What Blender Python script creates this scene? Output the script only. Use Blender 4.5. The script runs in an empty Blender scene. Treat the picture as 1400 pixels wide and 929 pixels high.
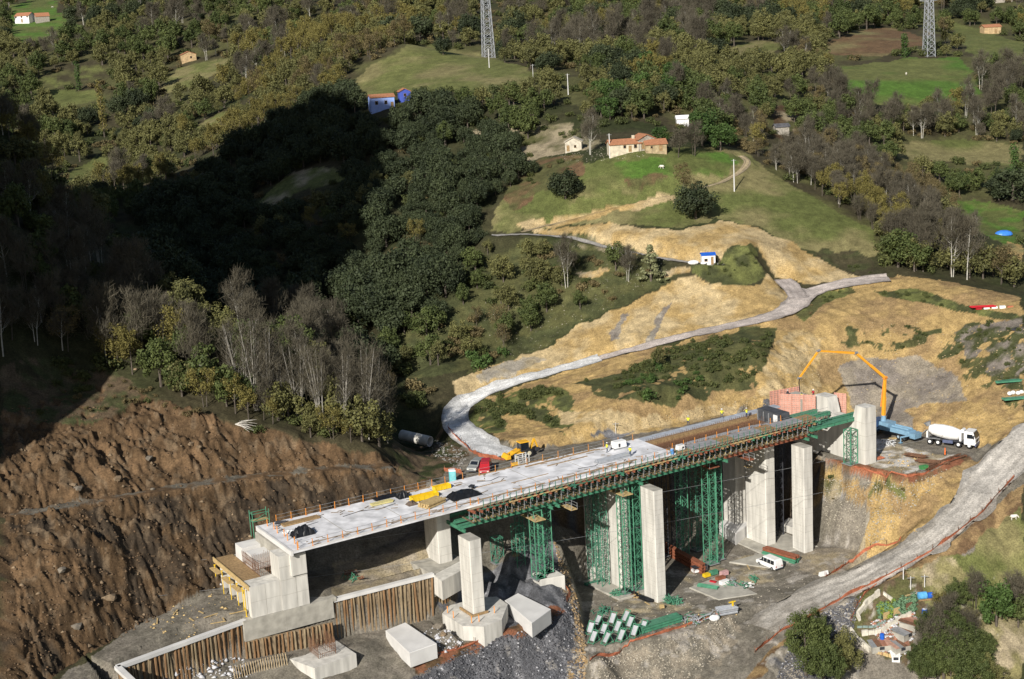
import bpy, bmesh, math, random
import numpy as np
from mathutils import Vector, Matrix
random.seed(7); rng = np.random.default_rng(7)
SC = bpy.context.scene
COL = SC.collection
R = math.radians
# ------------------------------------------------------------------ camera
F, PITCH, ROLL, H = 2006.34, R(12.5), R(3.2), 96.076
cam = bpy.data.cameras.new('camera'); co = bpy.data.objects.new('camera', cam); COL.objects.link(co)
cam.sensor_width = 36; cam.lens = F / 1400 * 36; cam.clip_start = 1; cam.clip_end = 6000
FW = np.array([0, math.cos(PITCH), -math.sin(PITCH)])
UP = np.array([0, math.sin(PITCH), math.cos(PITCH)]); RT = np.array([1., 0, 0])
IX = math.cos(ROLL) * RT - math.sin(ROLL) * UP
IY = -math.sin(ROLL) * RT - math.cos(ROLL) * UP
co.matrix_world = Matrix(((IX[0], -IY[0], -FW[0], 0), (IX[1], -IY[1], -FW[1], 0), (IX[2], -IY[2], -FW[2], H), (0, 0, 0, 1)))
SC.camera = co
SC.render.resolution_x, SC.render.resolution_y = 1024, 679
# ------------------------------------------------------------------ light
SUN_AZ, SUN_EL = R(24), R(29)        # sun stands behind the camera, 24 degrees to the left
w = bpy.data.worlds.new('World'); SC.world = w; w.use_nodes = True
sky = w.node_tree.nodes.new('ShaderNodeTexSky'); sky.sky_type = 'NISHITA'; sky.sun_disc = False
sky.sun_elevation = SUN_EL; sky.sun_rotation = R(180) + SUN_AZ
bg = w.node_tree.nodes['Background']; bg.inputs['Strength'].default_value = 0.06
w.node_tree.links.new(sky.outputs[0], bg.inputs[0])
sl = bpy.data.lights.new('sun', 'SUN'); sl.energy = 5.0; sl.angle = R(0.5); sl.color = (1, .95, .87)
so = bpy.data.objects.new('sun', sl); COL.objects.link(so)
sd = Vector((math.sin(SUN_AZ) * math.cos(SUN_EL), math.cos(SUN_AZ) * math.cos(SUN_EL), -math.sin(SUN_EL)))
so.rotation_euler = sd.to_track_quat('-Z', 'Y').to_euler()
SC.view_settings.view_transform = 'Standard'; SC.view_settings.look = 'None'
SC.view_settings.exposure = 0.25; SC.view_settings.gamma = 1
SC.render.engine = 'CYCLES'
SC.cycles.max_bounces = 4; SC.cycles.diffuse_bounces = 2; SC.cycles.transparent_max_bounces = 6

# a tall unseen hill on the left is added further down to shade the valley
# ------------------------------------------------------------------ surveying helpers: photo ray -> place in the world
def ray(px, py): return FW + IX * ((px - 700) / F) + IY * ((py - 464.5) / F)
def atZ(px, py, Z):
    r = ray(px, py); return np.array([0, 0, H]) + r * ((Z - H) / r[2])
def atY(px, py, Y):
    r = ray(px, py); return np.array([0, 0, H]) + r * (Y / r[1])
# bridge axes: u runs along the deck to the right abutment, n towards the near side
A0 = atZ(401, 755, 22); AL = R(30.3)
U = np.array([math.cos(AL), math.sin(AL), 0]); N = np.array([math.sin(AL), -math.cos(AL), 0])
def deckz(t): return 22 + 1.2 * t / 97.5
def B(t, n, z): p = A0 + U * t + N * n; return np.array([p[0], p[1], z])
def tn(x, y): dx, dy = x - A0[0], y - A0[1]; return dx * U[0] + dy * U[1], dx * N[0] + dy * N[1]

# ------------------------------------------------------------------ noise
def _h(ix, iy, s):
    v = (ix.astype(np.int64) * 374761393 + iy.astype(np.int64) * 668265263 + s * 1442695041) & 0xffffffff
    v = ((v ^ (v >> 13)) * 1274126177) & 0xffffffff
    return ((v ^ (v >> 16)) & 0xffffff) / float(0xffffff)
def vn(x, y, s=0):
    x = np.asarray(x, float); y = np.asarray(y, float)
    xi = np.floor(x); yi = np.floor(y); fx = x - xi; fy = y - yi
    fx = fx * fx * (3 - 2 * fx); fy = fy * fy * (3 - 2 * fy)
    a = _h(xi, yi, s); b = _h(xi + 1, yi, s); c = _h(xi, yi + 1, s); d = _h(xi + 1, yi + 1, s)
    return (a * (1 - fx) + b * fx) * (1 - fy) + (c * (1 - fx) + d * fx) * fy
def fbm(x, y, s=0, o=4):
    r = 0; a = .5; t = 0
    for i in range(o): r = r + a * vn(x, y, s + i * 17); t += a; a *= .5; x = np.asarray(x) * 2.03; y = np.asarray(y) * 2.03
    return r / t - .5
# ------------------------------------------------------------------ terrain heights
# surveyed ground points: (photo x, photo y, height) near the site, (photo x, photo y, distance) further away
ZP = [(300,795,14),(200,843,13.2),(100,905,12.8),(0,960,12.6),(250,860,13),(150,900,12.8),(310,820,13.5),(340,845,13),
 (455,822,12.5),(590,787,12.5),(540,800,12.5),(470,790,12.5),(540,770,12.5),(590,760,12.8),(350,790,13.8),
 (210,672,26.6),(340,655,25.2),(430,645,24.4),(540,638,22.8),(100,688,27.6),(0,700,28.8),(210,660,26.9),(340,645,25.3),(430,636,24.4),
 (250,750,19.6),(150,780,21),(60,800,21.5),(60,870,17),(380,700,20.5),(450,690,19.8),(520,670,20.2),
 (565,660,18.2),(580,640,18.4),(600,655,19),
 (180,540,36.5),(90,520,38.5),(0,535,39.5),(300,575,32.5),(400,598,29.5),(480,618,26.5),(540,628,24),
 (250,620,29.5),(120,610,32.5),(30,620,33.5),(380,625,26.8),(0,590,35),
 (619,660,19.6),(655,635,19.8),(700,632,20),(740,622,20),(620,580,18.6),(610,605,18.8),(590,610,17.4),(560,600,16.5),(640,560,20.2),(670,540,21.5),
 (660,610,19.4),(690,600,20.5),
 (760,508,24),(820,492,26),(880,475,27.6),(940,458,29),(1000,445,30.2),(1045,436,31.2),(1080,425,32),(1100,405,32.8),(1120,392,33.4),(1075,385,34.6),(1180,383,34),(1240,378,34.5),(1400,415,31.5),(1330,400,33),
 (720,540,23),(760,580,20.8),(830,600,20.3),(900,582,21.2),(960,565,22.2),(1020,548,23.4),(1060,562,20),
 (820,540,24.5),(900,520,25.5),(980,500,27),(1040,480,28.5),
 (1130,600,14.2),(1160,622,13.6),(1187,632,13.7),(1240,645,13.4),(1320,625,14),(1200,600,13.8),(1300,605,14.2),(1230,585,15),(1290,588,15),
 (1160,560,16.5),(1110,530,21),(1150,500,23),(1220,500,22.5),(1280,520,20.5),(1340,560,18.5),(1400,560,19),(1330,500,23.5),(1400,500,24),(1240,450,28),(1160,440,30),(1320,450,28),(1400,455,28.5),
 (1400,600,16.5),(1365,640,13),(1320,700,9.5),(1270,735,7),(1220,765,4.8),(1160,798,2.4),(1090,820,.6),(1030,860,-.6),(1000,929,-3),(1040,900,-2.2),
 (1400,655,13),(1360,690,10.6),(1330,722,8.6),(1270,765,5.4),(1200,800,2.4),(1120,836,-.4),(1060,885,-2),(1030,929,-3.4),
 (1240,700,8.5),(1190,690,9),(1190,742,1),(1130,722,.5),(1290,670,11.5),(1130,655,13.2),
 (1400,690,11.2),(1400,760,5.5),(1320,770,3.6),(1260,790,.6),(1330,830,-2.5),(1400,860,-3.5),(1400,929,-7.5),(1250,800,-1.5),
 (1180,835,-4.2),(1255,815,-3),(1220,870,-6.2),(1170,880,-5.4),(1240,905,-8),(1200,929,-9.2),(1290,900,-7.5),(1320,929,-8),
 (1125,870,-3.4),(1085,890,-4),(1060,929,-5.6),(1120,929,-6.5),
 (895,826,0),(1000,850,0),(1050,775,0),(1090,751,0),(950,760,0),(870,790,0),(1040,745,0),(980,720,0),(830,810,0),(1150,760,.6),(1100,790,.2),(940,830,0),
 (820,905,-.2),(900,872,-.2),(1000,842,-.2),(1008,865,-1.2),(985,905,-2.6),(950,929,-4),(900,915,-3.2),(850,929,-3.6),(810,929,-2.6),
 (735,800,7),(757,745,7),(774,781,5.6),(789,828,3),(797,870,.6),(799,900,-.6),(700,820,5),(660,800,6),
 (600,895,4.6),(640,882,4.4),(680,872,4.4),(720,858,4.4),(762,838,4.2),(560,898,4.6),(500,915,4.6),(430,929,5),(590,850,5),(545,860,5.4),
 (700,929,-1.4),(620,929,1.8),(760,900,0),(740,929,-1.8),(300,929,6.8),(250,929,7.2),(350,905,7),(450,895,6),(520,865,6.2),(180,929,7.4),
 (650,790,6.6),(690,760,7.2),(640,760,8),(600,800,8)]
YP = [(0,170,310),(100,330,290),(200,400,281),(300,440,273),(420,500,262),(500,570,251),(0,300,268),(100,430,262),(250,500,252),(0,430,250),(380,560,247),(60,250,300),
 (870,205,378),(950,300,345),(1004,262,360),(1190,345,335),(1010,210,385),(1100,290,352),(1230,110,520),(1320,210,450),(1340,290,390),(1380,318,370),(1400,400,318),(1320,380,325),(1400,340,350),
 (670,95,600),(600,100,520),(520,140,480),(550,60,570),(700,0,820),(350,0,860),(0,0,1050),(30,40,900),(100,130,700),(250,85,730),(1400,0,900),(1050,0,850),(1270,60,620),(1370,40,720),(1170,50,640),
 (500,300,375),(400,250,425),(350,180,500),(450,150,500),(600,400,325),(600,500,295),(550,560,279),(700,450,313),(700,330,350),(850,350,328),(960,355,322),(1040,345,324),
 (130,230,560),(200,250,520),(250,300,440),(300,350,400),(400,400,350),(450,480,310),(500,520,295),(200,180,620),
 (780,240,372),(700,200,420),(620,250,400),(750,150,440),(850,120,470),(950,100,500),(1050,150,455),(1150,180,455),(1250,260,400),(1200,220,425),(1120,230,400),(1030,180,430),
 (850,50,640),(950,30,720),(1100,90,560),(780,60,620),(450,60,640),(150,40,850),(1200,290,362),(1250,340,340),(1300,330,350),
 (900,380,319),(800,400,318),(850,430,309),(930,400,314),(1060,370,322),(820,455,303),(1000,380,317),(1150,360,332),(1130,330,340)]
WP = [(-40,310,26),(-70,330,30),(-20,300,24),(-110,350,36),(-20,262,17.5),(-130,420,40),(-150,330,62),
 (-75,120,5),(-30,110,-2),(30,110,-12),(75,120,-14),(0,150,-4),(60,150,-12),(-60,150,8),(100,170,-12),(-85,170,14),(120,210,6),(-100,200,26),
 (-110,240,46),(-120,290,66),(-150,260,72),(115,250,20),(140,300,32),(150,400,40),(200,500,54),(-250,600,70),(-420,1100,130),(420,1100,110),(0,1150,128),(-300,1300,150),(300,1300,140),(0,1400,150),
 (-200,450,60),(300,800,90),(-350,850,100),(-60,1000,118),(150,1000,112),(130,180,-2),
 # under and behind the deck, out of sight
 tuple(B(60,-20,19)),tuple(B(75,-20,19.5)),tuple(B(90,-20,20)),tuple(B(45,-19,19)),tuple(B(100,-22,20)),tuple(B(10,-17,13.6)),tuple(B(25,-17,14)),tuple(B(34,-14,14)),tuple(B(36,-18,18)),
 tuple(B(40,-8,10)),tuple(B(46,-12,9)),tuple(B(30,-8,12.4)),tuple(B(33,-3,9)),tuple(B(46,-2,7))]
cps = [atZ(*p) for p in ZP] + [atY(*p) for p in YP] + [np.array(p, float) for p in WP]
cps = np.array(cps)
# distance-compressed plane for the spline so far points weigh like near ones
def warp(x, y): s = 1 / (1 + np.maximum(y - 260, 0) / 500.); return x * s, 260 + np.where(y > 260, 500 * np.log(1 + np.maximum(y - 260, 0) / 500.), y - 260)
cx, cy = warp(cps[:, 0], cps[:, 1])
def kern(d2): return np.sqrt(d2 + 4.)
K = kern((cx[:, None] - cx) ** 2 + (cy[:, None] - cy) ** 2)
n_ = len(cx); Pm = np.c_[np.ones(n_), cx, cy]
M = np.zeros((n_ + 3, n_ + 3)); M[:n_, :n_] = K - np.eye(n_) * 0.15; M[:n_, n_:] = Pm; M[n_:, :n_] = Pm.T
wts = np.linalg.solve(M, np.r_[cps[:, 2], 0, 0, 0])
def spline(x, y):
    x = np.asarray(x, float).ravel(); y = np.asarray(y, float).ravel(); wx, wy = warp(x, y); out = np.empty(len(x))
    for i in range(0, len(x), 20000):
        a, b = wx[i:i+20000, None], wy[i:i+20000, None]
        out[i:i+20000] = kern((a - cx) ** 2 + (b - cy) ** 2) @ wts[:n_] + wts[n_] + wts[n_+1] * a[:, 0] + wts[n_+2] * b[:, 0]
    return out
# fan grid seen from the valley side: tangent columns, distance rows
NC = 700
ang = np.concatenate([np.linspace(-.62, -.37, 40, endpoint=False), np.linspace(-.37, .37, NC), np.linspace(.37, .62, 41)[1:]])
rows = [105.]
while rows[-1] < 1380:
    y = rows[-1]
    rows.append(y + (1.6 if y < 168 else .34 if y < 285 else .34 + (y - 285) * .0075 if y < 520 else 2.1 + (y - 520) * .012))
rows = np.array(rows)
GX = rows[:, None] * ang[None, :]; GY = np.repeat(rows[:, None], len(ang), 1)
GZ = spline(GX, GY).reshape(GX.shape)
def inside(x, y, poly):
    c = np.zeros(x.shape, bool); n = len(poly)
    for i in range(n):
        x1, y1 = poly[i]; x2, y2 = poly[(i + 1) % n]
        if y1 == y2: continue
        c ^= ((y1 > y) != (y2 > y)) & (x < (x2 - x1) * (y - y1) / (y2 - y1) + x1)
    return c
def segdist(x, y, pts, closed=False):
    best = np.full(x.shape, 1e9); arc = np.zeros(x.shape); acc = 0; m = len(pts)
    for i in range(m if closed else m - 1):
        (x1, y1), (x2, y2) = pts[i][:2], pts[(i + 1) % m][:2]; L2 = (x2 - x1) ** 2 + (y2 - y1) ** 2 + 1e-9
        t = np.clip(((x - x1) * (x2 - x1) + (y - y1) * (y2 - y1)) / L2, 0, 1)
        d = np.hypot(x - x1 - t * (x2 - x1), y - y1 - t * (y2 - y1)); k = d < best
        best = np.where(k, d, best); arc = np.where(k, i + t, arc)
    return best, arc
def box(poly, m):
    p = np.array([q[:2] for q in poly]); return (GX > p[:,0].min()-m) & (GX < p[:,0].max()+m) & (GY > p[:,1].min()-m) & (GY < p[:,1].max()+m)
def cut(poly, zf, slope, m=14, fill=None):
    """digs the ground down to zf inside poly with banks of the given slope; fill = slope of embankments where the ground is lower"""
    k = box(poly, m); x = GX[k]; y = GY[k]; z = GZ[k]
    p2 = [q[:2] for q in poly]; ins = inside(x, y, p2); d, _ = segdist(x, y, p2, True)
    d = np.where(ins, 0, d + (fbm(x * .35, y * .35, 5) * 1.0 if slope < 5 else 0) * np.minimum(d, 1)); d = np.maximum(d, 0)
    f = zf(x, y) if callable(zf) else np.full(x.shape, float(zf))
    z2 = np.minimum(z, f + d * slope)
    if fill: z2 = np.maximum(z2, f - d * fill)
    GZ[k] = z2
def ribbon(path, half, slope=1.2, fill=1.2, m=12, drop=0.08):
    """levels a road corridor; path = (x, y, z)"""
    k = box(path, m); x = GX[k]; y = GY[k]; z = GZ[k]; d, a = segdist(x, y, path)
    zz = np.interp(a, range(len(path)), [p[2] for p in path]) - drop
    d = np.maximum(d - half, 0); GZ[k] = np.maximum(np.minimum(z, zz + d * slope), zz - d * fill)
# ------------------------------------------------------------------ earthworks
crest = [atZ(757,737,7), atZ(774,781,5.6), atZ(789,828,3), atZ(798,885,.3)]
def off(p, dx, dy): return (p[0] + dx, p[1] + dy)
FLOOR = [off(crest[3], .3, 0), off(crest[2], 1.1, .4), off(crest[1], 2.2, .8), off(crest[0], 2.6, 1.5), B(53,-12,0)[:2], B(56,-15,0)[:2], B(101,-15,0)[:2], B(102.4,-3,0)[:2], B(103.6,3,0)[:2], atZ(1186,746,0)[:2],
         atZ(1150,790,0)[:2], atZ(1060,835,0)[:2], atZ(1000,850,0)[:2], atZ(900,872,0)[:2]]
#FLOORCUT
def path(*p): return [atZ(*q) for q in p]
ROAD_L = path((40,955,12.5),(110,912,12.8),(170,878,13.2),(230,848,13.5),(300,822,13.8),(335,825,13.8))
ribbon(ROAD_L, 3.0, 1.2, 4)
# ground in front of the retaining wall and the ledge behind it
W = [atZ(160,915,12.5), atZ(335,851,12.5), atZ(455,820,12.5), atZ(592,785,12.5), atZ(624,800,9.5)]
WALL = [p[:2] for p in W]
EXC = [WALL[0], WALL[1], WALL[2], WALL[3], WALL[4], atZ(650,790,6.6)[:2], atZ(740,840,4.6)[:2], atZ(700,929,-1)[:2], atZ(500,960,4)[:2], atZ(150,990,6)[:2], atZ(120,940,8)[:2]]
k = box(EXC, 8); x = GX[k]; y = GY[k]; z = GZ[k]; ins = inside(x, y, EXC); d, _ = segdist(x, y, WALL)
T_, _n = tn(x, y); low = np.interp(T_, [-30, -8, 5, 25, 40], [7.6, 7.2, 6.6, 5.2, 4.6])
z = np.where(ins & (d < 12) & (d > .25), np.minimum(z, low + np.maximum(d - 6, 0) * 1.), z)
z = np.where(~ins & (d < 4) & (T_ > -30) & (T_ < 24) & (_n < 3), np.maximum(z, np.interp(T_, [-30, -8, 24], [12.3, 12.4, 12.3])), z)
GZ[k] = z
CAPP = [B(21.8,.5,0)[:2], B(22,9,0)[:2], B(25,11,0)[:2], B(32,13.5,0)[:2], B(38.5,11,0)[:2], B(38.5,0,0)[:2], B(33,-1,0)[:2], B(26,-1,0)[:2]]
cut(CAPP, 4.6, 1.6, 8)
cut([B(39.5,-4,0)[:2], B(40.5,3,0)[:2], B(45.5,3,0)[:2], B(45.5,-4,0)[:2]], 6.4, 1.3, 4)
PLAT = [atZ(1118,630,13.6)[:2], atZ(1165,640,13.6)[:2], atZ(1240,653,13.6)[:2], atZ(1322,625,13.8)[:2], atZ(1345,612,14.2)[:2], atZ(1290,592,14.2)[:2], atZ(1220,588,14.2)[:2], atZ(1130,590,14.2)[:2]]
cut(PLAT, 13.8, 1.5, 10, fill=1.6)
YARD = [atZ(560,650,19.4)[:2], atZ(615,672,19.4)[:2], B(60,-19,0)[:2], B(99,-19,0)[:2], B(99,-22.5,0)[:2], B(60,-26,0)[:2], atZ(690,612,19.6)[:2], atZ(640,625,19.4)[:2], atZ(600,630,19.0)[:2]]
cut(YARD, 19.6, 1.4, 8, fill=1.5)
cut(FLOOR, 0.0, 3.6, 16)
k = box(FLOOR, 0); ins = inside(GX[k], GY[k], FLOOR); zz = GZ[k]; zz[ins] = zz[ins] * .1; GZ[k] = zz
cut([B(90,-17,0)[:2], B(102.6,-17,0)[:2], B(102.4,-8,0)[:2], B(102.0,-1.5,0)[:2], B(90,-1,0)[:2]], 0.2, 6, 6)
cut([B(56,-8,0)[:2], B(56,-16.5,0)[:2], B(102,-16.5,0)[:2], B(101,-8,0)[:2]], 0.0, 6, 6)
cut([B(105.6,-4,0)[:2], B(111,-4,0)[:2], atZ(1240,650,13.6)[:2], atZ(1165,638,13.6)[:2]], 13.75, 2, 5, fill=2.6)
def path(*p): return [atZ(*q) for q in p]
ROAD_UP = path((690,622,19.7),(668,614,19.5),(640,596,19.2),(622,576,19.4),(628,558,20.2),(652,541,21.4),(700,523,22.8),(758,507,24.2),(820,490,26),(880,474,27.7),(940,459,29.1),(1000,446,30.3),(1050,434,31.5),(1082,420,32.3),(1100,404,33),(1130,393,33.6),(1180,384,34.1),(1215,381,34.3))
ribbon(ROAD_UP, 2.6, 1.3, 1.3)
ROAD_SP = path((1092,408,33),(1082,394,33.8),(1070,383,34.6))
ribbon(ROAD_SP, 2.4, 1.5, 1.5)
ROAD_DN = path((1460,560,20),(1400,606,16.6),(1368,640,13.8),(1340,672,11.9),(1310,705,9.6),(1275,738,7.2),(1230,765,4.9),(1180,791,2.8),(1130,812,1.2),(1085,832,0),(1045,860,-1),(1018,895,-2.4),(1000,929,-3.6),(985,975,-5.5))
ribbon(ROAD_DN, 4.6, .9, .8)
BENCH = path((0,706,28.2),(100,690,27.4),(210,670,26.6),(340,652,25.3),(430,642,24.5),(535,636,22.8))
ribbon(BENCH, 1.6, 1.0, .9, 6)
TRACK = path((712,314,43.5),(760,306,44),(830,291,46.4),(900,274,49.4),(940,264,51),(985,251,53))
TRACK = [atY(712,318,352), atY(745,309,353), atY(790,300,354), atY(830,291,355), atY(870,281,357), atY(905,272,358), atY(945,262,361), atY(985,250,366), atY(1010,236,371), atY(1022,222,378), atY(1012,213,384)]
ribbon(TRACK, 1.4, 1.0, 1.0, 6)
TRACK2 = [atY(672,322,347), atY(720,321,346), atY(780,325,343), atY(830,338,336), atY(880,350,330), atY(935,358,324), atY(990,362,321)]
ribbon(TRACK2, 1.5, 1.0, 1.0, 6)
GZb = GZ.copy()                                   # smooth surface, used to find where photo points fall
def hitgrid(px, py):
    """first ground point seen along a photo ray"""
    r = ray(px, py); a = r[0] / r[1]; ci = np.interp(a, ang, range(len(ang))); i = min(int(ci), len(ang) - 2); f = ci - i
    colz = GZb[:, i] * (1 - f) + GZb[:, i + 1] * f
    zr = H + r[2] * rows / r[1]; below = np.nonzero(zr <= colz)[0]
    if len(below) == 0: return np.array([a * 1300, 1300, 120.])
    j = below[0]
    if j == 0: return np.array([a * rows[0], rows[0], colz[0]])
    d0 = zr[j-1] - colz[j-1]; d1 = zr[j] - colz[j]; s = d0 / (d0 - d1 + 1e-9); y = rows[j-1] + s * (rows[j] - rows[j-1])
    return np.array([a * y, y, colz[j-1] * (1 - s) + colz[j] * s])
def ground(x, y):
    a = np.interp(x / y, ang, range(len(ang))); b = np.interp(y, rows, range(len(rows)))
    i = min(int(a), len(ang) - 2); j = min(int(b), len(rows) - 2); a -= i; b -= j
    return float((GZ[j, i] * (1-a) + GZ[j, i+1] * a) * (1-b) + (GZ[j+1, i] * (1-a) + GZ[j+1, i+1] * a) * b)
def groundv(x, y):
    a = np.interp(x / y, ang, range(len(ang))); b = np.interp(y, rows, range(len(rows)))
    i = np.minimum(a.astype(int), len(ang) - 2); j = np.minimum(b.astype(int), len(rows) - 2); a = a - i; b = b - j
    return (GZ[j, i] * (1-a) + GZ[j, i+1] * a) * (1-b) + (GZ[j+1, i] * (1-a) + GZ[j+1, i+1] * a) * b
def wpoly(pts, step=18):
    out = []
    for i in range(len(pts)):
        (x1, y1), (x2, y2) = pts[i], pts[(i+1) % len(pts)]; m = max(1, int(math.hypot(x2-x1, y2-y1) / step))
        for s in range(m): out.append(hitgrid(x1 + (x2-x1) * s / m, y1 + (y2-y1) * s / m)[:2])
    return out
# ------------------------------------------------------------------ ground cover: colours of the bare materials
C = dict(leaf=(.035,.042,.016), duff=(.055,.048,.026), scrub=(.058,.064,.027), scrub2=(.085,.085,.034), grass=(.105,.12,.038), dry=(.185,.165,.075), bright=(.078,.145,.026),
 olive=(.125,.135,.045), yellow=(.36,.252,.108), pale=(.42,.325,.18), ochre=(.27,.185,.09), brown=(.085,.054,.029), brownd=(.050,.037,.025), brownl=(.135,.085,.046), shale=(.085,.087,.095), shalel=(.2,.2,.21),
 gravel=(.25,.215,.165), graveld=(.155,.14,.112), mud=(.185,.165,.135), tan=(.30,.25,.165), roadp=(.40,.37,.33), red=(.24,.10,.055), rock=(.30,.27,.22), greyb=(.19,.165,.14), soil=(.11,.08,.05), chalk=(.55,.52,.47))
cr = np.empty(GX.shape + (3,)); m = fbm(GX / 14, GY / 14, 3)
def blend(a, b, f): return np.array(C[a]) * (1 - f[..., None]) + np.array(C[b]) * f[..., None]
cr[:] = blend('leaf', 'duff', np.clip(m * 2.5 + .5, 0, 1))
AMP = np.full(GX.shape, .35)                      # roughness of the surface in metres
def fan(x, y):     # stretches with distance but stays square, so patches keep a natural shape
    f = y > 260; return np.where(f, 260 * x / y, x), np.where(f, 260 + 260 * np.log(np.maximum(y, 1) / 260), y)
LX, LY = fan(GX, GY)
CLS = np.zeros(GX.shape, np.int8)
def sstep(v, a, b): t = np.clip((v - a) / (b - a), 0, 1); return t * t * (3 - 2 * t)
def region(pts, a, b, amp=None, sc=3., bias=0., wob=1.2, dens=1., sharp=5., world=None, sd=0):
    poly = world if world is not None else wpoly(pts)
    k = box(poly, 4); x = GX[k]; y = GY[k]
    x0, y0, far = x, y, np.maximum(y / 260, 1); lx, ly = fan(x, y)
    wx = x + fbm(lx / 4, ly / 4, 11 + sd, 3) * wob * 2.6 * far; wy = y + fbm(lx / 4, ly / 4, 23 + sd, 3) * wob * 2.6 * far
    ins = inside(wx, wy, poly)
    if dens < 1: ins &= fbm(lx / 2.2, ly / 2.2, 31 + sd, 4) < (dens - .5) * .7
    f = np.clip(fbm(lx / sc, ly / sc, 41 + sd, 4) * sharp + .5 + bias, 0, 1)
    c = cr[k]; c[ins] = (np.array(C[a]) * (1 - f[..., None]) + np.array(C[b]) * f[..., None])[ins]; cr[k] = c; q = CLS[k]; q[ins] = 1 if a in ('scrub','scrub2','leaf','duff') else 2 if a in ('brown','brownd','soil') else 3; CLS[k] = q
    if amp is not None: q = AMP[k]; q[ins] = amp; AMP[k] = q
RG = region
RG([(40,960),(300,770),(560,640),(1000,560),(1400,560),(1400,960)],'graveld','mud',.2,4)
# far slopes
RG([(0,0),(330,0),(420,0),(320,90),(180,200),(100,150),(0,110)],'scrub2','duff',.6,8)
RG([(330,150),(540,30),(700,20),(1000,0),(1400,0),(1400,280),(1200,340),(1000,200),(700,120)],'scrub2','duff',.5,7)
RG([(500,95),(580,58),(640,72),(720,92),(745,110),(700,125),(600,125),(520,130),(470,140)],'olive','dry',.15,9)
RG([(15,8),(70,-5),(95,28),(104,38),(80,52),(20,60)],'bright','grass',.1)
RG([(45,105),(130,90),(142,105),(70,120)],'olive','duff',.1); RG([(40,126),(130,122),(138,135),(90,150),(50,142)],'grass','olive',.1)
RG([(85,242),(135,212),(152,222),(100,258)],'grass','olive',.1); RG([(210,128),(250,90),(325,78),(300,100),(240,125)],'olive','dry',.1)
RG([(270,172),(310,150),(330,160),(280,190)],'olive','dry',.1)
RG([(1120,62),(1180,40),(1225,38),(1268,55),(1262,62),(1200,78),(1135,75)],'dry','brownl',.15,12,-.1)
RG([(1140,92),(1185,88),(1240,80),(1312,78),(1345,130),(1290,142),(1240,148),(1150,134)],'bright','olive',.12,14,-.1)
RG([(1290,28),(1345,42),(1400,60),(1400,100),(1340,88),(1325,70)],'grass','olive',.12); RG([(985,68),(1040,55),(1075,60),(1060,72),(1000,80)],'olive','dry',.12)
RG([(1215,205),(1240,192),(1330,190),(1400,200),(1400,228),(1290,222),(1230,218)],'grass','dry',.12,10)
RG([(1280,278),(1340,275),(1400,288),(1400,345),(1370,335),(1310,300)],'bright','grass',.12); RG([(1375,330),(1400,335),(1400,380),(1378,350)],'yellow','dry',.2)
RG([(1050,150),(1095,140),(1100,160),(1060,175)],'brown','tan',.4); RG([(1060,185),(1100,175),(1110,190),(1070,195)],'brown','tan',.4)
RG([(640,180),(780,170),(830,200),(740,215),(700,235),(650,225)],'scrub2','tan',.4,5)
RG([(400,235),(450,225),(470,245),(420,260),(330,300),(370,260)],'olive','tan',.3,4)
RG([(560,430),(640,400),(760,425),(720,450),(640,505),(550,520),(540,470)],'scrub','scrub2',.4,3)
RG([(670,350),(730,325),(830,345),(900,370),(940,370),(880,400),(800,440),(740,478),(640,512),(620,440)],'scrub','scrub2',.6,3)
RG([(785,378),(815,368),(835,372),(805,382)],'tan','yellow',.2); RG([(905,372),(940,366),(945,372),(910,378)],'tan','yellow',.2)
# meadow
RG([(662,318),(690,275),(745,235),(820,218),(880,205),(985,200),(1012,205),(1060,238),(1120,275),(1200,318),(1196,352),(1150,350),(1100,340),(1040,312),(980,300),(930,312),(850,305),(770,306),(705,318)],'grass','dry',.1,9,-.05)
RG([(840,222),(985,208),(1004,222),(985,238),(900,246),(850,240)],'bright','grass',.08,8); RG([(760,300),(790,270),(850,262),(920,262),(850,284)],'grass','olive',.08)
RG([(690,250),(740,215),(800,212),(800,240),(740,262),(700,290)],'scrub2','brownl',.25,4); RG([(848,246),(880,240),(915,243),(905,252),(860,253)],'brownl','scrub2',.5)
RG([(1110,345),(1160,340),(1190,352),(1205,372),(1180,380),(1140,368)],'scrub','duff',.4)
# upper cut
RG([(705,308),(760,296),(840,282),(920,266),(925,275),(850,290),(780,305),(730,312),(835,305),(880,312),(930,316),(985,302),(1030,310),(1085,332),(1130,360),(1180,383),(1110,390),(1062,380),(1040,346),(990,352),(940,360),(870,348),(790,322),(720,318)],'yellow','pale',.35,4,.05)
RG([(770,322),(830,330),(900,345),(860,350),(800,340)],'scrub2','tan',.3)
RG([(1000,335),(1040,340),(1030,352),(1050,380),(1000,395),(950,375),(940,362),(990,358)],'scrub','olive',.3,3,0,.8)
# cut face above the road
RG([(625,525),(660,502),(740,480),(800,442),(850,418),(905,390),(950,378),(1000,392),(1060,385),(1078,402),(1078,428),(1000,447),(900,470),(760,505),(690,523),(655,538),(618,565)],'yellow','pale',.45,4,-.1)
RG([(905,415),(915,415),(900,455),(895,468),(885,468)],'greyb','rock',.3); RG([(852,430),(860,432),(848,462),(835,470)],'greyb','rock',.3)
RG([(650,512),(700,490),(750,492),(700,512),(660,525)],'rock','tan',.3)
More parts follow.
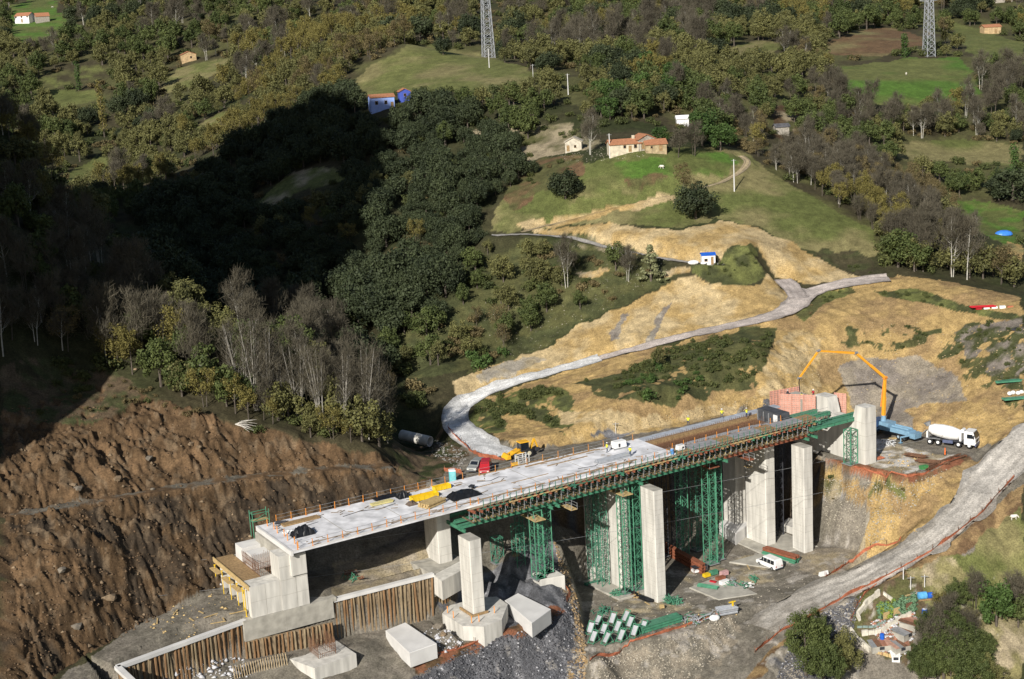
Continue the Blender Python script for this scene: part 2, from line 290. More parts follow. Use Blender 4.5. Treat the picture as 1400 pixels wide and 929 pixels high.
# hillside between road and deck
RG([(655,545),(760,510),(900,474),(1040,440),(1085,425),(1090,450),(1060,520),(1050,560),(900,590),(760,610),(700,612),(640,575)],'ochre','yellow',.45,4)
RG([(790,522),(860,505),(930,475),(1010,452),(1065,445),(1075,460),(1040,515),(1010,540),(930,545),(880,558),(835,545),(800,532)],'scrub','scrub2',.35,3,0,1.6,.8,5,None,3)
RG([(655,548),(700,535),(760,528),(780,545),(790,590),(770,605),(735,590),(700,592),(660,590),(640,575)],'scrub','olive',.35,3,0,1.4,.78,5,None,7)
RG([(690,560),(740,580),(790,600),(720,612),(690,605)],'ochre','yellow',.5,2.5)
RG([(760,560),(900,572),(1040,540),(1050,556),(900,590),(790,605)],'yellow','pale',.5,3)
RG([(800,592),(840,586),(870,590),(840,604)],'shale','shalel',.3); RG([(655,600),(700,612),(760,612),(740,625),(690,628),(640,650),(600,660),(575,650),(600,630)],'mud','graveld',.1)
# east hill
RG([(1078,430),(1110,400),(1180,388),(1230,376),(1290,385),(1400,408),(1400,470),(1400,610),(1340,605),(1240,592),(1130,600),(1050,565),(1030,545),(1050,510)],'yellow','ochre',.45,5,-.1)
RG([(1035,535),(1055,480),(1100,450),(1140,470),(1120,520),(1110,545),(1060,560)],'yellow','pale',.9,2.5,0)
RG([(1195,398),(1250,395),(1330,420),(1390,430),(1400,440),(1340,432),(1280,418),(1210,406)],'scrub','olive',.3,2.5,0,.5)
RG([(1085,428),(1120,400),(1165,392),(1170,400),(1130,415),(1100,440)],'scrub2','olive',.3,2.5,0,.5)
RG([(1140,455),(1190,440),(1300,450),(1400,440),(1400,560),(1330,520),(1280,480),(1220,480),(1160,470)],'scrub','scrub2',.4,2.5,0,1.6,.42,5,None,9)
RG([(1300,450),(1400,430),(1400,540),(1340,510)],'scrub','greyb',.4,2.5,0,1.6,.62,5,None,13)
RG([(1148,500),(1180,488),(1260,487),(1315,515),(1330,560),(1290,582),(1230,590),(1190,575),(1160,555)],'greyb','gravel',.35,4)
RG([(1240,560),(1330,545),(1345,560),(1325,585),(1280,592),(1250,585)],'yellow','ochre',.3)
# platform, cliffs, road verges
RG(None,'mud','graveld',.04,4,0,.3,1,5,PLAT)
RG([(1095,628),(1160,642),(1240,655),(1325,628),(1350,625),(1345,655),(1270,725),(1215,760),(1190,748),(1125,722),(1095,700)],'yellow','ochre',.7,3)
RG([(1122,690),(1150,668),(1185,690),(1190,735),(1165,742),(1125,722)],'shalel','rock',.8,2); RG([(1185,660),(1240,668),(1240,690),(1200,680)],'scrub','olive',.3); RG([(1118,650),(1150,655),(1150,680),(1130,690)],'scrub2','tan',.4)
RG([(1130,628),(1170,632),(1240,648),(1275,642),(1322,622),(1330,628),(1245,662),(1165,643)],'red','brownl',.1,2,0,.4)
RG([(1165,610),(1200,600),(1280,622),(1310,622),(1240,648),(1195,640)],'tan','chalk',.08,2,-.1,.5)
RG([(1400,600),(1400,690),(1345,740),(1260,785),(1180,815),(1110,845),(1060,890),(1040,940),(960,940),(985,900),(1005,862),(1000,845),(1110,808),(1200,775),(1260,735),(1320,690),(1350,640)],'mud','graveld',.1,3)
RG([(1400,660),(1400,700),(1340,738),(1260,788),(1180,818),(1110,850),(1040,929),(1020,929),(1060,880),(1120,834),(1200,796),(1270,758),(1340,712)],'ochre','brownl',.2,2,0,.5)
RG([(1245,790),(1345,735),(1400,690),(1400,960),(1300,960),(1280,900),(1270,830)],'olive','dry',.15,6,-.1)
RG([(1340,845),(1400,835),(1400,960),(1350,960),(1300,900),(1320,860)],'tan','dry',.15,3); RG([(1235,780),(1300,765),(1330,790),(1290,800),(1250,800)],'dry','tan',.15,3)
RG([(1095,850),(1180,812),(1200,800),(1165,830),(1160,880),(1180,940),(1060,960),(1050,900)],'shale','rock',.4,2.5)
RG([(1170,820),(1205,795),(1262,795),(1268,830),(1240,905),(1180,880),(1162,850)],'soil','scrub2',.1,1.5)
# left brown slopes
RG([(0,530),(90,512),(180,535),(240,555),(300,572),(400,595),(480,616),(545,632),(600,650),(575,690),(480,720),(360,760),(305,800),(200,846),(100,908),(0,970)],'brown','brownl',1.,2.5,-.2,.9)
RG([(0,720),(100,700),(210,678),(340,662),(430,650),(545,645),(575,690),(360,760),(305,800),(200,846),(100,908),(0,970)],'brownd','brown',1.,2.5,.1,.6)
RG([(0,760),(90,740),(130,790),(60,840),(0,850)],'brownl','brown',.8,2,-.2)
RG([(0,500),(100,490),(180,520),(190,545),(150,575),(60,580),(0,560)],'scrub','soil',.4,2.5,0,1.,.8)
RG(None,'brownl','graveld',.15,2,0,.4,1,5,[tuple(p[:2] + N[:2]*1.3) for p in BENCH] + [tuple(p[:2] - N[:2]*1.7) for p in BENCH[::-1]])
RG([(100,935),(150,880),(230,838),(305,800),(345,825),(335,850),(160,915),(150,960)],'mud','graveld',.05,3,0,.4)
# floor, spur and pit
RG(None,'mud','graveld',.06,4,0,.6,1,5,FLOOR)
RG([(940,765),(1040,760),(1060,800),(960,810),(930,790)],'tan','mud',.06,3,.1); RG([(1095,755),(1190,745),(1195,765),(1130,790),(1090,780)],'tan','gravel',.08,3)
RG([(830,800),(880,800),(960,830),(920,860),(840,850)],'graveld','tan',.1,2,-.2)
RG(None,'shale','soil',.7,3,0,.5,1,5,[B(50,-17,0)[:2],B(100,-17,0)[:2],B(103,-3,0)[:2],B(105.5,-4,0)[:2],B(106,-19.8,0)[:2],B(92,-19.8,0)[:2],B(60,-19.8,0)[:2],B(50,-19.8,0)[:2],B(46,-12,0)[:2]])  # dark rock under the deck, its tone also set to deepen the deck's shade
RG([(805,902),(900,866),(1000,836),(1010,865),(985,905),(950,960),(805,960)],'graveld','gravel',.35,1.6)
RG([(130,935),(340,895),(455,870),(590,840),(690,890),(560,960)],'graveld','mud',.3,2)
RG([(590,830),(640,800),(700,760),(757,730),(775,780),(790,828),(798,900),(800,960),(540,960),(600,900),(690,870)],'shale','shalel',.55,1.8,-.35)
RG([(560,905),(640,878),(700,858),(760,828),(775,838),(720,866),(640,892),(570,922)],'red','brown',.12,2,0,.4)
RG([(770,760),(790,828),(799,900),(797,940),(780,929),(782,850),(765,790)],'rock','ochre',.5,1.)
RG([(455,770),(600,745),(630,775),(592,785),(455,820)],'tan','gravel',.15,2,0,.4)
RG([(540,590),(600,590),(640,620),(610,650),(560,660),(545,640)],'soil','leaf',.5,2)
# surface relief: gullied cuts run down the fall line, rocky elsewhere
tt, nn = tn(GX, GY)
for _ in range(4): AMP[1:-1, 1:-1] = (AMP[1:-1, 1:-1] * 2 + AMP[:-2, 1:-1] + AMP[2:, 1:-1] + AMP[1:-1, :-2] + AMP[1:-1, 2:]) / 6
far = np.maximum(GY / 260, 1)
g1 = fbm(LX / 3.2, LY / 3.2, 51, 5); wv = fbm(tt / 5, nn / 5, 63, 3) * 5
g2 = np.abs(fbm((tt + wv) / 3.4, (nn + wv) / 11, 61, 5)) * 2.2 + np.abs(fbm((tt + wv*.6) / .95, (nn + wv) / 2.6, 67, 4)) * 2.0 + np.abs(fbm((tt + nn * .3) / .55, nn / 1.2, 68, 2)) * .7; g3 = fbm(LX / .9, LY / .9, 71, 3)
left = sstep(-GX, 12, 22) * (GY < 262) * (AMP > .7)
GZ += AMP * (g1 * 1.3 + g3 * np.where(GY < 300, .9, 1.1)) + left * AMP * ((g2 - .8) * 1.25 + g1 * 1.3)
def wheeltracks(pts, off=(-.95, .95), w_=.28, f=.72, lift=0):
    pth = [hitgrid(*p)[:2] for p in pts]; k = box(pth, 3); x = GX[k]; y = GY[k]; wx = x + fbm(x / 6, y / 6, 7, 2) * 1.6; wy = y + fbm(x / 6, y / 6, 17, 2) * 1.6
    d, _ = segdist(wx, wy, pth); m_ = np.zeros(x.shape)
    for o in off: m_ = np.maximum(m_, np.clip(1 - np.abs(d - abs(o)) / w_, 0, 1))
    c = cr[k]; c *= (1 + (f - 1) * m_ * (fbm(x / 2, y / 2, 3) + .9))[:, None]; cr[k] = c; z = GZ[k]; z -= .07 * m_; GZ[k] = z
for pts in ([(830,830),(900,835),(960,820),(1030,800),(1100,800),(1180,775)],[(900,850),(960,838),(1020,830),(1090,818),(1160,795)],[(1000,929),(1020,880),(1060,845),(1120,815),(1200,775)],[(1040,929),(1050,880),(1090,845),(1150,812)],[(880,800),(930,830),(990,850),(1010,900)],[(1060,800),(1120,780),(1150,760)],[(1230,600),(1300,615),(1345,620),(1385,600)],[(110,915),(200,862),(300,812)],[(130,925),(220,870),(325,822)],[(1260,560),(1320,580),(1400,575)],[(640,640),(700,622),(760,612)]): wheeltracks(pts); wheeltracks(pts, (.95,), .5, 1.35)
spk = sstep(fbm(GX / 1.6, GY / 1.6, 121, 4), .13, .2) * (GY < 262) * (np.abs(GZ) < 3); cr = cr * (1 - spk[..., None] * .55) + np.array((.40, .37, .33)) * spk[..., None] * .55
cr *= (1 + fbm(LX / 1.1, LY / 1.1, 81, 3) * .5)[..., None]
rock = sstep(fbm(GX / 1.3, GY / 1.3, 91, 3), .12, .2) * left
cr = cr * (1 - rock[..., None] * .5) + np.array((.17,.125,.08)) * rock[..., None] * .5

# ------------------------------------------------------------------ node materials
MATS = {}
def nmat(name, col, rough=.85, metal=0, var=.25, scale=3., bump=0., col2=None, spec=.3, stretch=None, emit=None):
    if name in MATS: return MATS[name]
    m = bpy.data.materials.new(name); m.use_nodes = True; nt = m.node_tree; b = nt.nodes['Principled BSDF']
    b.inputs['Roughness'].default_value = rough; b.inputs['Metallic'].default_value = metal; b.inputs['Specular IOR Level'].default_value = spec
    tc = nt.nodes.new('ShaderNodeTexCoord'); mp = nt.nodes.new('ShaderNodeMapping'); nt.links.new(tc.outputs['Object'], mp.inputs[0])
    if stretch: mp.inputs['Scale'].default_value = stretch
    ns = nt.nodes.new('ShaderNodeTexNoise'); ns.inputs['Scale'].default_value = scale; ns.inputs['Detail'].default_value = 5; nt.links.new(mp.outputs[0], ns.inputs[0])
    rp = nt.nodes.new('ShaderNodeValToRGB'); rp.color_ramp.elements[0].position = .3; rp.color_ramp.elements[1].position = .7
    c2 = col2 or tuple(c * (1 - var) for c in col); c1 = col if col2 else tuple(min(1, c * (1 + var * .4)) for c in col)
    rp.color_ramp.elements[0].color = (*c2, 1); rp.color_ramp.elements[1].color = (*c1, 1)
    nt.links.new(ns.outputs[0], rp.inputs[0]); nt.links.new(rp.outputs[0], b.inputs['Base Color'])
    if bump:
        bp = nt.nodes.new('ShaderNodeBump'); bp.inputs['Strength'].default_value = bump; bp.inputs['Distance'].default_value = .05
        nt.links.new(ns.outputs[0], bp.inputs['Height']); nt.links.new(bp.outputs[0], b.inputs['Normal'])
    m.diffuse_color = (*col, 1); MATS[name] = m; return m
def ground_mat():
    m = bpy.data.materials.new('ground'); m.use_nodes = True; nt = m.node_tree; b = nt.nodes['Principled BSDF']; b.inputs['Roughness'].default_value = .95; b.inputs['Specular IOR Level'].default_value = .15
    at = nt.nodes.new('ShaderNodeAttribute'); at.attribute_name = 'cover'; tc = nt.nodes.new('ShaderNodeTexCoord')
    last = at.outputs['Color']
    for sc, lo, hi in ((3.6, .6, 1.38), (.6, .78, 1.22), (.12, .85, 1.15)):
        ns = nt.nodes.new('ShaderNodeTexNoise'); ns.inputs['Scale'].default_value = sc; ns.inputs['Detail'].default_value = 8; ns.inputs['Roughness'].default_value = .7; nt.links.new(tc.outputs['Object'], ns.inputs[0])
        mr = nt.nodes.new('ShaderNodeMapRange'); mr.inputs[1].default_value = .35; mr.inputs[2].default_value = .65; mr.inputs[3].default_value = lo; mr.inputs[4].default_value = hi; nt.links.new(ns.outputs[0], mr.inputs[0])
        mx = nt.nodes.new('ShaderNodeVectorMath'); mx.operation = 'SCALE'; nt.links.new(last, mx.inputs[0]); nt.links.new(mr.outputs[0], mx.inputs['Scale']); last = mx.outputs[0]
        if sc == 3.6:
            bp = nt.nodes.new('ShaderNodeBump'); bp.inputs['Strength'].default_value = .55; bp.inputs['Distance'].default_value = .13; nt.links.new(ns.outputs[0], bp.inputs['Height']); nt.links.new(bp.outputs[0], b.inputs['Normal'])
    nt.links.new(last, b.inputs['Base Color']); return m
def grid_mesh(name, X, Y, Z, colr=None):
    nr, nc = X.shape; me = bpy.data.meshes.new(name); me.vertices.add(nr * nc); me.vertices.foreach_set('co', np.stack([X, Y, Z], -1).astype(np.float32).ravel())
    i = (np.arange(nr - 1)[:, None] * nc + np.arange(nc - 1)).ravel(); q = np.stack([i, i + 1, i + nc + 1, i + nc], -1).astype(np.int32)
    me.loops.add(q.size); me.polygons.add(len(q)); me.loops.foreach_set('vertex_index', q.ravel()); me.polygons.foreach_set('loop_start', np.arange(0, q.size, 4, dtype=np.int32))
    try: me.polygons.foreach_set('loop_total', np.full(len(q), 4, np.int32))
    except Exception: pass
    me.update(calc_edges=True); me.validate()
    if colr is not None:
        a = me.attributes.new('cover', 'FLOAT_COLOR', 'POINT'); a.data.foreach_set('color', np.concatenate([np.clip(colr, 0, 1), np.ones(colr.shape[:2] + (1,))], -1).astype(np.float32).ravel())
    return me
def link(name, me, m=None, parent=None, kind=None, smooth=False):
    o = bpy.data.objects.new(name, me); COL.objects.link(o)
    if m: me.materials.clear(); me.materials.append(m)
    if parent: o.parent = parent
    if kind: o['kind'] = kind
    if smooth: me.polygons.foreach_set('use_smooth', [True] * len(me.polygons))
    return o
GM = ground_mat()
link('ground', grid_mesh('ground', GX, GY, GZ, cr), GM, kind='structure')
# added unseen hill on the left, its crest shaped to shade valley and wood
hw = np.linspace(-560, -142, 210); hv = np.linspace(-60, 230, 90)
crestz = np.interp(hw, [-560,-520,-400,-330,-291,-260,-224,-204,-187,-178,-168,-158,-145], [70,95,135,178,208,234,224,196,172,140,95,40,10])
HW, HV = np.meshgrid(hw, hv); HZ = crestz[None, :] - np.where(HV > 130, (HV - 130) * 1.1, (130 - HV) * .35) + fbm(HW / 22, HV / 22, 5, 4) * 26 * (1 - np.exp(-((HV - 130) / 30) ** 2) * .4)
HX = HW * math.cos(SUN_AZ) + HV * math.sin(SUN_AZ); HY = -HW * math.sin(SUN_AZ) + HV * math.cos(SUN_AZ); HZ += (vn(HW / 3.5, HV / 3.5, 9) - .5) * 9 + (vn(HW / 8, HV / 8, 19) - .5) * 9; kk = np.clip((-.415 - HX / np.maximum(HY, 1)) / .10, 0, 1); HZ = np.where(HY > 5, -30 + (HZ + 30) * kk, HZ); HZ = np.maximum(HZ, -30)
link('hill', grid_mesh('hill', HX, HY, HZ, blend('leaf', 'scrub2', np.clip(fbm(HX / 20, HY / 20, 8) * 2 + .5, 0, 1))), GM, kind='structure')
# ------------------------------------------------------------------ plants
class MB:
    def __init__(s): s.v = []; s.f = []; s.m = []; s.c = []
    def add(s, vs, fs, mi=0):
        b = len(s.v); s.v += [tuple(p) for p in vs]; s.f += [tuple(i + b for i in f) for f in fs]; s.m += [mi] * len(fs)
    def box(s, x0, x1, y0, y1, z0, z1, mi=0, taper=0, M_=None):
        t = taper; vs = [(x0,y0,z0),(x1,y0,z0),(x1,y1,z0),(x0,y1,z0),(x0+t,y0+t,z1),(x1-t,y0+t,z1),(x1-t,y1-t,z1),(x0+t,y1-t,z1)]
        if M_ is not None: vs = [M_ @ Vector(p) for p in vs]
        s.add(vs, [(3,2,1,0),(4,5,6,7),(0,1,5,4),(1,2,6,5),(2,3,7,6),(3,0,4,7)], mi)
    def bar(s, p, q, w=.1, h=None, mi=0, up=(0,0,1)):
        p, q = Vector(p), Vector(q); d = (q - p); h = h or w
        if d.length < 1e-6: return
        d.normalize(); upv = Vector(up)
        if abs(d.dot(upv)) > .98: upv = Vector((1, 0, 0))
        a = d.cross(upv).normalized() * (w / 2); b = a.cross(d).normalized() * (h / 2)
        s.add([p-a-b,p+a-b,p+a+b,p-a+b,q-a-b,q+a-b,q+a+b,q-a+b], [(0,1,2,3),(7,6,5,4),(1,0,4,5),(2,1,5,6),(3,2,6,7),(0,3,7,4)], mi)
    def ibeam(s, p, q, w=.3, h=.6, t=.05, mi=0):
        p, q = Vector(p), Vector(q); s.bar(p + Vector((0,0,h/2)), q + Vector((0,0,h/2)), w, t, mi); s.bar(p - Vector((0,0,h/2)), q - Vector((0,0,h/2)), w, t, mi); s.bar(p, q, t, h - t * 1.1, mi)
    def tube(s, pts, rad, n=8, mi=0, cap=True):
        pts = [Vector(p) for p in pts]; b = len(s.v); rad = rad if isinstance(rad, (list, tuple)) else [rad] * len(pts); vs = []; prev = None
        for i, p in enumerate(pts):
            d = (pts[min(i+1, len(pts)-1)] - pts[max(i-1, 0)])
            d = d.normalized() if d.length > 1e-9 else Vector((0, 0, 1))
            if prev is None: a = d.orthogonal().normalized()
            else:
                a = prev - d * prev.dot(d); a = a.normalized() if a.length > 1e-6 else d.orthogonal().normalized()
            prev = a; c = d.cross(a)
            for k in range(n): th = 2 * math.pi * k / n; vs.append(p + (a * math.cos(th) + c * math.sin(th)) * rad[i])
        fs = [(i*n+k, i*n+(k+1) % n, (i+1)*n+(k+1) % n, (i+1)*n+k) for i in range(len(pts)-1) for k in range(n)]
        if cap and n > 2: fs += [tuple(range(n-1, -1, -1)), tuple((len(pts)-1)*n+k for k in range(n))]
        s.add(vs, fs, mi)
    def cyl(s, p, q, r, n=12, r2=None, mi=0): s.tube([p, q], [r, r if r2 is None else r2], n, mi)
    def prism(s, poly, z0, z1, mi=0, inset=0):
        n = len(poly); cxx = sum(p[0] for p in poly) / n; cyy = sum(p[1] for p in poly) / n; k = 1 - inset
        s.add([(x, y, z0) for x, y in poly] + [(cxx + (x-cxx)*k, cyy + (y-cyy)*k, z1) for x, y in poly], [tuple(range(n-1, -1, -1)), tuple(range(n, 2*n))] + [(i, (i+1) % n, n+(i+1) % n, n+i) for i in range(n)], mi)
    def extrude(s, prof, O, X, Y, Z, L, mi=0):
        """profile in the X,Y plane pushed along Z by L"""
        O, X, Y, Z = map(Vector, (O, X, Y, Z)); n = len(prof); a = [O + X*p[0] + Y*p[1] for p in prof]; s.add(a + [p + Z*L for p in a], [tuple(range(n-1,-1,-1)), tuple(range(n, 2*n))] + [(i, (i+1) % n, n+(i+1) % n, n+i) for i in range(n)], mi)
    def sph(s, c, r, n=10, m=6, mi=0, sq=(1,1,1)):
        vs = [(c[0], c[1], c[2]-r*sq[2])] + [(c[0]+r*sq[0]*math.sin(math.pi*i/m)*math.cos(2*math.pi*j/n), c[1]+r*sq[1]*math.sin(math.pi*i/m)*math.sin(2*math.pi*j/n), c[2]-r*sq[2]*math.cos(math.pi*i/m)) for i in range(1, m) for j in range(n)] + [(c[0], c[1], c[2]+r*sq[2])]
        fs = [(0, 1+(j+1) % n, 1+j) for j in range(n)] + [(1+(i-1)*n+j, 1+(i-1)*n+(j+1) % n, 1+i*n+(j+1) % n, 1+i*n+j) for i in range(1, m-1) for j in range(n)] + [(len(vs)-1, 1+(m-2)*n+j, 1+(m-2)*n+(j+1) % n) for j in range(n)]
        s.add(vs, fs, mi)
    def mesh(s, name, mats=()):
        me = bpy.data.meshes.new(name); me.from_pydata(s.v, [], s.f)
        for m in mats: me.materials.append(m)
        if len(mats) > 1: me.polygons.foreach_set('material_index', s.m)
        me.update(); return me
    def build(s, name, mats, parent=None, smooth=False, kind=None):
        if not isinstance(mats, (list, tuple)): mats = [mats]
        me = s.mesh(name, mats); me.validate(); bm = bmesh.new(); bm.from_mesh(me); bmesh.ops.recalc_face_normals(bm, faces=bm.faces[:]); bm.to_mesh(me); bm.free()
        o = bpy.data.objects.new(name, me); COL.objects.link(o); o.parent = parent
        if kind: o['kind'] = kind
        if smooth: me.polygons.foreach_set('use_smooth', [True] * len(me.polygons))
        return o
def tag(o, label=None, cat=None, group=None, kind=None):
    if label: o['label'] = label
    if cat: o['category'] = cat
    if group: o['group'] = group
    if kind: o['kind'] = kind
    return o
def thing(name, label, cat, loc=(0,0,0), rz=0, group=None, s=1):
    o = bpy.data.objects.new(name, None); COL.objects.link(o); o.location = loc; o.rotation_euler = (0, 0, rz); o.scale = (s, s, s); o.empty_display_size = .3
    return tag(o, label, cat, group)
def dup(root, loc=None, rz=None, label=None, group=None, s=None):
    r = root.copy(); COL.objects.link(r)
    if loc is not None: r.location = loc
    if rz is not None: r.rotation_euler = (0, 0, rz)
    if s is not None: r.scale = (s, s, s) if not isinstance(s, tuple) else s
    if label: r['label'] = label
    if group: r['group'] = group
    for ch in list(root.children):
        c = ch.copy(); COL.objects.link(c); c.parent = r
        for g in list(ch.children): d = g.copy(); COL.objects.link(d); d.parent = c
    return r
def leafmat(name, col, col2, tr=.15):
    m = bpy.data.materials.new(name); m.use_nodes = True; nt = m.node_tree; b = nt.nodes['Principled BSDF']; b.inputs['Roughness'].default_value = .7; b.inputs['Specular IOR Level'].default_value = .25
    at = nt.nodes.new('ShaderNodeAttribute'); at.attribute_name = 'leaf_tone'; oi = nt.nodes.new('ShaderNodeObjectInfo')
    ad = nt.nodes.new('ShaderNodeMath'); ad.operation = 'MULTIPLY_ADD'; ad.inputs[1].default_value = .55; nt.links.new(oi.outputs['Random'], ad.inputs[0]); nt.links.new(at.outputs['Fac'], ad.inputs[2])
    sb = nt.nodes.new('ShaderNodeMath'); sb.operation = 'MULTIPLY'; sb.inputs[1].default_value = .68; nt.links.new(ad.outputs[0], sb.inputs[0])
    mx = nt.nodes.new('ShaderNodeMix'); mx.data_type = 'RGBA'; mx.inputs[6].default_value = (*col, 1); mx.inputs[7].default_value = (*col2, 1); nt.links.new(sb.outputs[0], mx.inputs[0]); nt.links.new(mx.outputs[2], b.inputs['Base Color'])
    m.diffuse_color = (*col, 1); return m
LM = dict(oak=leafmat('holm oak leaves', (.013,.020,.010), (.062,.078,.034)), green=leafmat('green leaves', (.03,.046,.014), (.10,.122,.036)), laurel=leafmat('laurel leaves', (.022,.046,.012), (.075,.125,.03)),
 gold=leafmat('autumn leaves', (.085,.075,.022), (.22,.19,.055)), olive=leafmat('olive leaves', (.055,.058,.022), (.165,.16,.055)), twig=leafmat('bare twigs', (.048,.042,.03), (.13,.115,.08)), bush=leafmat('bush leaves', (.03,.045,.014), (.10,.11,.035)),
 rust=leafmat('withered leaves', (.075,.06,.028), (.17,.135,.06)), pale=leafmat('pale green leaves', (.09,.10,.05), (.24,.25,.13)))
BARK = nmat('bark', (.12,.10,.08), .9, 0, .4, 2); BARKP = nmat('pale bark', (.50,.48,.42), .85, 0, .35, 2)
def leaves(cent, size, n, spread, out_bias=.6, flat=1., center=(0,0,0)):
    """n small leaf sprays scattered over clump centres"""
    c = cent[rng.integers(0, len(cent), n)]; r = c[:, 3:4]; d = rng.normal(size=(n, 3)); d /= np.linalg.norm(d, axis=1)[:, None]
    p = c[:, :3] + d * r * (rng.random((n, 1)) ** .35) * spread * np.array([1, 1, flat])
    nr = d * out_bias + rng.normal(size=(n, 3)) * .5; nr /= np.linalg.norm(nr, axis=1)[:, None]
    a = np.cross(nr, rng.normal(size=(n, 3))); a /= np.linalg.norm(a, axis=1)[:, None]; b = np.cross(nr, a); s = size * (.6 + rng.random((n, 1)) * .8) / 2
    return np.stack([p - a*s, p - b*s*.7, p + a*s, p + b*s*.7], 1)
def leafmesh(name, quads, mat, tone=None):
    n = len(quads); me = bpy.data.meshes.new(name); me.vertices.add(n * 4); me.vertices.foreach_set('co', quads.astype(np.float32).ravel())
    me.loops.add(n * 4); me.polygons.add(n); me.loops.foreach_set('vertex_index', np.arange(n * 4, dtype=np.int32)); me.polygons.foreach_set('loop_start', np.arange(0, n * 4, 4, dtype=np.int32))
    try: me.polygons.foreach_set('loop_total', np.full(n, 4, np.int32))
    except Exception: pass
    me.update(calc_edges=True); me.materials.append(mat)
    if tone is None: tone = rng.random(n)
    a = me.attributes.new('leaf_tone', 'FLOAT', 'POINT'); a.data.foreach_set('value', np.repeat(tone, 4).astype(np.float32)); return me
def crown(kind, mat, r, h, z0, nclump, nleaf, size, cr_=.32, flat=1., seed=0):
    """clumpy crown: leaf sprays on lumps placed over an uneven ellipsoid"""
    th = rng.random(nclump) * 6.283; ph = np.arccos(1 - 1.75 * rng.random(nclump)); rr = (.55 + .45 * rng.random(nclump)) * (1 + .18 * np.sin(th * 3 + seed) + .1 * np.sin(th * 5 + ph * 3))
    k = r * (1 - cr_ * .7); c = np.c_[k * rr * np.sin(ph) * np.cos(th), k * rr * np.sin(ph) * np.sin(th), z0 + h / 2 + (h / 2) * (1 - cr_ * .5) * rr * np.cos(ph), r * cr_ * (.65 + .7 * rng.random(nclump))]
    q = leaves(c, size, nleaf, 1, 1.0, flat); mid = q.mean(1)
    ct = rng.random(nclump); near_ = ((mid[:, None, :] - c[None, :, :3]) ** 2).sum(-1).argmin(1); idx = ct[near_] * .55 + rng.random(len(q)) * .45; return leafmesh(kind, q, mat, np.clip(idx, 0, 1))
def limbs(mb, h, r, n, top, spread, trunk_r, sides=5, lean=0, stems=1, sub=2):
    """tapered trunk(s) with limbs; returns limb ends"""
    ends = []
    for s_ in range(stems):
        a0 = random.random() * 6.28; bx, by = (math.cos(a0) * .5, math.sin(a0) * .5) if stems > 1 else (0, 0); tx, ty = bx * 3 + random.uniform(-1,1) * lean, by * 3 + random.uniform(-1,1) * lean; tr = trunk_r / (stems ** .4)
        pts = [(bx, by, -.5), (bx + tx*.15, by + ty*.15, h*.3), (bx + tx*.5, by + ty*.5, h*.6), (bx + tx, by + ty, h*top)]; mb.tube(pts, [tr, tr*.8, tr*.55, tr*.2], sides)
        for i in range(n):
            f = .3 + .65 * (i + random.random()) / n; k = min(int(f * 3), 2); g = f * 3 - k; p = Vector(pts[k]).lerp(Vector(pts[k+1]), g); a = random.random() * 6.28; L = r * (1.15 - f * .65) * random.uniform(.6, 1.1)
            e = p + Vector((math.cos(a) * L * spread, math.sin(a) * L * spread, L * random.uniform(.5, 1.1))); m_ = p.lerp(e, .5) + Vector((0, 0, -.1 * L)); rr = tr * .42 * (1.2 - f)
            mb.tube([p, m_, e], [rr, rr*.7, rr*.25], 3, 0, False); ends.append((*e, L * .45))
            for j in range(sub):
                b0 = p.lerp(e, random.uniform(.35, .9)); a2 = a + random.uniform(-1.1, 1.1); e2 = b0 + Vector((math.cos(a2), math.sin(a2), random.uniform(.5, 1.3))) * L * .45; mb.tube([b0, e2], [rr*.45, rr*.15], 3, 0, False); ends.append((*e2, L * .35))
    return ends
PROTO = {}
def proto(kind, i, crown_me, trunk_me): PROTO.setdefault(kind, []).append((trunk_me, crown_me))
def simple_trunk(r, h, bark=None):
    mb = MB(); limbs(mb, h, r, 6, .8, .8, .06 * r + .08, 5, .3, 1, 1); return mb.mesh('trunk', [bark or BARK])
def twigs(ends, n, L, wd, mat):
    e = np.array(ends); c = e[rng.integers(0, len(e), n)]; p = c[:, :3] + rng.normal(size=(n, 3)) * c[:, 3:4] * .55; d = rng.normal(size=(n, 3)) * .6 + (c[:, :3] - p) * -.2; d[:, 2] += .9; d /= np.linalg.norm(d, axis=1)[:, None]
    a = np.cross(d, rng.normal(size=(n, 3))); a /= np.linalg.norm(a, axis=1)[:, None]; l = L * (.5 + rng.random((n, 1))); return np.stack([p - a*wd, p + a*wd, p + d*l + a*wd*.3, p + d*l - a*wd*.3], 1)
for i in range(4): proto('oak', i, crown('crown', LM['oak'], 5, 7.6, .6, 46, 3600, .55, .30, 1, i), simple_trunk(4, 6))
for i in range(4): proto('green', i, crown('crown', LM['green'], 4, 8, 1.2, 34, 2600, .5, .30, 1, i * 2), simple_trunk(3.4, 7))
for i in range(3): proto('laurel', i, crown('crown', LM['laurel'], 3.4, 8, .3, 26, 2600, .45, .34, 1, i), simple_trunk(3, 6))
for i in range(3): proto('olive', i, crown('crown', LM['olive'], 4, 7, .8, 30, 2000, .48, .3, 1, i), simple_trunk(3.4, 6))
for i in range(2): proto('pale', i, crown('crown', LM['pale'], 3.8, 6.5, .8, 26, 1800, .48, .3, 1, i), simple_trunk(3.4, 6))
for kind, lm, nl in (('gold', 'gold', 1500), ('rust', 'rust', 1100)):
    for i in range(3):
        mb = MB(); e = limbs(mb, 9, 3.2, 12, .95, .75, .17, 5, .5, 1 + i % 2, 2); q = leaves(np.array(e), .38, nl, 1.5, .5); t = twigs(e, 500, .9, .03, None); proto(kind, i, leafmesh('crown', np.concatenate([q, t]), LM[lm]), mb.mesh('trunk', [BARK]))
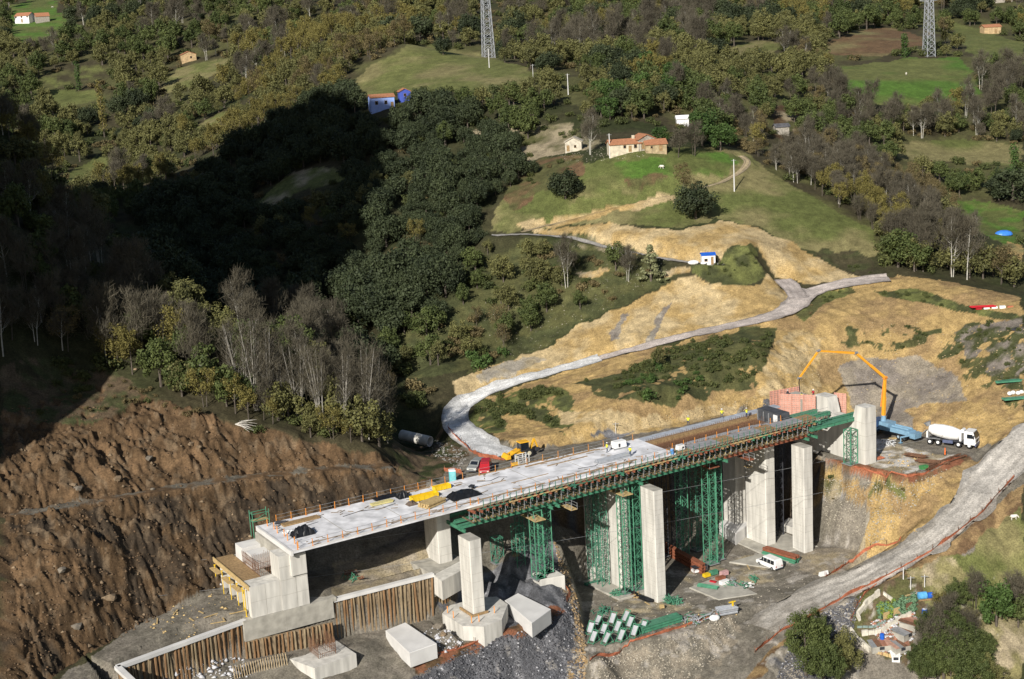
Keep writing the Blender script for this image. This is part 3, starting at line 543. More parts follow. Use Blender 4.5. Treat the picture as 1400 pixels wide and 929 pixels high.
for i in range(5):
    mb = MB(); e = limbs(mb, 11, 3.4, 15, .98, .62, .15, 5, .8, 1 + i % 3, 3); q = leaves(np.array(e), .25, 160, 1.4, .4); t = twigs(e, 2200, 1.2, .035, None)
    proto('bare', i, leafmesh('crown', np.concatenate([q, t]), LM['twig']), mb.mesh('trunk', [BARKP if i % 2 else BARK]))
STEMB = nmat('stem bark', (.33,.31,.27), .9, 0, .4, 2)
for i in range(3):
    mb = MB(); e = limbs(mb, 13, 2.6, 12, .98, .5, .24, 5, .9, 4 + i, 2); q = leaves(np.array(e), .25, 120, 1.6, .4); t = twigs(e, 1500, 1.2, .022, None)
    proto('stem', i, leafmesh('crown', np.concatenate([q, t]), LM['twig']), mb.mesh('trunk', [STEMB]))
for i in range(3): proto('near', i, crown('crown', LM['olive'] if i == 1 else LM['green'], 4, 8.5, 1.0, 80, 11000, .24, .2, 1, i), simple_trunk(3.6, 8))
for i in range(3): proto('shrub', i, crown('crown', LM['bush'], 1.6, 1.9, -.2, 14, 420, .34, .42, .8, i), None)
for i in range(2): proto('brush', i, crown('crown', LM['rust'], 1.5, 1.6, -.2, 12, 360, .3, .42, .8, i), None)
for i in range(2): proto('laurelshrub', i, crown('crown', LM['laurel'], 1.5, 2.2, -.2, 14, 520, .32, .42, .9, i), None)
NAMES = dict(oak=('holm_oak', 'tree'), green=('broadleaf_tree', 'tree'), laurel=('laurel_tree', 'tree'), olive=('olive_green_tree', 'tree'), pale=('pale_tree', 'tree'), gold=('autumn_tree', 'tree'), rust=('withered_tree', 'tree'), bare=('bare_tree', 'tree'), near=('broadleaf_tree', 'tree'), stem=('bare_tree', 'tree'), shrub=('shrub', 'shrub'), brush=('brown_shrub', 'shrub'), laurelshrub=('bright_shrub', 'shrub'))
NTREE = 0
def plant(kind, x, y, s, label, group=None, rz=None, sz=None, i=None, z=None):
    global NTREE; NTREE += 1
    tm, cm = PROTO[kind][random.randrange(len(PROTO[kind])) if i is None else i]; nm, cat = NAMES[kind]; zz = ground(x, y) if z is None else z
    rz = random.random() * 6.28 if rz is None else rz
    if tm is None:
        o = bpy.data.objects.new(nm, cm); COL.objects.link(o); o.location = (x, y, zz); o.rotation_euler = (0, 0, rz); o.scale = (s, s, sz or s); return tag(o, label, cat, group)
    t = thing(nm, label, cat, (x, y, zz), rz, group); t.scale = (s, s, sz or s)
    for n2, me in (('trunk', tm), ('crown', cm)): o = bpy.data.objects.new(n2, me); COL.objects.link(o); o.parent = t
    return t
def ptree(kind, px, py, s, label, **k):
    p = hitgrid(px, py); return plant(kind, p[0], p[1], s, label, **k)
# scattering ------------------------------------------------------------
def clsat(x, y):
    a = np.clip(np.round(np.interp(x / y, ang, range(len(ang)))).astype(int), 0, len(ang) - 1); b = np.clip(np.round(np.interp(y, rows, range(len(rows)))).astype(int), 0, len(rows) - 1); return CLS[b, a]
def visible(x, y, z, lift):
    """row-wise horizon test along the view column"""
    a = np.clip(np.round(np.interp(x / y, ang, range(len(ang)))).astype(int), 0, len(ang) - 1); ok = np.zeros(len(x), bool)
    tanmax = np.maximum.accumulate((GZb - H) / GY, 0); b = np.clip(np.interp(y, rows, range(len(rows))).astype(int) - 3, 0, len(rows) - 1); return (z + lift - H) / y > tanmax[b, a] - .002
TREES = []      # (kind, x, y, z, scale, zone label, group)
RECTS = [(742,165,922,214),(502,124,562,142),(16,12,70,40),(244,66,274,90),(1335,36,1382,52),(1345,300,1400,325),(1258,0,1282,52),(655,0,680,94),(955,345,985,365),(770,95,782,130),(1060,172,1080,188),(926,160,945,175),(1360,0,1385,8),(132,100,152,190)]
KEEPX = []
def blocks(x, y, z, h, w_):
    """does a tree here hide a field, a house or another open place of the photo?"""
    d = np.array([x, y, z]) - np.array([0, 0, H]); zc = d @ FW; px = 700 + F * (d @ IX) / zc; py = 464.5 + F * (d @ IY) / zc; k = F / zc; top = py - h * k; hw_ = w_ * k
    for a, b, c, e in RECTS:
        if px + hw_ * .7 > a and px - hw_ * .7 < c and top < e and py > b: return True
    q = hitgrid(px, py - h * k * .62); return clsat(np.array([q[0]]), np.array([q[1]]))[0] == 3
def scatter(pts, spacing, mix, s0, s1, label, group, allow=(0, 1), world=None, lift=8, fan_sp=True, ypad=0, clump=0):
    poly = world or wpoly(pts); P_ = np.array([p[:2] for p in poly]); x0, y0 = P_.min(0); x1, y1 = P_.max(0); y1 = min(y1 + ypad, 1300)
    out = []; y = y0
    while y < y1:
        sp = spacing * (max(1, (y / 330) ** .8) if fan_sp else 1) * (.84 if y > 340 and spacing > 3 else 1); n = int((x1 - x0) / sp) + 1
        xs = x0 + (np.arange(n) + rng.random(n)) * sp; ys = y + rng.random(n) * sp; out.append(np.c_[xs, ys, np.full(n, sp / spacing)]); y += sp
    q = np.concatenate(out); k = inside(q[:, 0], q[:, 1], [p[:2] for p in poly]); q = q[k]
    if clump: q = q[fbm(q[:, 0] / 14, q[:, 1] / 14, 5, 3) * 2.4 + .5 > clump * rng.random(len(q))]
    q = q[np.isin(clsat(q[:, 0], q[:, 1]), allow)]; z = groundv(q[:, 0], q[:, 1]); v = visible(q[:, 0], q[:, 1], z, lift) & (np.abs(q[:, 0] / q[:, 1]) < .40); q = q[v]; z = z[v]
    kinds = list(mix); w_ = np.array([mix[a] for a in kinds], float); w_ /= w_.sum()
    # species keep to patches
    nz = np.stack([fbm(q[:, 0] / 30 + i * 7, q[:, 1] / 30, 100 + i, 2) * 1.8 + np.log(w_[i] + 1e-3) * .35 + rng.random(len(q)) * .45 for i in range(len(kinds))], 1) if len(q) else np.zeros((0, 1))
    ch = nz.argmax(1) if len(q) else []
    FS = np.where(q[:, 1] > 340, .8, 1.) if len(q) else []
    for i in range(len(q)):
        if kinds[ch[i]] in ('shrub', 'brush', 'laurelshrub'): pass
        elif blocks(q[i, 0], q[i, 1], z[i], 8 * s1 * FS[i], 3 * s1): continue
        TREES.append((kinds[ch[i]], q[i, 0], q[i, 1], z[i], random.uniform(s0, s1) * min(q[i, 2], 1.5) * FS[i], label, group))
PRN = {'oak': 'dark holm oak', 'green': 'green broadleaf tree', 'laurel': 'bright green laurel tree', 'olive': 'olive green tree', 'pale': 'pale leaved tree', 'gold': 'golden autumn tree', 'rust': 'half withered brown tree', 'bare': 'bare grey tree', 'shrub': 'low green shrub', 'brush': 'low brown shrub', 'laurelshrub': 'low bright green shrub'}
scatter([(0,125),(40,190),(80,270),(110,330),(200,400),(300,440),(420,498),(500,565),(548,630),(480,612),(400,592),(300,566),(190,528),(100,500),(0,522)], 4.3, dict(bare=2.6, green=2.8, gold=1.0, rust=.9, olive=1.8, oak=1.8), .55, .95, 'crowding the near ridge above the brown cutting', 'trees on the near left ridge')
scatter([(190,300),(330,205),(420,150),(500,132),(545,134),(640,158),(700,200),(690,240),(665,300),(655,340),(610,410),(590,455),(500,470),(400,440),(300,400),(200,360)], 6.0, dict(oak=9, green=.9, gold=.7, olive=.9, bare=.5), .6, 1.15, 'in the dense dark wood in the middle of the slope', 'holm oaks of the dark wood')
scatter([(320,150),(410,65),(500,25),(570,5),(585,30),(560,62),(500,90),(460,130),(400,155),(330,200),(250,230)], 6, dict(gold=5, rust=1.5, olive=2, bare=1.2), .7, 1.1, 'on the golden slope left of the upper clearing', 'autumn trees on the golden slope')
scatter([(0,0),(560,0),(500,25),(410,65),(320,150),(240,230),(190,300),(120,330),(90,250),(40,170),(0,110)], 6.4, dict(green=3.2, bare=2.2, olive=4, rust=.6, gold=1.0, oak=1.6, pale=.3), .55, 1.15, 'on the far valley side at the upper left', 'trees on the far left valley side')
scatter([(560,0),(1400,0),(1400,200),(1200,190),(1050,200),(1000,185),(900,160),(760,190),(700,195),(640,155),(560,130),(600,50)], 6.2, dict(green=3, bare=2.4, olive=4.2, rust=.7, gold=1.1, oak=1.8, pale=.6), .55, 1.15, 'on the upper hillside above the farm', 'trees on the upper hillside')
scatter([(820,190),(815,130),(850,105),(930,110),(990,150),(1000,200),(960,196)], 6.4, dict(laurel=4, green=3, oak=1), .9, 1.25, 'behind the farmhouse', 'trees behind the farmhouse')
scatter([(1020,205),(1050,185),(1150,210),(1250,260),(1340,310),(1400,345),(1400,400),(1330,382),(1225,372),(1198,322),(1130,276),(1060,236)], 4.4, dict(bare=6, rust=2.4, olive=1.2, gold=.8), .65, 1.0, 'in the bare wood along the right edge of the meadow', 'bare trees beside the meadow')
scatter([(1040,150),(1200,150),(1400,180),(1400,300),(1340,278),(1280,262),(1200,225),(1080,185)], 7, dict(laurel=2.5, green=3, bare=2, olive=2, oak=1.5), .7, 1.1, 'between the fields on the right hillside', 'trees between the right fields')
scatter([(690,285),(660,240),(700,195),(760,190),(820,205),(780,230),(740,250)], 7, dict(oak=3, bare=1, green=1, olive=1), .6, .95, 'at the left edge of the meadow', 'trees at the meadow edge')
scatter([(500,470),(600,440),(650,350),(700,335),(780,350),(860,360),(905,375),(830,412),(740,460),(640,500),(560,520),(545,560),(480,520)], 6.5, dict(oak=1.2, green=2.4, bare=1.8, rust=1.4, olive=2, laurel=.8), .45, .8, 'on the scrubby slope above the looping road', 'trees on the scrubby slope')
scatter([(190,360),(300,400),(400,440),(500,480),(545,560),(500,560),(420,490),(300,430),(200,390)], 5.5, dict(bare=3, green=2, oak=2), .8, 1.1, 'in the shaded valley behind the ridge', 'trees in the shaded valley', ypad=20)
NT = len(TREES)
# undergrowth
def under(pts, sp, mix, s0, s1, allow=(0, 1), clump=1.2): scatter(pts, sp, mix, s0, s1, 'under', None, allow, lift=3, clump=clump)
under([(0,0),(1400,0),(1400,400),(1200,370),(1200,320),(1000,210),(700,200),(640,340),(600,500),(500,600),(400,600),(180,530),(0,520)], 5.2, dict(shrub=3, brush=2), .9, 1.7)
under([(500,600),(600,500),(650,350),(700,330),(900,375),(830,420),(640,512),(600,560)], 2.3, dict(shrub=3, brush=1, laurelshrub=1), .6, 1.3)
under([(650,560),(700,530),(800,520),(1000,450),(1070,440),(1050,530),(900,560),(790,600),(700,600)], 1.5, dict(shrub=4, brush=1, laurelshrub=.6), .3, .8, (1,))
under([(1000,340),(1400,400),(1400,560),(1150,460),(1080,430),(960,375)], 2.2, dict(shrub=4, brush=1), .2, .5, (1,))
under([(0,500),(90,490),(190,530),(300,572),(420,602),(540,640),(400,600),(180,560),(0,570)], 1.8, dict(shrub=3, brush=3), .3, .8, (0,1,2))
under([(1110,640),(1250,650),(1260,700),(1120,700)], 1.6, dict(shrub=3, brush=1), .2, .5, (1,))
under([(640,180),(830,175),(830,240),(700,300),(650,250)], 3, dict(shrub=3, brush=2), .4, .9, (1,))
by = {}
for i, t in enumerate(TREES): by.setdefault(t[0], []).append((t[2], i))
SOLO = set()
LIM = dict(oak=170, green=120, bare=170, gold=60, rust=70, olive=70, laurel=60, pale=10, shrub=0, brush=0, laurelshrub=0)
for kd, L in by.items():
    L = [l for l in L if l[1] < NT]; L.sort(); SOLO |= {i for _, i in L[:LIM.get(kd, 0)]}
for i in sorted(SOLO):
    kd, x, y, z, s, lab, g = TREES[i]; plant(kd, x, y, s, PRN[kd] + ' ' + lab, g, sz=s * random.uniform(.85, 1.2))
def woods(name, kd, pi, pts, label):
    """everything past the counted trees: one object that scatters a tree over points"""
    tm, cm = PROTO[kd][pi]; pr = cm
    if tm is not None:
        bm = bmesh.new(); bm.from_mesh(tm); n0 = len(bm.faces); bm.from_mesh(cm); bm.faces.ensure_lookup_table()
        for f in bm.faces[n0:]: f.material_index = 1
        pr = bpy.data.meshes.new('woodland_tree'); bm.to_mesh(pr); bm.free(); pr.materials.append(tm.materials[0]); pr.materials.append(cm.materials[0])
    po = bpy.data.objects.new('woodland_tree', pr)
    me = bpy.data.meshes.new(name); n = len(pts); P_ = np.array([(t[1], t[2], t[3]) for t in pts]); me.vertices.add(n); me.vertices.foreach_set('co', P_.astype(np.float32).ravel())
    s = np.array([(t[4], t[4], t[4] * random.uniform(.85, 1.2)) for t in pts]); r = np.zeros((n, 3)); r[:, 2] = rng.random(n) * 6.28
    for nm_, ar in (('tree_scale', s), ('tree_turn', r)): a = me.attributes.new(nm_, 'FLOAT_VECTOR', 'POINT'); a.data.foreach_set('vector', ar.astype(np.float32).ravel())
    o = bpy.data.objects.new(name, me); COL.objects.link(o); tag(o, label, 'woodland', kind='stuff')
    ng = bpy.data.node_groups.new(name, 'GeometryNodeTree'); ng.interface.new_socket('Geometry', in_out='INPUT', socket_type='NodeSocketGeometry'); ng.interface.new_socket('Geometry', in_out='OUTPUT', socket_type='NodeSocketGeometry')
    gi = ng.nodes.new('NodeGroupInput'); go = ng.nodes.new('NodeGroupOutput'); oi = ng.nodes.new('GeometryNodeObjectInfo'); oi.inputs['Object'].default_value = po; ip = ng.nodes.new('GeometryNodeInstanceOnPoints')
    for nm_, sock in (('tree_scale', 'Scale'), ('tree_turn', 'Rotation')):
        na = ng.nodes.new('GeometryNodeInputNamedAttribute'); na.data_type = 'FLOAT_VECTOR'; na.inputs['Name'].default_value = nm_; ng.links.new(na.outputs['Attribute'], ip.inputs[sock])
    ng.links.new(gi.outputs[0], ip.inputs['Points']); ng.links.new(oi.outputs['Geometry'], ip.inputs['Instance']); ng.links.new(ip.outputs[0], go.inputs[0])
    md = o.modifiers.new('scatter', 'NODES'); md.node_group = ng
rest = {}
for i, t in enumerate(TREES):
    if i in SOLO: continue
    pi = random.randrange(len(PROTO[t[0]])); rest.setdefault((t[0], pi, i >= NT), []).append(t)
for (kd, pi, u), pts in rest.items(): woods('undergrowth' if u else 'woodland', kd, pi, pts, ('undergrowth of %ss between the trees and on the slopes' if u else 'far off %ss merging into woodland on the slopes') % PRN[kd])
print('TREES', len(TREES), 'solo', len(SOLO), {k: len(v) for k, v in by.items()})
# ------------------------------------------------------------------ materials for the works
CONC = nmat('concrete', (.60,.58,.53), .85, 0, .30, 1.1, .15, stretch=(1,1,.14)); CONCD = nmat('weathered concrete', (.40,.38,.33), .9, 0, .3, .8, .2); CONCW = nmat('fresh pale concrete', (.66,.65,.63), .8, 0, .16, .35, .1)
DECKM = nmat('deck concrete', (.74,.74,.76), .8, 0, .36, .5, .1); WOOD = nmat('formwork timber', (.33,.22,.11), .8, 0, .4, 3); WOODL = nmat('new timber', (.52,.38,.18), .8, 0, .3, 3); PLYG = nmat('grey plywood', (.30,.30,.31), .8, 0, .3, 1)
GREEN = nmat('green painted steel', (.075,.245,.15), .5, 0, .3, 1.5); GREEND = nmat('dull green steel', (.06,.2,.13), .6, 0, .35, 2); REDST = nmat('red lead steel', (.28,.10,.055), .7, 0, .35, 2); RUST = nmat('rusty steel', (.19,.10,.06), .9, 0, .45, 2.5, .2)  # the dull green also stands in for shade on green steel
ORANGE = nmat('orange paint', (.72,.27,.05), .6, 0, .2, 2); PINKST = nmat('salmon formwork steel', (.72,.36,.27), .6, 0, .25, 2); BLACK = nmat('black tarpaulin', (.012,.013,.016), .45, 0, .4, 2, .5); WHITE = nmat('white paint', (.78,.78,.77), .45, 0, .1, 1.5); YELLOW = nmat('yellow paint', (.75,.50,.02), .45, 0, .15, 1.5)
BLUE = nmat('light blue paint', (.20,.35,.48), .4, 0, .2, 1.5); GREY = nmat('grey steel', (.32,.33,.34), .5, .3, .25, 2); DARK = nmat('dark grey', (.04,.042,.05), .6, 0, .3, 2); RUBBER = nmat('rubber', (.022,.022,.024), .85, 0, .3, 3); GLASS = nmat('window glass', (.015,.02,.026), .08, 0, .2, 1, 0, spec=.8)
REDP = nmat('red paint', (.42,.02,.03), .35, 0, .15, 1); TURQ = nmat('turquoise plastic', (.16,.55,.60), .5, 0, .12, 1); BLUEP = nmat('blue plastic', (.02,.12,.55), .5, 0, .2, 2); NET = nmat('orange netting', (.45,.15,.08), .8, 0, .4, 3); STONE = nmat('rubble stone', (.36,.33,.28), .9, 0, .45, 2, .4)
TILE = nmat('clay roof tiles', (.42,.19,.10), .85, 0, .45, 2.5, .3, stretch=(1, 4, 1)); PLASTER = nmat('limewashed plaster', (.62,.55,.42), .9, 0, .3, 1.2, .1); GALV = nmat('galvanised steel', (.48,.50,.53), .45, .35, .2, 2); SKIN = nmat('skin', (.45,.27,.19), .6, 0, .1, 3); SLATE = nmat('dark shale rock', (.11,.11,.12), .85, 0, .5, 1.5, .5); PALER = nmat('pale rock', (.42,.33,.22), .9, 0, .45, 1.2, .5)
ROADM = nmat('pale dusty road', (.43,.41,.38), .9, 0, .3, .35, .1); ROADC = nmat('white concrete road', (.66,.65,.63), .85, 0, .22, .4); ROADG = nmat('compacted gravel road', (.30,.285,.255), .95, 0, .38, .35, .2); EARTHR = nmat('rutted earth track', (.34,.27,.16), .95, 0, .35, .6, .2)
MV = lambda p: Vector((float(p[0]), float(p[1]), float(p[2])))
def BV(t, n, z): return MV(B(t, n, z))
RZ = AL          # turn of the bridge axis
def bbox(mb, t0, t1, n0, n1, z0, z1, taper=0, mi=0, zs=None):
    """box in bridge axes"""
    c = [BV(t0,n0,z0), BV(t1,n0,z0), BV(t1,n1,z0), BV(t0,n1,z0), BV(t0+taper,n0+taper,z1), BV(t1-taper,n0+taper,z1), BV(t1-taper,n1-taper,z1), BV(t0+taper,n1-taper,z1)]
    mb.add(c, [(0,1,2,3),(7,6,5,4),(4,5,1,0),(5,6,2,1),(6,7,3,2),(7,4,0,3)], mi)
def piece(name, mat, parent, *a, **k):
    mb = MB(); bbox(mb, *a, **k); return mb.build(name, mat, parent)
def root(name, label, cat, t, n, z, group=None): # things are modelled in world coordinates, the empty marks their base
    p = B(t, n, z); o = bpy.data.objects.new(name, None); COL.objects.link(o); o.location = p; o.empty_display_size = .5; return tag(o, label, cat, group)
def own(mb, name, mat, r, smooth=False, kind=None):
    """build geometry given in world coordinates as a part of r (r is only translated)"""
    L = r.location; mb.v = [(x - L.x, y - L.y, z - L.z) for x, y, z in mb.v]; return mb.build(name, mat, r, smooth, kind)
def ownb(name, mat, r, *a, **k): mb = MB(); bbox(mb, *a, **k); return own(mb, name, mat, r)
# ------------------------------------------------------------------ roads as sheets on the ground
def cmat(name):
    m = GM.copy(); m.name = name; return m
def roadstrip(name, pth, half, colr, lift=.1, rough=.5, cols=14, ruts=1., fade=0):
    P_ = [np.array(p, float) for p in pth]; fine = []
    for i in range(len(P_) - 1):
        m_ = max(1, int(np.linalg.norm(P_[i+1] - P_[i]) / 1.0))
        for j in range(m_):
            f = j / m_; p0 = P_[max(i-1,0)]; p1 = P_[i]; p2 = P_[i+1]; p3 = P_[min(i+2,len(P_)-1)]
            fine.append(.5 * (2*p1 + (p2-p0)*f + (2*p0-5*p1+4*p2-p3)*f*f + (3*p1-p0-3*p2+p3)*f**3))
    fine.append(P_[-1]); X = []; Y = []; Z = []
    for i, p in enumerate(fine):
        d = fine[min(i+1, len(fine)-1)] - fine[max(i-1, 0)]; d = d[:2] / (np.linalg.norm(d[:2]) + 1e-9); s = np.array([d[1], -d[0]]); hw = half if not callable(half) else half(i / len(fine))
        for c in range(cols + 1):
            o = (c / cols * 2 - 1) * hw; o += (vn(i * .35, 0., 7) - .5) * rough if c == 0 else (vn(i * .35, 0., 9) - .5) * rough if c == cols else 0
            X.append(p[0] + s[0]*o); Y.append(p[1] + s[1]*o)
    X = np.array(X); Y = np.array(Y); Z = groundv(X, Y) + lift; sh = (len(fine), cols + 1); Z = Z.reshape(sh)
    Z = np.maximum(Z, (Z[:, cols//2:cols//2+1]) - .15); X = X.reshape(sh); Y = Y.reshape(sh)
    i_, c_ = np.meshgrid(np.arange(sh[0]) * 1., np.arange(sh[1]) * 14. / cols, indexing='ij'); cols = 14; f = np.clip(1 + fbm(i_ / 9., c_ / 1.3, 33, 4) * 1.1 * ruts - .25 * ruts * (np.abs(np.abs(c_ / cols - .5) - .2) < .07) + fbm(X / 3, Y / 3, 5, 3) * .5, .35, 1.5); edge = np.clip(np.minimum(c_, cols - c_) / 1.5, .55, 1)
    w2 = np.clip((fbm(i_ / 14., c_ / 3., 77, 3) - .08) * 4, 0, .7) * ruts; cc = np.array(colr)[None, None] * (f * edge)[..., None] * (1 - w2[..., None]) + np.array((.17, .15, .12)) * w2[..., None]
    if fade: g_ = (np.clip((i_ / sh[0] - (1 - fade)) / fade, 0, 1) * (.6 + fbm(X / 2, Y / 2, 9, 3) * 1.6))[..., None].clip(0, 1); cc = cc * (1 - g_) + np.array((.19, .17, .14)) * g_
    return link(name, grid_mesh(name, X, Y, Z, cc), RMAT, kind='structure', smooth=True)
RMAT = cmat('road surface')
for n_ in RMAT.node_tree.nodes:
    if n_.type == 'BUMP': n_.inputs['Strength'].default_value = .15
roadstrip('access_road', ROAD_UP[:9], lambda f: 2.6 + .7 * math.exp(-((f - .22) / .15) ** 2), (.66,.66,.65), .16, ruts=.15)
roadstrip('access_road', ROAD_UP[8:], lambda f: 2.1 + 1.2 * f, (.50,.44,.40), .16, ruts=.2)
roadstrip('access_road', ROAD_SP, 2.2, (.42,.37,.34), .2, ruts=.5)
roadstrip('haul_road', ROAD_DN[:11], lambda f: 4.0 + .6 * math.sin(f * 9) - 1.6 * max(0, f - .8) * 5, (.47,.44,.395), .14, 2.6, 22, .6, .35)
roadstrip('farm_track', TRACK, .95, (.36,.29,.18), .12, .4, 8); roadstrip('farm_track', TRACK2, 1.1, (.36,.34,.31), .14, .4, 8, .4)
# ------------------------------------------------------------------ deck
def W_(t): return 14.2 - .045 * t
deck = root('bridge_deck', 'long white concrete viaduct deck under construction crossing the picture', 'bridge deck', 0, -7, 22)
def loft(mb, sects, mi=0):
    n = len(sects[0]); b = len(mb.v); vs = [p for s in sects for p in s]
    fs = [(i*n+k, i*n+(k+1) % n, (i+1)*n+(k+1) % n, (i+1)*n+k) for i in range(len(sects)-1) for k in range(n)] + [tuple(range(n)), tuple((len(sects)-1)*n + k for k in reversed(range(n)))]
    mb.add(vs, fs, mi)
def dsec(t, prof): return [BV(t, n if n > -7 else -W_(t) + (n + 14), deckz(t) + z) for n, z in prof]
prof = [(0,0),(-14,0),(-14,-.28),(-11.4,-.55),(-10.2,-1.75),(-3.8,-1.75),(-2.5,-.55),(0,-.28)]
joints = [0, 9.5, 19, 28.5, 34, 43.5, 53, 60.5, 69]
for a, b in zip(joints, joints[1:]):
    mb = MB(); loft(mb, [dsec(a + .012, prof), dsec((a+b)/2, prof), dsec(b - .012, prof)]); own(mb, 'deck_section', DECKM, deck)
mb = MB()                                        # kerb upstand and end beam
loft(mb, [[BV(t, n, deckz(t) + z) for n, z in ((.02,.004),(-.35,.004),(-.35,.1),(.02,.1))] for t in (.05, 30)]); own(mb, 'kerb_upstand', CONCW, deck)
ownb('end_kerb', CONCW, deck, -.35, -.01, -13.9, .02, 21.4, 22.14)
# part not yet cast: trough of rebar between timber strips
def strip(name, mat, t0, t1, n0, n1, z0, z1, seg=6, par=None):
    mb = MB(); loft(mb, [[BV(t, n0, deckz(t)+z0), BV(t, n1, deckz(t)+z0), BV(t, n1, deckz(t)+z1), BV(t, n0, deckz(t)+z1)] for t in np.linspace(t0, t1, seg)]); return own(mb, name, mat, par or deck)
for i in range(10): strip('edge_form_board', PLYG if i % 3 else WOOD, 69.1 + i * 3.1, 72.15 + i * 3.1, .1, -2.4, -.22, -.02 + (i % 2) * .03, 2)
for i in range(10): strip('far_form_board', nmat('pale form board', (.40,.43,.48), .7, 0, .25, 1), 69.1 + i * 3.1, 72.15 + i * 3.1, -9.4, -11.1, -.2, .02 + (i % 2) * .03, 2)
strip('trough_side', WOOD, 69.1, 93.9, -2.42, -3.3, -1.3, -.25); strip('trough_side', WOOD, 69.1, 93.9, -9.38, -8.6, -1.3, -.25); strip('trough_floor', WOOD, 69.1, 93.9, -3.3, -8.6, -1.5, -1.25)
mb = MB()
for k in range(98):
    t = 69.4 + k * .25; z = deckz(t)
    mb.bar(BV(t, -2.6, z - .1), BV(t, -3.5, z - 1.0), .045); mb.bar(BV(t, -3.5, z - 1.0), BV(t, -8.4, z - 1.0), .045); mb.bar(BV(t, -8.4, z - 1.0), BV(t, -9.2, z - .1), .045)
for n in np.arange(-8.4, -3.4, .5): mb.bar(BV(69.4, n, deckz(69.4) - .95), BV(93.8, n, deckz(93.8) - .95), .045)
for n in (-2.75, -3.1, -8.75, -9.05): mb.bar(BV(69.4, n, deckz(69.4) - .3), BV(93.8, n, deckz(93.8) - .3), .045)
own(mb, 'reinforcement_mat', RUST, deck, kind='stuff')
mb = MB()
for k in range(52):
    t = 69.6 + k * .46; z = deckz(t)
    for n in (-2.55, -5.9, -9.25): mb.bar(BV(t, n, z - 1), BV(t, n + random.uniform(-.05,.05), z + random.uniform(.1,.45)), .04)
own(mb, 'starter_bars', RUST, deck, kind='stuff')
for i in range(3): strip('duct', GALV, 72 + i*1.2, 92 - i * 1.5, -3.1 - i*.35, -3.25 - i*.35, -.25, -.08, 4)
# long timbers and dark construction joints lying in the deck surface
for t0, t1, n, w_ in ((3,30,-1.6,.12),(29,44,-1.35,.3),(45,62,-1.3,.35),(46,60,-10.6,.35),(49,57,-8.6,.2),(38,52,-12.2,.3),(20,29,-12.3,.3),(3,9,-10.8,1.3),(33,40,-7.0,.12),(40,47,-5.2,.12)):
    strip('kicker_timber', WOOD, t0, t1, -abs(n), -abs(n) - w_, .004, .07 + w_ * .15, 3)
for a in joints[1:-1]: strip('casting_joint', CONCD, a - .05, a + .05, -.4, -13.0, .002, .01, 2)
# ------------------------------------------------------------------ guard rails
def guardrail(t0, t1, n, sp, label, colr, zoff=0, h=1.15, rails=2, nf=None):
    r = root('guard_rail', label, 'guard rail', t0, n if nf is None else nf(t0), deckz(t0) + zoff)
    pts = np.arange(t0, t1 + .01, sp); base = bpy.data.meshes.new('post'); mb = MB(); mb.box(-.05,.05,-.04,.04,0,h); mb.box(-.11,.11,-.11,.11,0,.05); pm = mb.mesh('post', [colr])
    L = r.location
    for t in pts:
        nn_ = n if nf is None else nf(t); o = bpy.data.objects.new('post', pm); COL.objects.link(o); o.parent = r; p = BV(t, nn_, deckz(t) + zoff) - L; o.location = p; o.rotation_euler = (random.uniform(-.05,.05), random.uniform(-.05,.05), RZ)
    for k in range(rails):
        mb = MB(); hh = h * (.5 + .48 * k)
        for a, b in zip(pts, pts[1:]):
            na, nb = (n, n) if nf is None else (nf(a), nf(b)); m_ = BV((a+b)/2, (na+nb)/2, deckz((a+b)/2) + zoff + hh - .05); mb.bar(BV(a, na, deckz(a)+zoff+hh), m_, .035); mb.bar(m_, BV(b, nb, deckz(b)+zoff+hh), .035)
        own(mb, 'rail', GREY, r)
guardrail(.8, 30, -.25, 2.4, 'orange posted rope rail along the near edge of the finished deck', ORANGE, .08)
guardrail(3, 34, 0, 2.4, 'orange posted rail along the far edge of the left deck end', ORANGE, .02, nf=lambda t: -W_(t) + .25)
guardrail(35, 69, 0, 3.0, 'rail with posts on the far deck edge beside the parked vehicles', nmat('faded orange', (.55,.25,.08), .7), .02, nf=lambda t: -W_(t) + .25)
guardrail(31, 102, 1.35, 1.2, 'green posted rail standing on the falsework walkway along the near side', GREEND, -.45, 1.5, 3)
guardrail(31, 69, -.2, 2.6, 'orange posts along the near deck edge above the falsework', ORANGE, .02, 1.0, 1)
guardrail(70, 96, -2.3, 2.4, 'rail of thin posts beside the rebar trough', ORANGE, .02, 1.0, 1)
r = root('guard_rail', 'orange posts across the left end of the deck', 'guard rail', 1.4, -7, 22)
for i in range(7): mb = MB(); p = BV(1.2 + (i % 2)*.3, -1 - i*2, 22.02); mb.box(-.06,.06,-.06,.06,0,1.1); o = mb.build('post', ORANGE, r); o.location = p - r.location
mb = MB(); mb.bar(BV(1.2,-1,22.9), BV(1.2,-13,22.9), .03); own(mb, 'rail', GREY, r)
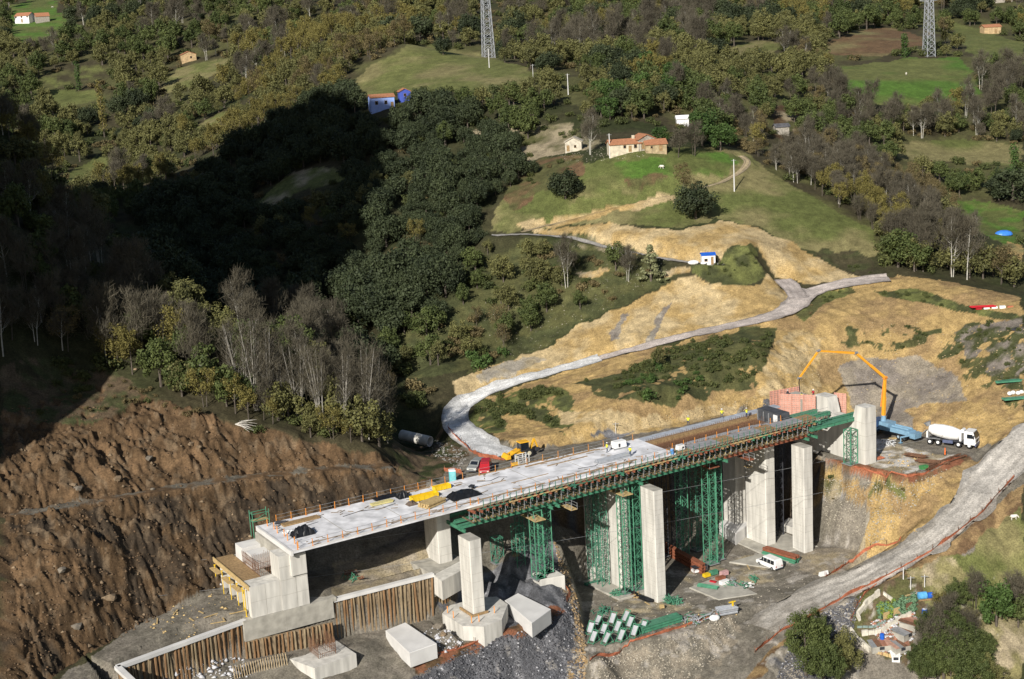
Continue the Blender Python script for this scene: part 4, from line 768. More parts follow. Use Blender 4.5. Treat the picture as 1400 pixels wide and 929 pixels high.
# ------------------------------------------------------------------ falsework under the near edge
fw = root('falsework', 'green steel falsework with cross beams and props carrying the wet deck', 'falsework', 28, .5, 19.3)
for i, n in enumerate((.5, -2.2, -5.0, -8.0, -11)):
    a = 27 + (i > 0) * .6
    for j, (ta, tb) in enumerate(((a, 43.2), (43.4, 60.8), (61, 78.6), (78.8, 97.5))):
        mb = MB(); mb.ibeam(BV(ta, n, deckz(ta) - 2.72), BV(tb, n, deckz(tb) - 2.72), .32, .55, .06); mb.ibeam(BV(ta, n-.4, deckz(ta) - 2.72), BV(tb, n-.4, deckz(tb) - 2.72), .3, .55, .06); own(mb, 'main_girder', REDST if j == 3 and i == 0 else GREEN, fw)
jb = MB(); jb.ibeam((0, -.2, 0), (0, 3.9, 0), .34, .30, .05); jw = MB(); jw.box(-.08, .08, -1.0, -.7, -.13, .13)
jm = {m_.name: jb.mesh('cross_beam', [m_]) for m_ in (GREEN, REDST, GREEND, WOOD)}; keys = [GREEN.name, REDST.name, REDST.name, GREEND.name, WOOD.name]
pm = MB(); pm.cyl((0,0,0), (0,0,1.45), .05, 6); pm.box(-.12,.12,-.12,.12,0,.06); pm.box(-.1,.1,-.1,.1,1.38,1.45); pm.box(-.09,.09,-.09,.09,.5,.72); propm = pm.mesh('prop', [GREY]); pm2 = MB(); pm2.box(-.3,.3,-.22,.22,0,.28,0,.06); pm2.cyl((0,0,.2),(0,0,.6),.1,6); jackm = pm2.mesh('screw_jack', [nmat('dusty yellow', (.5,.4,.16), .8)])
Lf = fw.location; k = 0; t = 29.2
while t < 99.8:
    z = deckz(t); nm_ = random.choice(keys) if t > 36 else random.choice(keys[:2])
    if int(t / 7) % 3 == 1: nm_ = REDST.name
    o = bpy.data.objects.new('cross_beam', jm[nm_]); COL.objects.link(o); o.parent = fw; o.location = BV(t, 1.75 + random.uniform(-.15,.2), z - .52) - Lf; o.rotation_euler = (0, 0, RZ)
    for n in (1.2, -.1):
        o = bpy.data.objects.new('prop', propm); COL.objects.link(o); o.parent = fw; o.location = BV(t, n, z - 2.1) - Lf; o.rotation_euler = (0, 0, RZ)
    if k % 2 == 0 or random.random() < .4: o = bpy.data.objects.new('screw_jack', jackm); COL.objects.link(o); o.parent = fw; o.location = BV(t + .3, .75, z - 2.4) - Lf; o.rotation_euler = (0, 0, RZ)
    t += 1.15; k += 1
mb = MB(); mb2 = MB(); t = 29
while t < 102.5:
    z = deckz(t); mb.bar(BV(t, 1.5, z - 2.2), BV(t, -3, z - 2.2), .16, .2)
    mb2.bar(BV(t, .2, z - .36), BV(t + 1.13, .2, z - .36), .9, .05)
    if random.random() < .6: mb.bar(BV(t, 1.0, z - 1.9), BV(t + random.uniform(1, 2.4), 1.15, z - 1.9 + random.uniform(-.1, .2)), .1, .1)
    t += 1.15
own(mb, 'lower_joists', nmat('dark old timber', (.16,.12,.075), .9, 0, .4, 2), fw, kind='stuff'); own(mb2, 'walkway_boards', nmat('walk boards', (.36,.3,.2), .85, 0, .35, 2), fw, kind='stuff')
for a in np.arange(30, 100, 5.5): mb = MB(); mb.bar(BV(a, 1.55, deckz(a) - .37), BV(a + 5.3, 1.55, deckz(a+5) - .37), .06, .18); own(mb, 'toe_board', WOODL if int(a) % 2 else GREEND, fw)
mb = MB()
for t in (27.4, 43.3, 44.6, 60.9, 78.7, 97, 99):
    for n in (1.3,): mb.ibeam(BV(t, 1.6, deckz(t) - 3.2), BV(t, -11, deckz(t) - 3.2), .35, .4, .06)
own(mb, 'crosshead_beams', GREEN, fw)
# ------------------------------------------------------------------ long girders reaching to the right abutment
for i, (n, t0, t1) in enumerate(((1.6, 97.5, 109.6), (-.4, 98.5, 110.5), (-4.2, 98, 107.4), (-6.6, 98, 106.5), (1.1, 99, 107.5))):
    r = root('steel_girder', ['green girder nearest the camera reaching the abutment column', 'second green girder beside the abutment column', 'third green girder pointing at the low abutment wall', 'farthest of the parallel green girders', 'short green girder tucked behind the nearest one'][i], 'girder', t0, n, 21, 'green girders by the right abutment')
    mb = MB(); mb.ibeam(BV(t0, n, deckz(t0) - 1.5), BV(t1, n, deckz(t0) - 1.45), .34, .6, .06); own(mb, 'beam', GREEN, r); mb = MB(); mb.ibeam(BV(t0, n - .45, deckz(t0) - 1.5), BV(t1 - .2, n - .45, deckz(t0) - 1.45), .34, .6, .06); own(mb, 'beam', GREEN, r)
    mb = MB()
    for tt_ in np.arange(t0 + .5, t1, 1.6): mb.bar(BV(tt_, n + .17, deckz(t0) - 1.5), BV(tt_, n - .62, deckz(t0) - 1.5), .06, .5)
    own(mb, 'stiffener', GREEND, r)
# ------------------------------------------------------------------ piers
def pier(name, label, cat, t0, t1, n0, n1, z0, z1, segs, group, tap=0, ch=.12):
    r = root(name, label, cat, (t0+t1)/2, (n0+n1)/2, z0, group); zs = np.linspace(z0, z1, segs + 1)
    for a, b in zip(zs, zs[1:]):
        e = random.uniform(0, .015); a2 = a + .012 if a > z0 else a - 1; mb = MB()
        def oc(z, e=e): x0, x1, y0, y1 = t0-e, t1+e, n0-e, n1+e; return [BV(x0+ch,y0,z),BV(x1-ch,y0,z),BV(x1,y0+ch,z),BV(x1,y1-ch,z),BV(x1-ch,y1,z),BV(x0+ch,y1,z),BV(x0,y1-ch,z),BV(x0,y0+ch,z)]
        loft(mb, [oc(a2), oc(b)]); own(mb, 'pier_segment', CONC, r)
        mb = MB(); x0, x1, y0, y1 = t0+.03, t1-.03, n0+.03, n1-.03
        loft(mb, [[BV(x0,y0,b-.02),BV(x1,y0,b-.02),BV(x1,y1,b-.02),BV(x0,y1,b-.02)], [BV(x0,y0,b+.014),BV(x1,y0,b+.014),BV(x1,y1,b+.014),BV(x0,y1,b+.014)]]); own(mb, 'joint', CONCD, r)
    mb = MB(); h_ = (z1 - z0) / segs
    for k in range(segs):
        for j in (1, 2):
            z = z0 + h_ * (k + j / 3); bbox(mb, t0 + ch, t1 - ch, n1 + .004, n1 + .019, z, z + .025); bbox(mb, t0 - .019, t0 - .004, n0 + ch, n1 - ch, z, z + .025)
        for f in (.33, .66): nn_ = n0 + (n1 - n0) * f; bbox(mb, t0 - .0195, t0 - .004, nn_, nn_ + .025, z0 + h_*k + .05, z0 + h_*(k+1) - .05)
        for f in (.25, .75):
            for j in (.5, 1.5, 2.5): z = z0 + h_ * (k + j/3); nn_ = n0 + (n1-n0)*f; bbox(mb, t0 - .021, t0 - .004, nn_, nn_ + .07, z, z + .07)
    own(mb, 'panel_marks', nmat('panel mark', (.36,.34,.30), .9), r)
    return r
GP = 'free standing columns in front of the deck'
pier('concrete_column', 'short free standing column on the octagonal cap in front of the deck', 'column', 25.9, 28, 1.9, 5.4, 6.9, 19.0, 3, GP)
pier('concrete_column', 'tall free standing column in the middle of the site floor', 'column', 60.4, 62.3, 1.5, 5.2, -.6, 19.3, 8, GP)
pier('concrete_column', 'tall free standing column right of the white van and steel stack', 'column', 94.0, 96.1, .3, 3.5, -.6, 19.4, 6, GP)
GP = 'broad piers under the deck'
pier('bridge_pier', 'low broad pier under the deck behind the short column', 'pier', 25.6, 28, -8.8, -4.3, 12.4, deckz(27) - 1.76, 2, GP)
pier('bridge_pier', 'broad pier under the deck behind the green towers left of the middle column', 'pier', 59, 61.3, -8.6, -2.9, -.8, deckz(60) - 1.76, 6, GP)
pier('bridge_pier', 'broad sunlit pier left of the right hand column', 'pier', 91, 93.2, -8.8, -3.2, -.4, deckz(91) - 1.76, 5, GP)
pier('bridge_pier', 'far shaded pier behind the middle of the deck', 'pier', 59.3, 61.6, -14.2, -10.4, -1, deckz(60) - 1.3, 5, GP)
pier('bridge_pier', 'far shaded pier left of the broad sunlit pier', 'pier', 90.6, 92.9, -14.8, -11.0, -1, deckz(91) - 1.3, 5, GP)
def slab(name, label, cat, quad, z0, z1, mat=CONC, group=None):
    """quad = photo points of the top corners"""
    top = [MV(atZ(x, y, z1)) if x > 200 else BV(x, y, z1) for x, y in quad]; c = sum(top, Vector()) / len(top); r = bpy.data.objects.new(name, None); COL.objects.link(r); r.location = (c.x, c.y, z0); tag(r, label, cat, group)
    mb = MB(); nq = len(top); bev = [c + (p - c) * .985 for p in top]
    loft(mb, [[Vector((p.x, p.y, z0)) for p in top], [Vector((p.x, p.y, z1 - .08)) for p in top], [Vector((p.x, p.y, z1)) for p in bev]]); own(mb, 'slab', mat, r)
    return r, top
cap = root('column_foundation', 'octagonal concrete foundation carrying the short column', 'foundation', 27, 4, 4.0)
mb = MB(); loft(mb, [[BV(t, n, z) for t, n in ((22.6,1.4),(22.8,7.6),(25.2,9.7),(28.6,9.2),(32.4,4.6),(32.6,.9),(30,-.6),(25,-.6))] for z in (3.6, 6.95)]); own(mb, 'block', CONC, cap)
mb = MB()
for a, b in ((25.5, 1.6), (25.5, 5.8), (28.4, 5.8), (28.4, 1.6)): pass
bbox(mb, 25.6, 28.3, 5.5, 5.75, 7.0, 7.35); bbox(mb, 25.45, 25.7, 1.7, 5.7, 7.0, 7.35); own(mb, 'kicker_frame', WOOD, cap)
for x, y in ((620,845),(645,852),(655,850),(676,838),(612,838),(633,812)): p = atZ(x, y, 7); mb = MB(); mb.box(p[0]-.06, p[0]+.06, p[1]-.06, p[1]+.06, 7, 8.1); own(mb, 'rail_post', ORANGE, cap)
WS = 'white concrete foundation blocks'
slab('foundation_block', 'white foundation block right of the octagonal cap', 'foundation', [(690,821),(708,811),(753,833),(727,852)], 4.2, 6.6, CONCW, WS)
slab('foundation_block', 'grey white foundation block in front of the post wall', 'foundation', [(527,862),(554,851),(597,880),(560,893)], 4.4, 6.7, CONCW, WS)
slab('foundation_block', 'concrete block under the green tower beside the shale spur', 'foundation', [(728,784),(752,775),(772,787),(738,793)], 4.0, 7.6, CONC, WS)
slab('foundation_block', 'shaded concrete block at the foot of the far middle pier', 'foundation', [(793,765),(812,757),(835,770),(808,778)], -.5, 2.2, CONC, WS)
slab('foundation_block', 'concrete footing behind the white van', 'foundation', [(983,715),(1010,700),(1030,712),(1006,730)], -.5, 2.2, CONCW, WS)
slab('foundation_block', 'low concrete footing behind the right hand column', 'foundation', [(1067,716),(1078,708),(1100,715),(1090,724)], -.5, 1.3, CONC, WS)
slab('foundation_block', 'low concrete sill at the foot of the rock face', 'foundation', [(1112,726),(1124,716),(1170,735),(1155,743)], -.5, .75, CONC, WS)
slab('concrete_pad', 'flat concrete pad round the broad sunlit pier', 'pad', [(88,-10),(88,0),(98,2.5),(98,-8)], -.4, .16, CONCD, 'thin concrete pads on the site floor')
slab('concrete_pad', 'flat concrete pad under the middle scaffold towers', 'pad', [(55.5,-10),(56,.6),(63,1),(66,-9)], -.4, .3, CONCD, 'thin concrete pads on the site floor')
slab('concrete_pad', 'flat concrete pad under the pile of props', 'pad', [(68.4,3.4),(69,10.5),(75.5,12.5),(76,2.5)], -.4, .14, CONCD, 'thin concrete pads on the site floor')
slab('concrete_pad', 'flat concrete pad in front of the white van', 'pad', [(81,-1.5),(84.5,5),(92,5),(92,-1)], -.4, .12, CONCD, 'thin concrete pads on the site floor')
# ------------------------------------------------------------------ left abutment
ab = root('left_abutment', 'pale concrete abutment at the left end of the deck with timber formwork', 'abutment', -2, -6, 13)
ownb('wing_wall', CONC, ab, -1.9, 2.3, -4.6, -1.2, 13.02, 21.3); ownb('wing_wall', CONC, ab, -.2, 2.2, -.0 - 1.3, -.9, 18, 21.2)
ownb('bearing_wall', CONCD, ab, -.6, 2.0, -13.8, -4.62, 13.02, 21.25); ownb('lower_wall', CONC, ab, -6.6, -1.92, -4.4, -1.35, 13.02, 17.75)
mb = MB()
for z in (15.3, 17.6, 19.6): bbox(mb, -1.93, 2.32, -1.19, -1.175, z, z+.03)
bbox(mb, -6.63, -1.9, -1.345, -1.335, 15.4, 15.43)
for t in (-4.3, .4): bbox(mb, t, t+.03, -1.34 if t < -2 else -1.19, -1.325 if t < -2 else -1.175, 13.1, 17.7)
own(mb, 'panel_joint', CONCD, ab)
for n in (-7.2, -10.4, -13.6): ownb('support_column', CONC, ab, -6.5, -5.5, n - .5, n + .5, 13.0, 17.2)
ownb('floor_slab', CONCD, ab, -6.5, -1.95, -16.2, -4.42, 17.2, 17.6)
ownb('formwork_edge', WOODL, ab, -6.75, -6.6, -16.4, -1.5, 17.2, 17.95); ownb('formwork_deck', WOOD, ab, -6.58, -3.6, -16.3, -4.5, 17.62, 17.72)
for n in (-13.5, -9.2): ownb('pedestal', CONCW, ab, -3.6, .3, n - 1.3, n + 1.6, 17.75, 19.9, taper=.05)
mb = MB()
for n in np.arange(-11.5, -4.6, .3): mb.bar(BV(-3.75, n + .1, 17.7), BV(-3.8, n + .1, 19.6 + random.random()*.4), .04)
for t in np.arange(-3.7, -.7, .28): mb.bar(BV(t, -4.7, 17.7), BV(t, -4.7, 20.2 + random.random()*.6), .04); mb.bar(BV(t, -7.5, 17.7), BV(t, -7.5, 20 + random.random()*.6), .04)
for z in (18.3, 19, 19.7): mb.bar(BV(-3.75, -11.5, z), BV(-3.75, -4.7, z), .04); mb.bar(BV(-3.75, -4.7, z), BV(-.7, -4.7, z), .04)
own(mb, 'rebar', RUST, ab, kind='stuff')
prp = MB(); prp.cyl((0,0,0),(0,0,4.1),.07,6); prp.box(-.16,.16,-.16,.16,0,.06); prp.box(-.16,.16,-.16,.16,4.05,4.1); pmsh = prp.mesh('prop', [YELLOW])
for t, n in ((-7, -3.4), (-7, -5.6), (-7, -8.6), (-7, -11.9), (-7, -15), (-5.8, -8.8), (-7.1, -2.4)): o = bpy.data.objects.new('prop', pmsh); COL.objects.link(o); o.parent = ab; o.location = BV(t, n, 13.1) - ab.location
for n in (-5, -9, -14): ownb('scaffold_board', WOODL, ab, -7.7, -6.8, n - 1.5, n + 1.6, 16.6, 16.72)
foot = root('abutment_footing', 'stained concrete footing below the left abutment on top of the post wall', 'footing', -1, -1.3, 10)
for a, b in ((-8.1, -1.6), (-1.58, 5.9)): ownb('footing_block', CONCD, foot, a, b, -4, -1.05, 9.9, 12.98)
ownb('ledge', CONCD, foot, 2.35, 6.5, -7, -1.1, 12.4, 13.0)
ft2 = root('pier_footing', 'long concrete footing under the low broad pier', 'footing', 26, -5, 10)
own_top = [atZ(556,752,12.5), atZ(560,768,12.5), atZ(592,786,12.5), atZ(634,764,12.5), atZ(600,750,12.5)]
mb = MB(); loft(mb, [[Vector((p[0], p[1], z)) for p in own_top] for z in (8.8, 12.5)]); own(mb, 'footing_block', CONCD, ft2)
mb = MB(); own2 = [atZ(592,786,12.42), atZ(604,795,12.42), atZ(640,775,12.42), atZ(634,764,12.42)]
loft(mb, [[Vector((p[0], p[1], z)) for p in own2] for z in (9.3, 12.42)]); own(mb, 'footing_block', CONC, ft2)
# ------------------------------------------------------------------ post and lagging wall
rw = bpy.data.objects.new('post_wall', None); COL.objects.link(rw); rw.location = MV(W[1]); tag(rw, 'retaining wall of rusty upright posts under a pale concrete beam', 'retaining wall')
pb = MB(); pb.ibeam((0,0,0),(0,0,1),.2,.2,.03); pb = MB(); pb.box(-.1,.1,-.1,.1,0,1); postm = [pb.mesh('post', [m_]) for m_ in (nmat('ochre rust', (.34,.20,.10), .9, 0, .4, 2), nmat('dull tan post', (.34,.25,.15), .9, 0, .4, 2), nmat('ochre rust', (.34,.20,.10)), nmat('sandy post', (.40,.31,.19), .9, 0, .4, 2))]
LAG = nmat('sprayed earth lagging', (.24,.185,.12), .95, 0, .5, 2.2, .9)
def postwall(a, b, zt, zb, capb=True, sp=.62, cz=.5):
    a = MV(a); b = MV(b); a.z = b.z = 0; d = (b - a).normalized(); L = (b - a).length; nrm = Vector((d.y, -d.x, 0)); m_ = max(2, int(L / .45)); vs = []
    for i in range(m_ + 1):
        p = a + d * (L * i / m_); zb_ = zb(i / m_) if callable(zb) else zb
        for j in range(8): q = p + nrm * (.02 + .16 * random.random()); vs.append((q.x, q.y, zt - (zt - zb_ + 1) * j / 7))
    mb = MB(); mb.add(vs, [(i*8+j, i*8+j+1, i*8+9+j, i*8+8+j) for i in range(m_) for j in range(7)]); own(mb, 'lagging', LAG, rw)
    s_ = .2
    while s_ < L:
        p = a + d * s_ + nrm * random.uniform(.22, .38); zb_ = (zb(s_ / L) if callable(zb) else zb); o = bpy.data.objects.new('post', random.choice(postm)); COL.objects.link(o); o.parent = rw
        o.location = Vector((p.x, p.y, zb_ - 1)) - rw.location; o.scale = (random.uniform(.8, 1.2), random.uniform(.8, 1.2), zt - .05 - zb_ + 1 + random.uniform(-.05,.02)); o.rotation_euler = (random.uniform(-.04,.04), random.uniform(-.04,.04), math.atan2(d.y, d.x)); s_ += sp * random.uniform(.8, 1.2)
    if capb:
        mb = MB(); q = nrm * .5; r_ = -nrm * .35; vs = []
        loft(mb, [[p + q + Vector((0,0,zt-.02)), p + r_ + Vector((0,0,zt-.02)), p + r_ + Vector((0,0,zt+cz)), p + q + Vector((0,0,zt+cz))] for p in (a, b)]); own(mb, 'capping_beam', CONCW, rw)
postwall(W[0], W[1], 12.5, lambda f: 7.4); postwall(atZ(333,877,10), atZ(455,849,10), 9.95, 6.8, False); postwall(W[2], W[3], 12.2, lambda f: 7.0 - 1.4 * f)
postwall(atZ(592,810,9.3), atZ(632,790,9.3), 9.4, 5.6, False); a_ = MV(W[0]); postwall(a_ + Vector((6, -9, 0)), a_, 12.5, 7.6)
# ------------------------------------------------------------------ right abutment
ar = root('right_abutment', 'massive pale concrete abutment with two raised heads at the right end', 'abutment', 109, -4, 13.7)
ownb('lower_wall', CONC, ar, 107.9, 110.2, -14, 1.2, 12.8, 21.3)
for n0, n1 in ((1.2, 4.5), (-9.2, -4.6)):
    mb = MB(); z0 = 12.8 if n0 > 0 else 21.32
    loft(mb, [[BV(107.7, n0-.02, z0), BV(110.3, n0-.02, z0), BV(110.3, n1, z0), BV(107.7, n1, z0)], [BV(107.7, n0, 21.4), BV(110.3, n0, 21.4), BV(110.3, n1, 21.4), BV(107.7, n1, 21.4)], [BV(107.8, n0+.7, 24.3), BV(110.2, n0+.7, 24.3), BV(110.2, n1-(.0 if n0 > 0 else .8), 24.3), BV(107.8, n1-(.0 if n0 > 0 else .8), 24.3)]]); own(mb, 'head', CONC, ar)
mb = MB()
for z in (16.4, 19, 21.4): bbox(mb, 107.68, 110.32, 1.17, 4.515, z, z+.03)
own(mb, 'panel_joint', CONCD, ar)
# ------------------------------------------------------------------ towers
def tower(t, n, z0, z1, label, w=1.5, mat=GREEN, plat=None, group='green shoring towers', bay=1.5):
    r = root('shoring_tower', label, 'shoring tower', t, n, z0, group); h = w / 2
    for a, b in ((-h,-h),(h,-h),(h,h),(-h,h)): mb = MB(); mb.bar(BV(t+a, n+b, z0), BV(t+a, n+b, z1), .15); own(mb, 'leg', mat, r)
    nb = max(1, round((z1 - z0) / bay)); dz = (z1 - z0) / nb
    for (a, b), (c, d) in (((-h,-h),(h,-h)),((h,-h),(h,h)),((h,h),(-h,h)),((-h,h),(-h,-h))):
        mb = MB()
        for k in range(nb):
            z = z0 + k*dz; mb.bar(BV(t+a,n+b,z+.1), BV(t+c,n+d,z+.1), .07); mb.bar(BV(t+a,n+b,z+.1), BV(t+c,n+d,z+dz), .06) if k % 2 else mb.bar(BV(t+c,n+d,z+.1), BV(t+a,n+b,z+dz), .06)
        mb.bar(BV(t+a,n+b,z1-.05), BV(t+c,n+d,z1-.05), .12); own(mb, 'bracing', mat, r)
    mb = MB(); bbox(mb, t-h-.3, t+h+.3, n-h-.3, n+h+.3, z0-.12, z0); own(mb, 'base_plate', GREY, r)
    if plat:
        mb = MB(); bbox(mb, t-h-.6, t+h-.1, n-h-1.4, n+h+1.4, z1-1.3, z1-1.18); own(mb, 'platform_boards', WOODL if plat == 1 else REDST, r)
        mb = MB()
        for b in (n-h-1.4, n, n+h+1.4): mb.bar(BV(t-h-.6, b, z1-1.2), BV(t-h-.6, b, z1-.1), .06)
        mb.bar(BV(t-h-.6, n-h-1.4, z1-.2), BV(t-h-.6, n+h+1.4, z1-.2), .05); own(mb, 'platform_rail', GREY, r)
def tz(t): return deckz(t) - 3.42
tower(41.2,-.4,7.6,tz(41),'left one of the two towers on the block beside the shale spur',plat=1); tower(43.6,-1.6,7.6,tz(43),'right one of the two towers on the block beside the shale spur')
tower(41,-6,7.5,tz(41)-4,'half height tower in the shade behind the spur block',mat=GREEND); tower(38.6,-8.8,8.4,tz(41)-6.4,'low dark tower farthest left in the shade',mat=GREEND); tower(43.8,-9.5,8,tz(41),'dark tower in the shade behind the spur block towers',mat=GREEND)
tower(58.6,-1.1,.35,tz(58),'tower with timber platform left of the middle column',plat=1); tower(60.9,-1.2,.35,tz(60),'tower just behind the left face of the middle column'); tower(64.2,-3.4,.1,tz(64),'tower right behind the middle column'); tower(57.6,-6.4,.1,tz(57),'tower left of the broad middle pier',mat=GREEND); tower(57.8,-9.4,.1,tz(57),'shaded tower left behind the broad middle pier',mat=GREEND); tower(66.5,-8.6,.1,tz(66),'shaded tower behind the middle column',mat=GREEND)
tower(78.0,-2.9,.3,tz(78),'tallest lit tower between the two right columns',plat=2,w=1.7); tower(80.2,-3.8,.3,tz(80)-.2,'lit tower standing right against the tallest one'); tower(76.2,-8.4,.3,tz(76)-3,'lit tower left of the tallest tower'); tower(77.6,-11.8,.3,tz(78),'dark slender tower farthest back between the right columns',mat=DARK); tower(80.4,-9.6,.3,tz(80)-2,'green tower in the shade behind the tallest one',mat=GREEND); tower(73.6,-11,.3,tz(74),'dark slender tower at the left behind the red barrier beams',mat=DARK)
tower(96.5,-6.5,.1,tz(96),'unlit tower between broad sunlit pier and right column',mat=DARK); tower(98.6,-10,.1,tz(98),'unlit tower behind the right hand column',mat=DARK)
tower(106.6,1.9,13.75,20.1,'short green tower standing on the platform against the right abutment',w=1.7)
for i, (t, n, z, L_, lab) in enumerate(((46.6,1.2,18.6,3.2,'small railed platform hanging beside the left spur tower'),(83.5,.6,19.1,3.2,'small railed platform hanging right of the tallest tower'),(90.6,-7.2,14.2,1.2,'tiny work platform fixed to the broad sunlit pier'))):
    r = root('work_platform', lab, 'platform', t, n, z, 'railed platforms under the falsework'); ownb('boards', WOODL if i != 1 else REDST, r, t-.6, t+.6, n - L_/2, n + L_/2, z, z+.12); mb = MB()
    for b in (n - L_/2, n, n + L_/2): mb.bar(BV(t-.55,b,z), BV(t-.55,b,z+1.1), .06); mb.bar(BV(t+.55,b,z), BV(t+.55,b,z+1.1), .06)
    for h in (.55, 1.05): mb.bar(BV(t-.55,n-L_/2,z+h), BV(t-.55,n+L_/2,z+h), .05); mb.bar(BV(t+.55,n-L_/2,z+h), BV(t+.55,n+L_/2,z+h), .05)
    own(mb, 'rail', GREY, r)
mb_ = root('green_scaffold', 'small green scaffold frame on the far left corner of the deck', 'scaffold', 1, -14, 21.9)
mb = MB()
for t, n in ((-.5,-14.6),(2.2,-14.6),(-.5,-15.8),(2.2,-15.8)): mb.bar(BV(t,n,20), BV(t,n,24.2), .1)
for z in (22.6, 23.8): mb.bar(BV(-.5,-14.6,z), BV(2.2,-14.6,z), .08); mb.bar(BV(-.5,-15.8,z), BV(2.2,-15.8,z), .08); mb.bar(BV(-.5,-14.6,z), BV(-.5,-15.8,z), .08)
mb.bar(BV(-.5,-14.6,22.6), BV(2.2,-14.6,23.8), .06); own(mb, 'frame', GREEN, mb_); ownb('boards', WOODL, mb_, -.4, 2.1, -15.7, -14.7, 22.5, 22.58)
# salmon coloured formwork panels round the next pour
def panel(p, q, zb, h, label):
    p, q = Vector(p), Vector(q); d = (q - p); L = d.length; d.normalize(); a = math.atan2(d.y, d.x); r = thing('formwork_panel', label, 'formwork panel', (p.x, p.y, zb), a, 'salmon steel formwork panels')
    mb = MB(); mb.box(0, L - .06, -.03, .0, 0, h); mb.build('sheet', nmat('panel ply', (.50,.32,.26), .8, 0, .3, 1), r); mb = MB()
    for k in range(int(h / .38) + 1): mb.box(0, L - .06, .003, .12, min(k * .38, h - .08), min(k * .38, h - .08) + .08)
    mb.build('waler', PINKST, r); mb = MB()
    for k in range(4): x = (L - .14) * k / 3; mb.box(x, x + .08, .125, .2, 0, h + .1)
    mb.build('soldier', PINKST, r)
    mb = MB(); mb.box(0, L - .06, -.9, -.1, h - .9, h - .82); mb.build('work_platform', WOODL, r)
pa = [BV(107.0, -7.6, 0), BV(105.6, -9.3, 0), BV(104.2, -11, 0), BV(102.8, -12.7, 0)]
for i in range(3): panel(pa[i], pa[i+1], 20.2, 4.3, ['salmon formwork panel nearest the abutment head', 'middle salmon formwork panel of the near side', 'salmon formwork panel at the left end above the deck'][i])
pb_ = [BV(103 + 2.2 * i, -15.8 + .3 * i, 0) for i in range(4)] + [BV(111.2, -7.2, 0), BV(112.2, -5.0, 0)]
for i in (0, 1, 2, 4): panel(pb_[i+1], pb_[i], 20.0, 4.3, ['leftmost salmon formwork panel along the back of the pour', 'middle salmon formwork panel along the back of the pour', 'right salmon formwork panel along the back of the pour', '', 'salmon formwork panel showing right behind the abutment head'][i])
ownb_ = root('pour_block', 'rough concrete block inside the salmon formwork', 'abutment block', 104, -11, 18); ownb('core', CONCD, ownb_, 105.2, 108.5, -14.6, -9.4, 15, 23.6)
se = root('stop_end_form', 'dark stop end formwork box at the right end of the rebar trough', 'formwork', 95, -6, 22)
ownb('box', nmat('dark form board', (.07,.075,.085), .7, 0, .4, 1.2), se, 94.1, 96.9, -9.2, -2.9, 21.2, 24.1, taper=.2); ownb('white_board', WHITE, se, 93.7, 93.85, -4.0, -3.0, 22.2, 24.0)
for n in (-8.6, -7, -5.6, -4.2): ownb('rib', GREY, se, 93.9, 94.08, n, n+.14, 21.6, 23.9)
# ------------------------------------------------------------------ helpers for loose things
def gp(px, py): return hitgrid(px, py)
def onz(px, py, Z): return MV(atZ(px, py, Z))
def head(p, q): return math.atan2(q[1] - p[1], q[0] - p[0])
# ------------------------------------------------------------------ vehicles (x forward, z up, origin on the ground in the middle)
def wheel(parent, x, y, r=.33, wd=.22, rim=GREY):
    mb = MB(); mb.tube([(0,-wd/2,0),(0,-wd/2+.03,0),(0,wd/2-.03,0),(0,wd/2,0)], [r*.86, r, r, r*.86], 16); o = mb.build('wheel', RUBBER, parent); o.location = (x, y, r)
    mb = MB(); s = 1 if y > 0 else -1; mb.cyl((0, s*wd*.42, 0), (0, s*(wd/2+.012), 0), r*.55, 12, r*.5); mb.cyl((0, s*wd*.5, 0), (0, s*(wd/2+.05), 0), r*.18, 8); mb.build('rim', rim, o)
def carbody(prof, w, belt, tum, name, mat, parent):
    def side(s): return [(x, s * (w/2 - max(0, z - belt) * tum - (.05 if z < .35 else 0)), z) for x, z in prof]
    def mid(s, k): return [(x * k[0] + (1-k[0]) * 0, s * (w/2 - .10 - max(0, z - belt) * tum), z + .035 if z > belt * .8 else z) for x, z in prof]
    mb = MB(); n = len(prof); S_ = [side(-1), mid(-1, (1.008,)), mid(1, (1.008,)), side(1)]; loft(mb, S_); return mb.build(name, mat, parent)
def pane(parent, pts, off, name='window', mat=None):
    """thin glass pane through 4 points, pushed out by off"""
    mb = MB(); o = Vector(off); P_ = [Vector(p) for p in pts]; loft(mb, [[p - o for p in P_], [p + o for p in P_]]); return mb.build(name, mat or GLASS, parent)
def sidewins(parent, spans, z0, z1, w, belt, tum, slopes=None):
    for s in (-1, 1):
        for (a, b, c, d) in spans:
            y0 = s * (w/2 - (z0 - belt) * tum); y1 = s * (w/2 - (z1 - belt) * tum); pane(parent, [(a, y0, z0), (b, y0, z0), (c, y1, z1), (d, y1, z1)], (0, s * .02, .003))
def lamps(parent, x, y, z, back=-1):
    for s in (-1, 1):
        mb = MB(); mb.box(x - .04, x + .03, s*y - .14, s*y + .14, z - .08, z + .09); mb.build('headlight', nmat('lamp glass', (.75,.74,.68), .2), parent); mb = MB(); mb.box(back - .03, back + .04, s*y - .1, s*y + .1, z - .02, z + .25); mb.build('tail_light', REDP, parent)
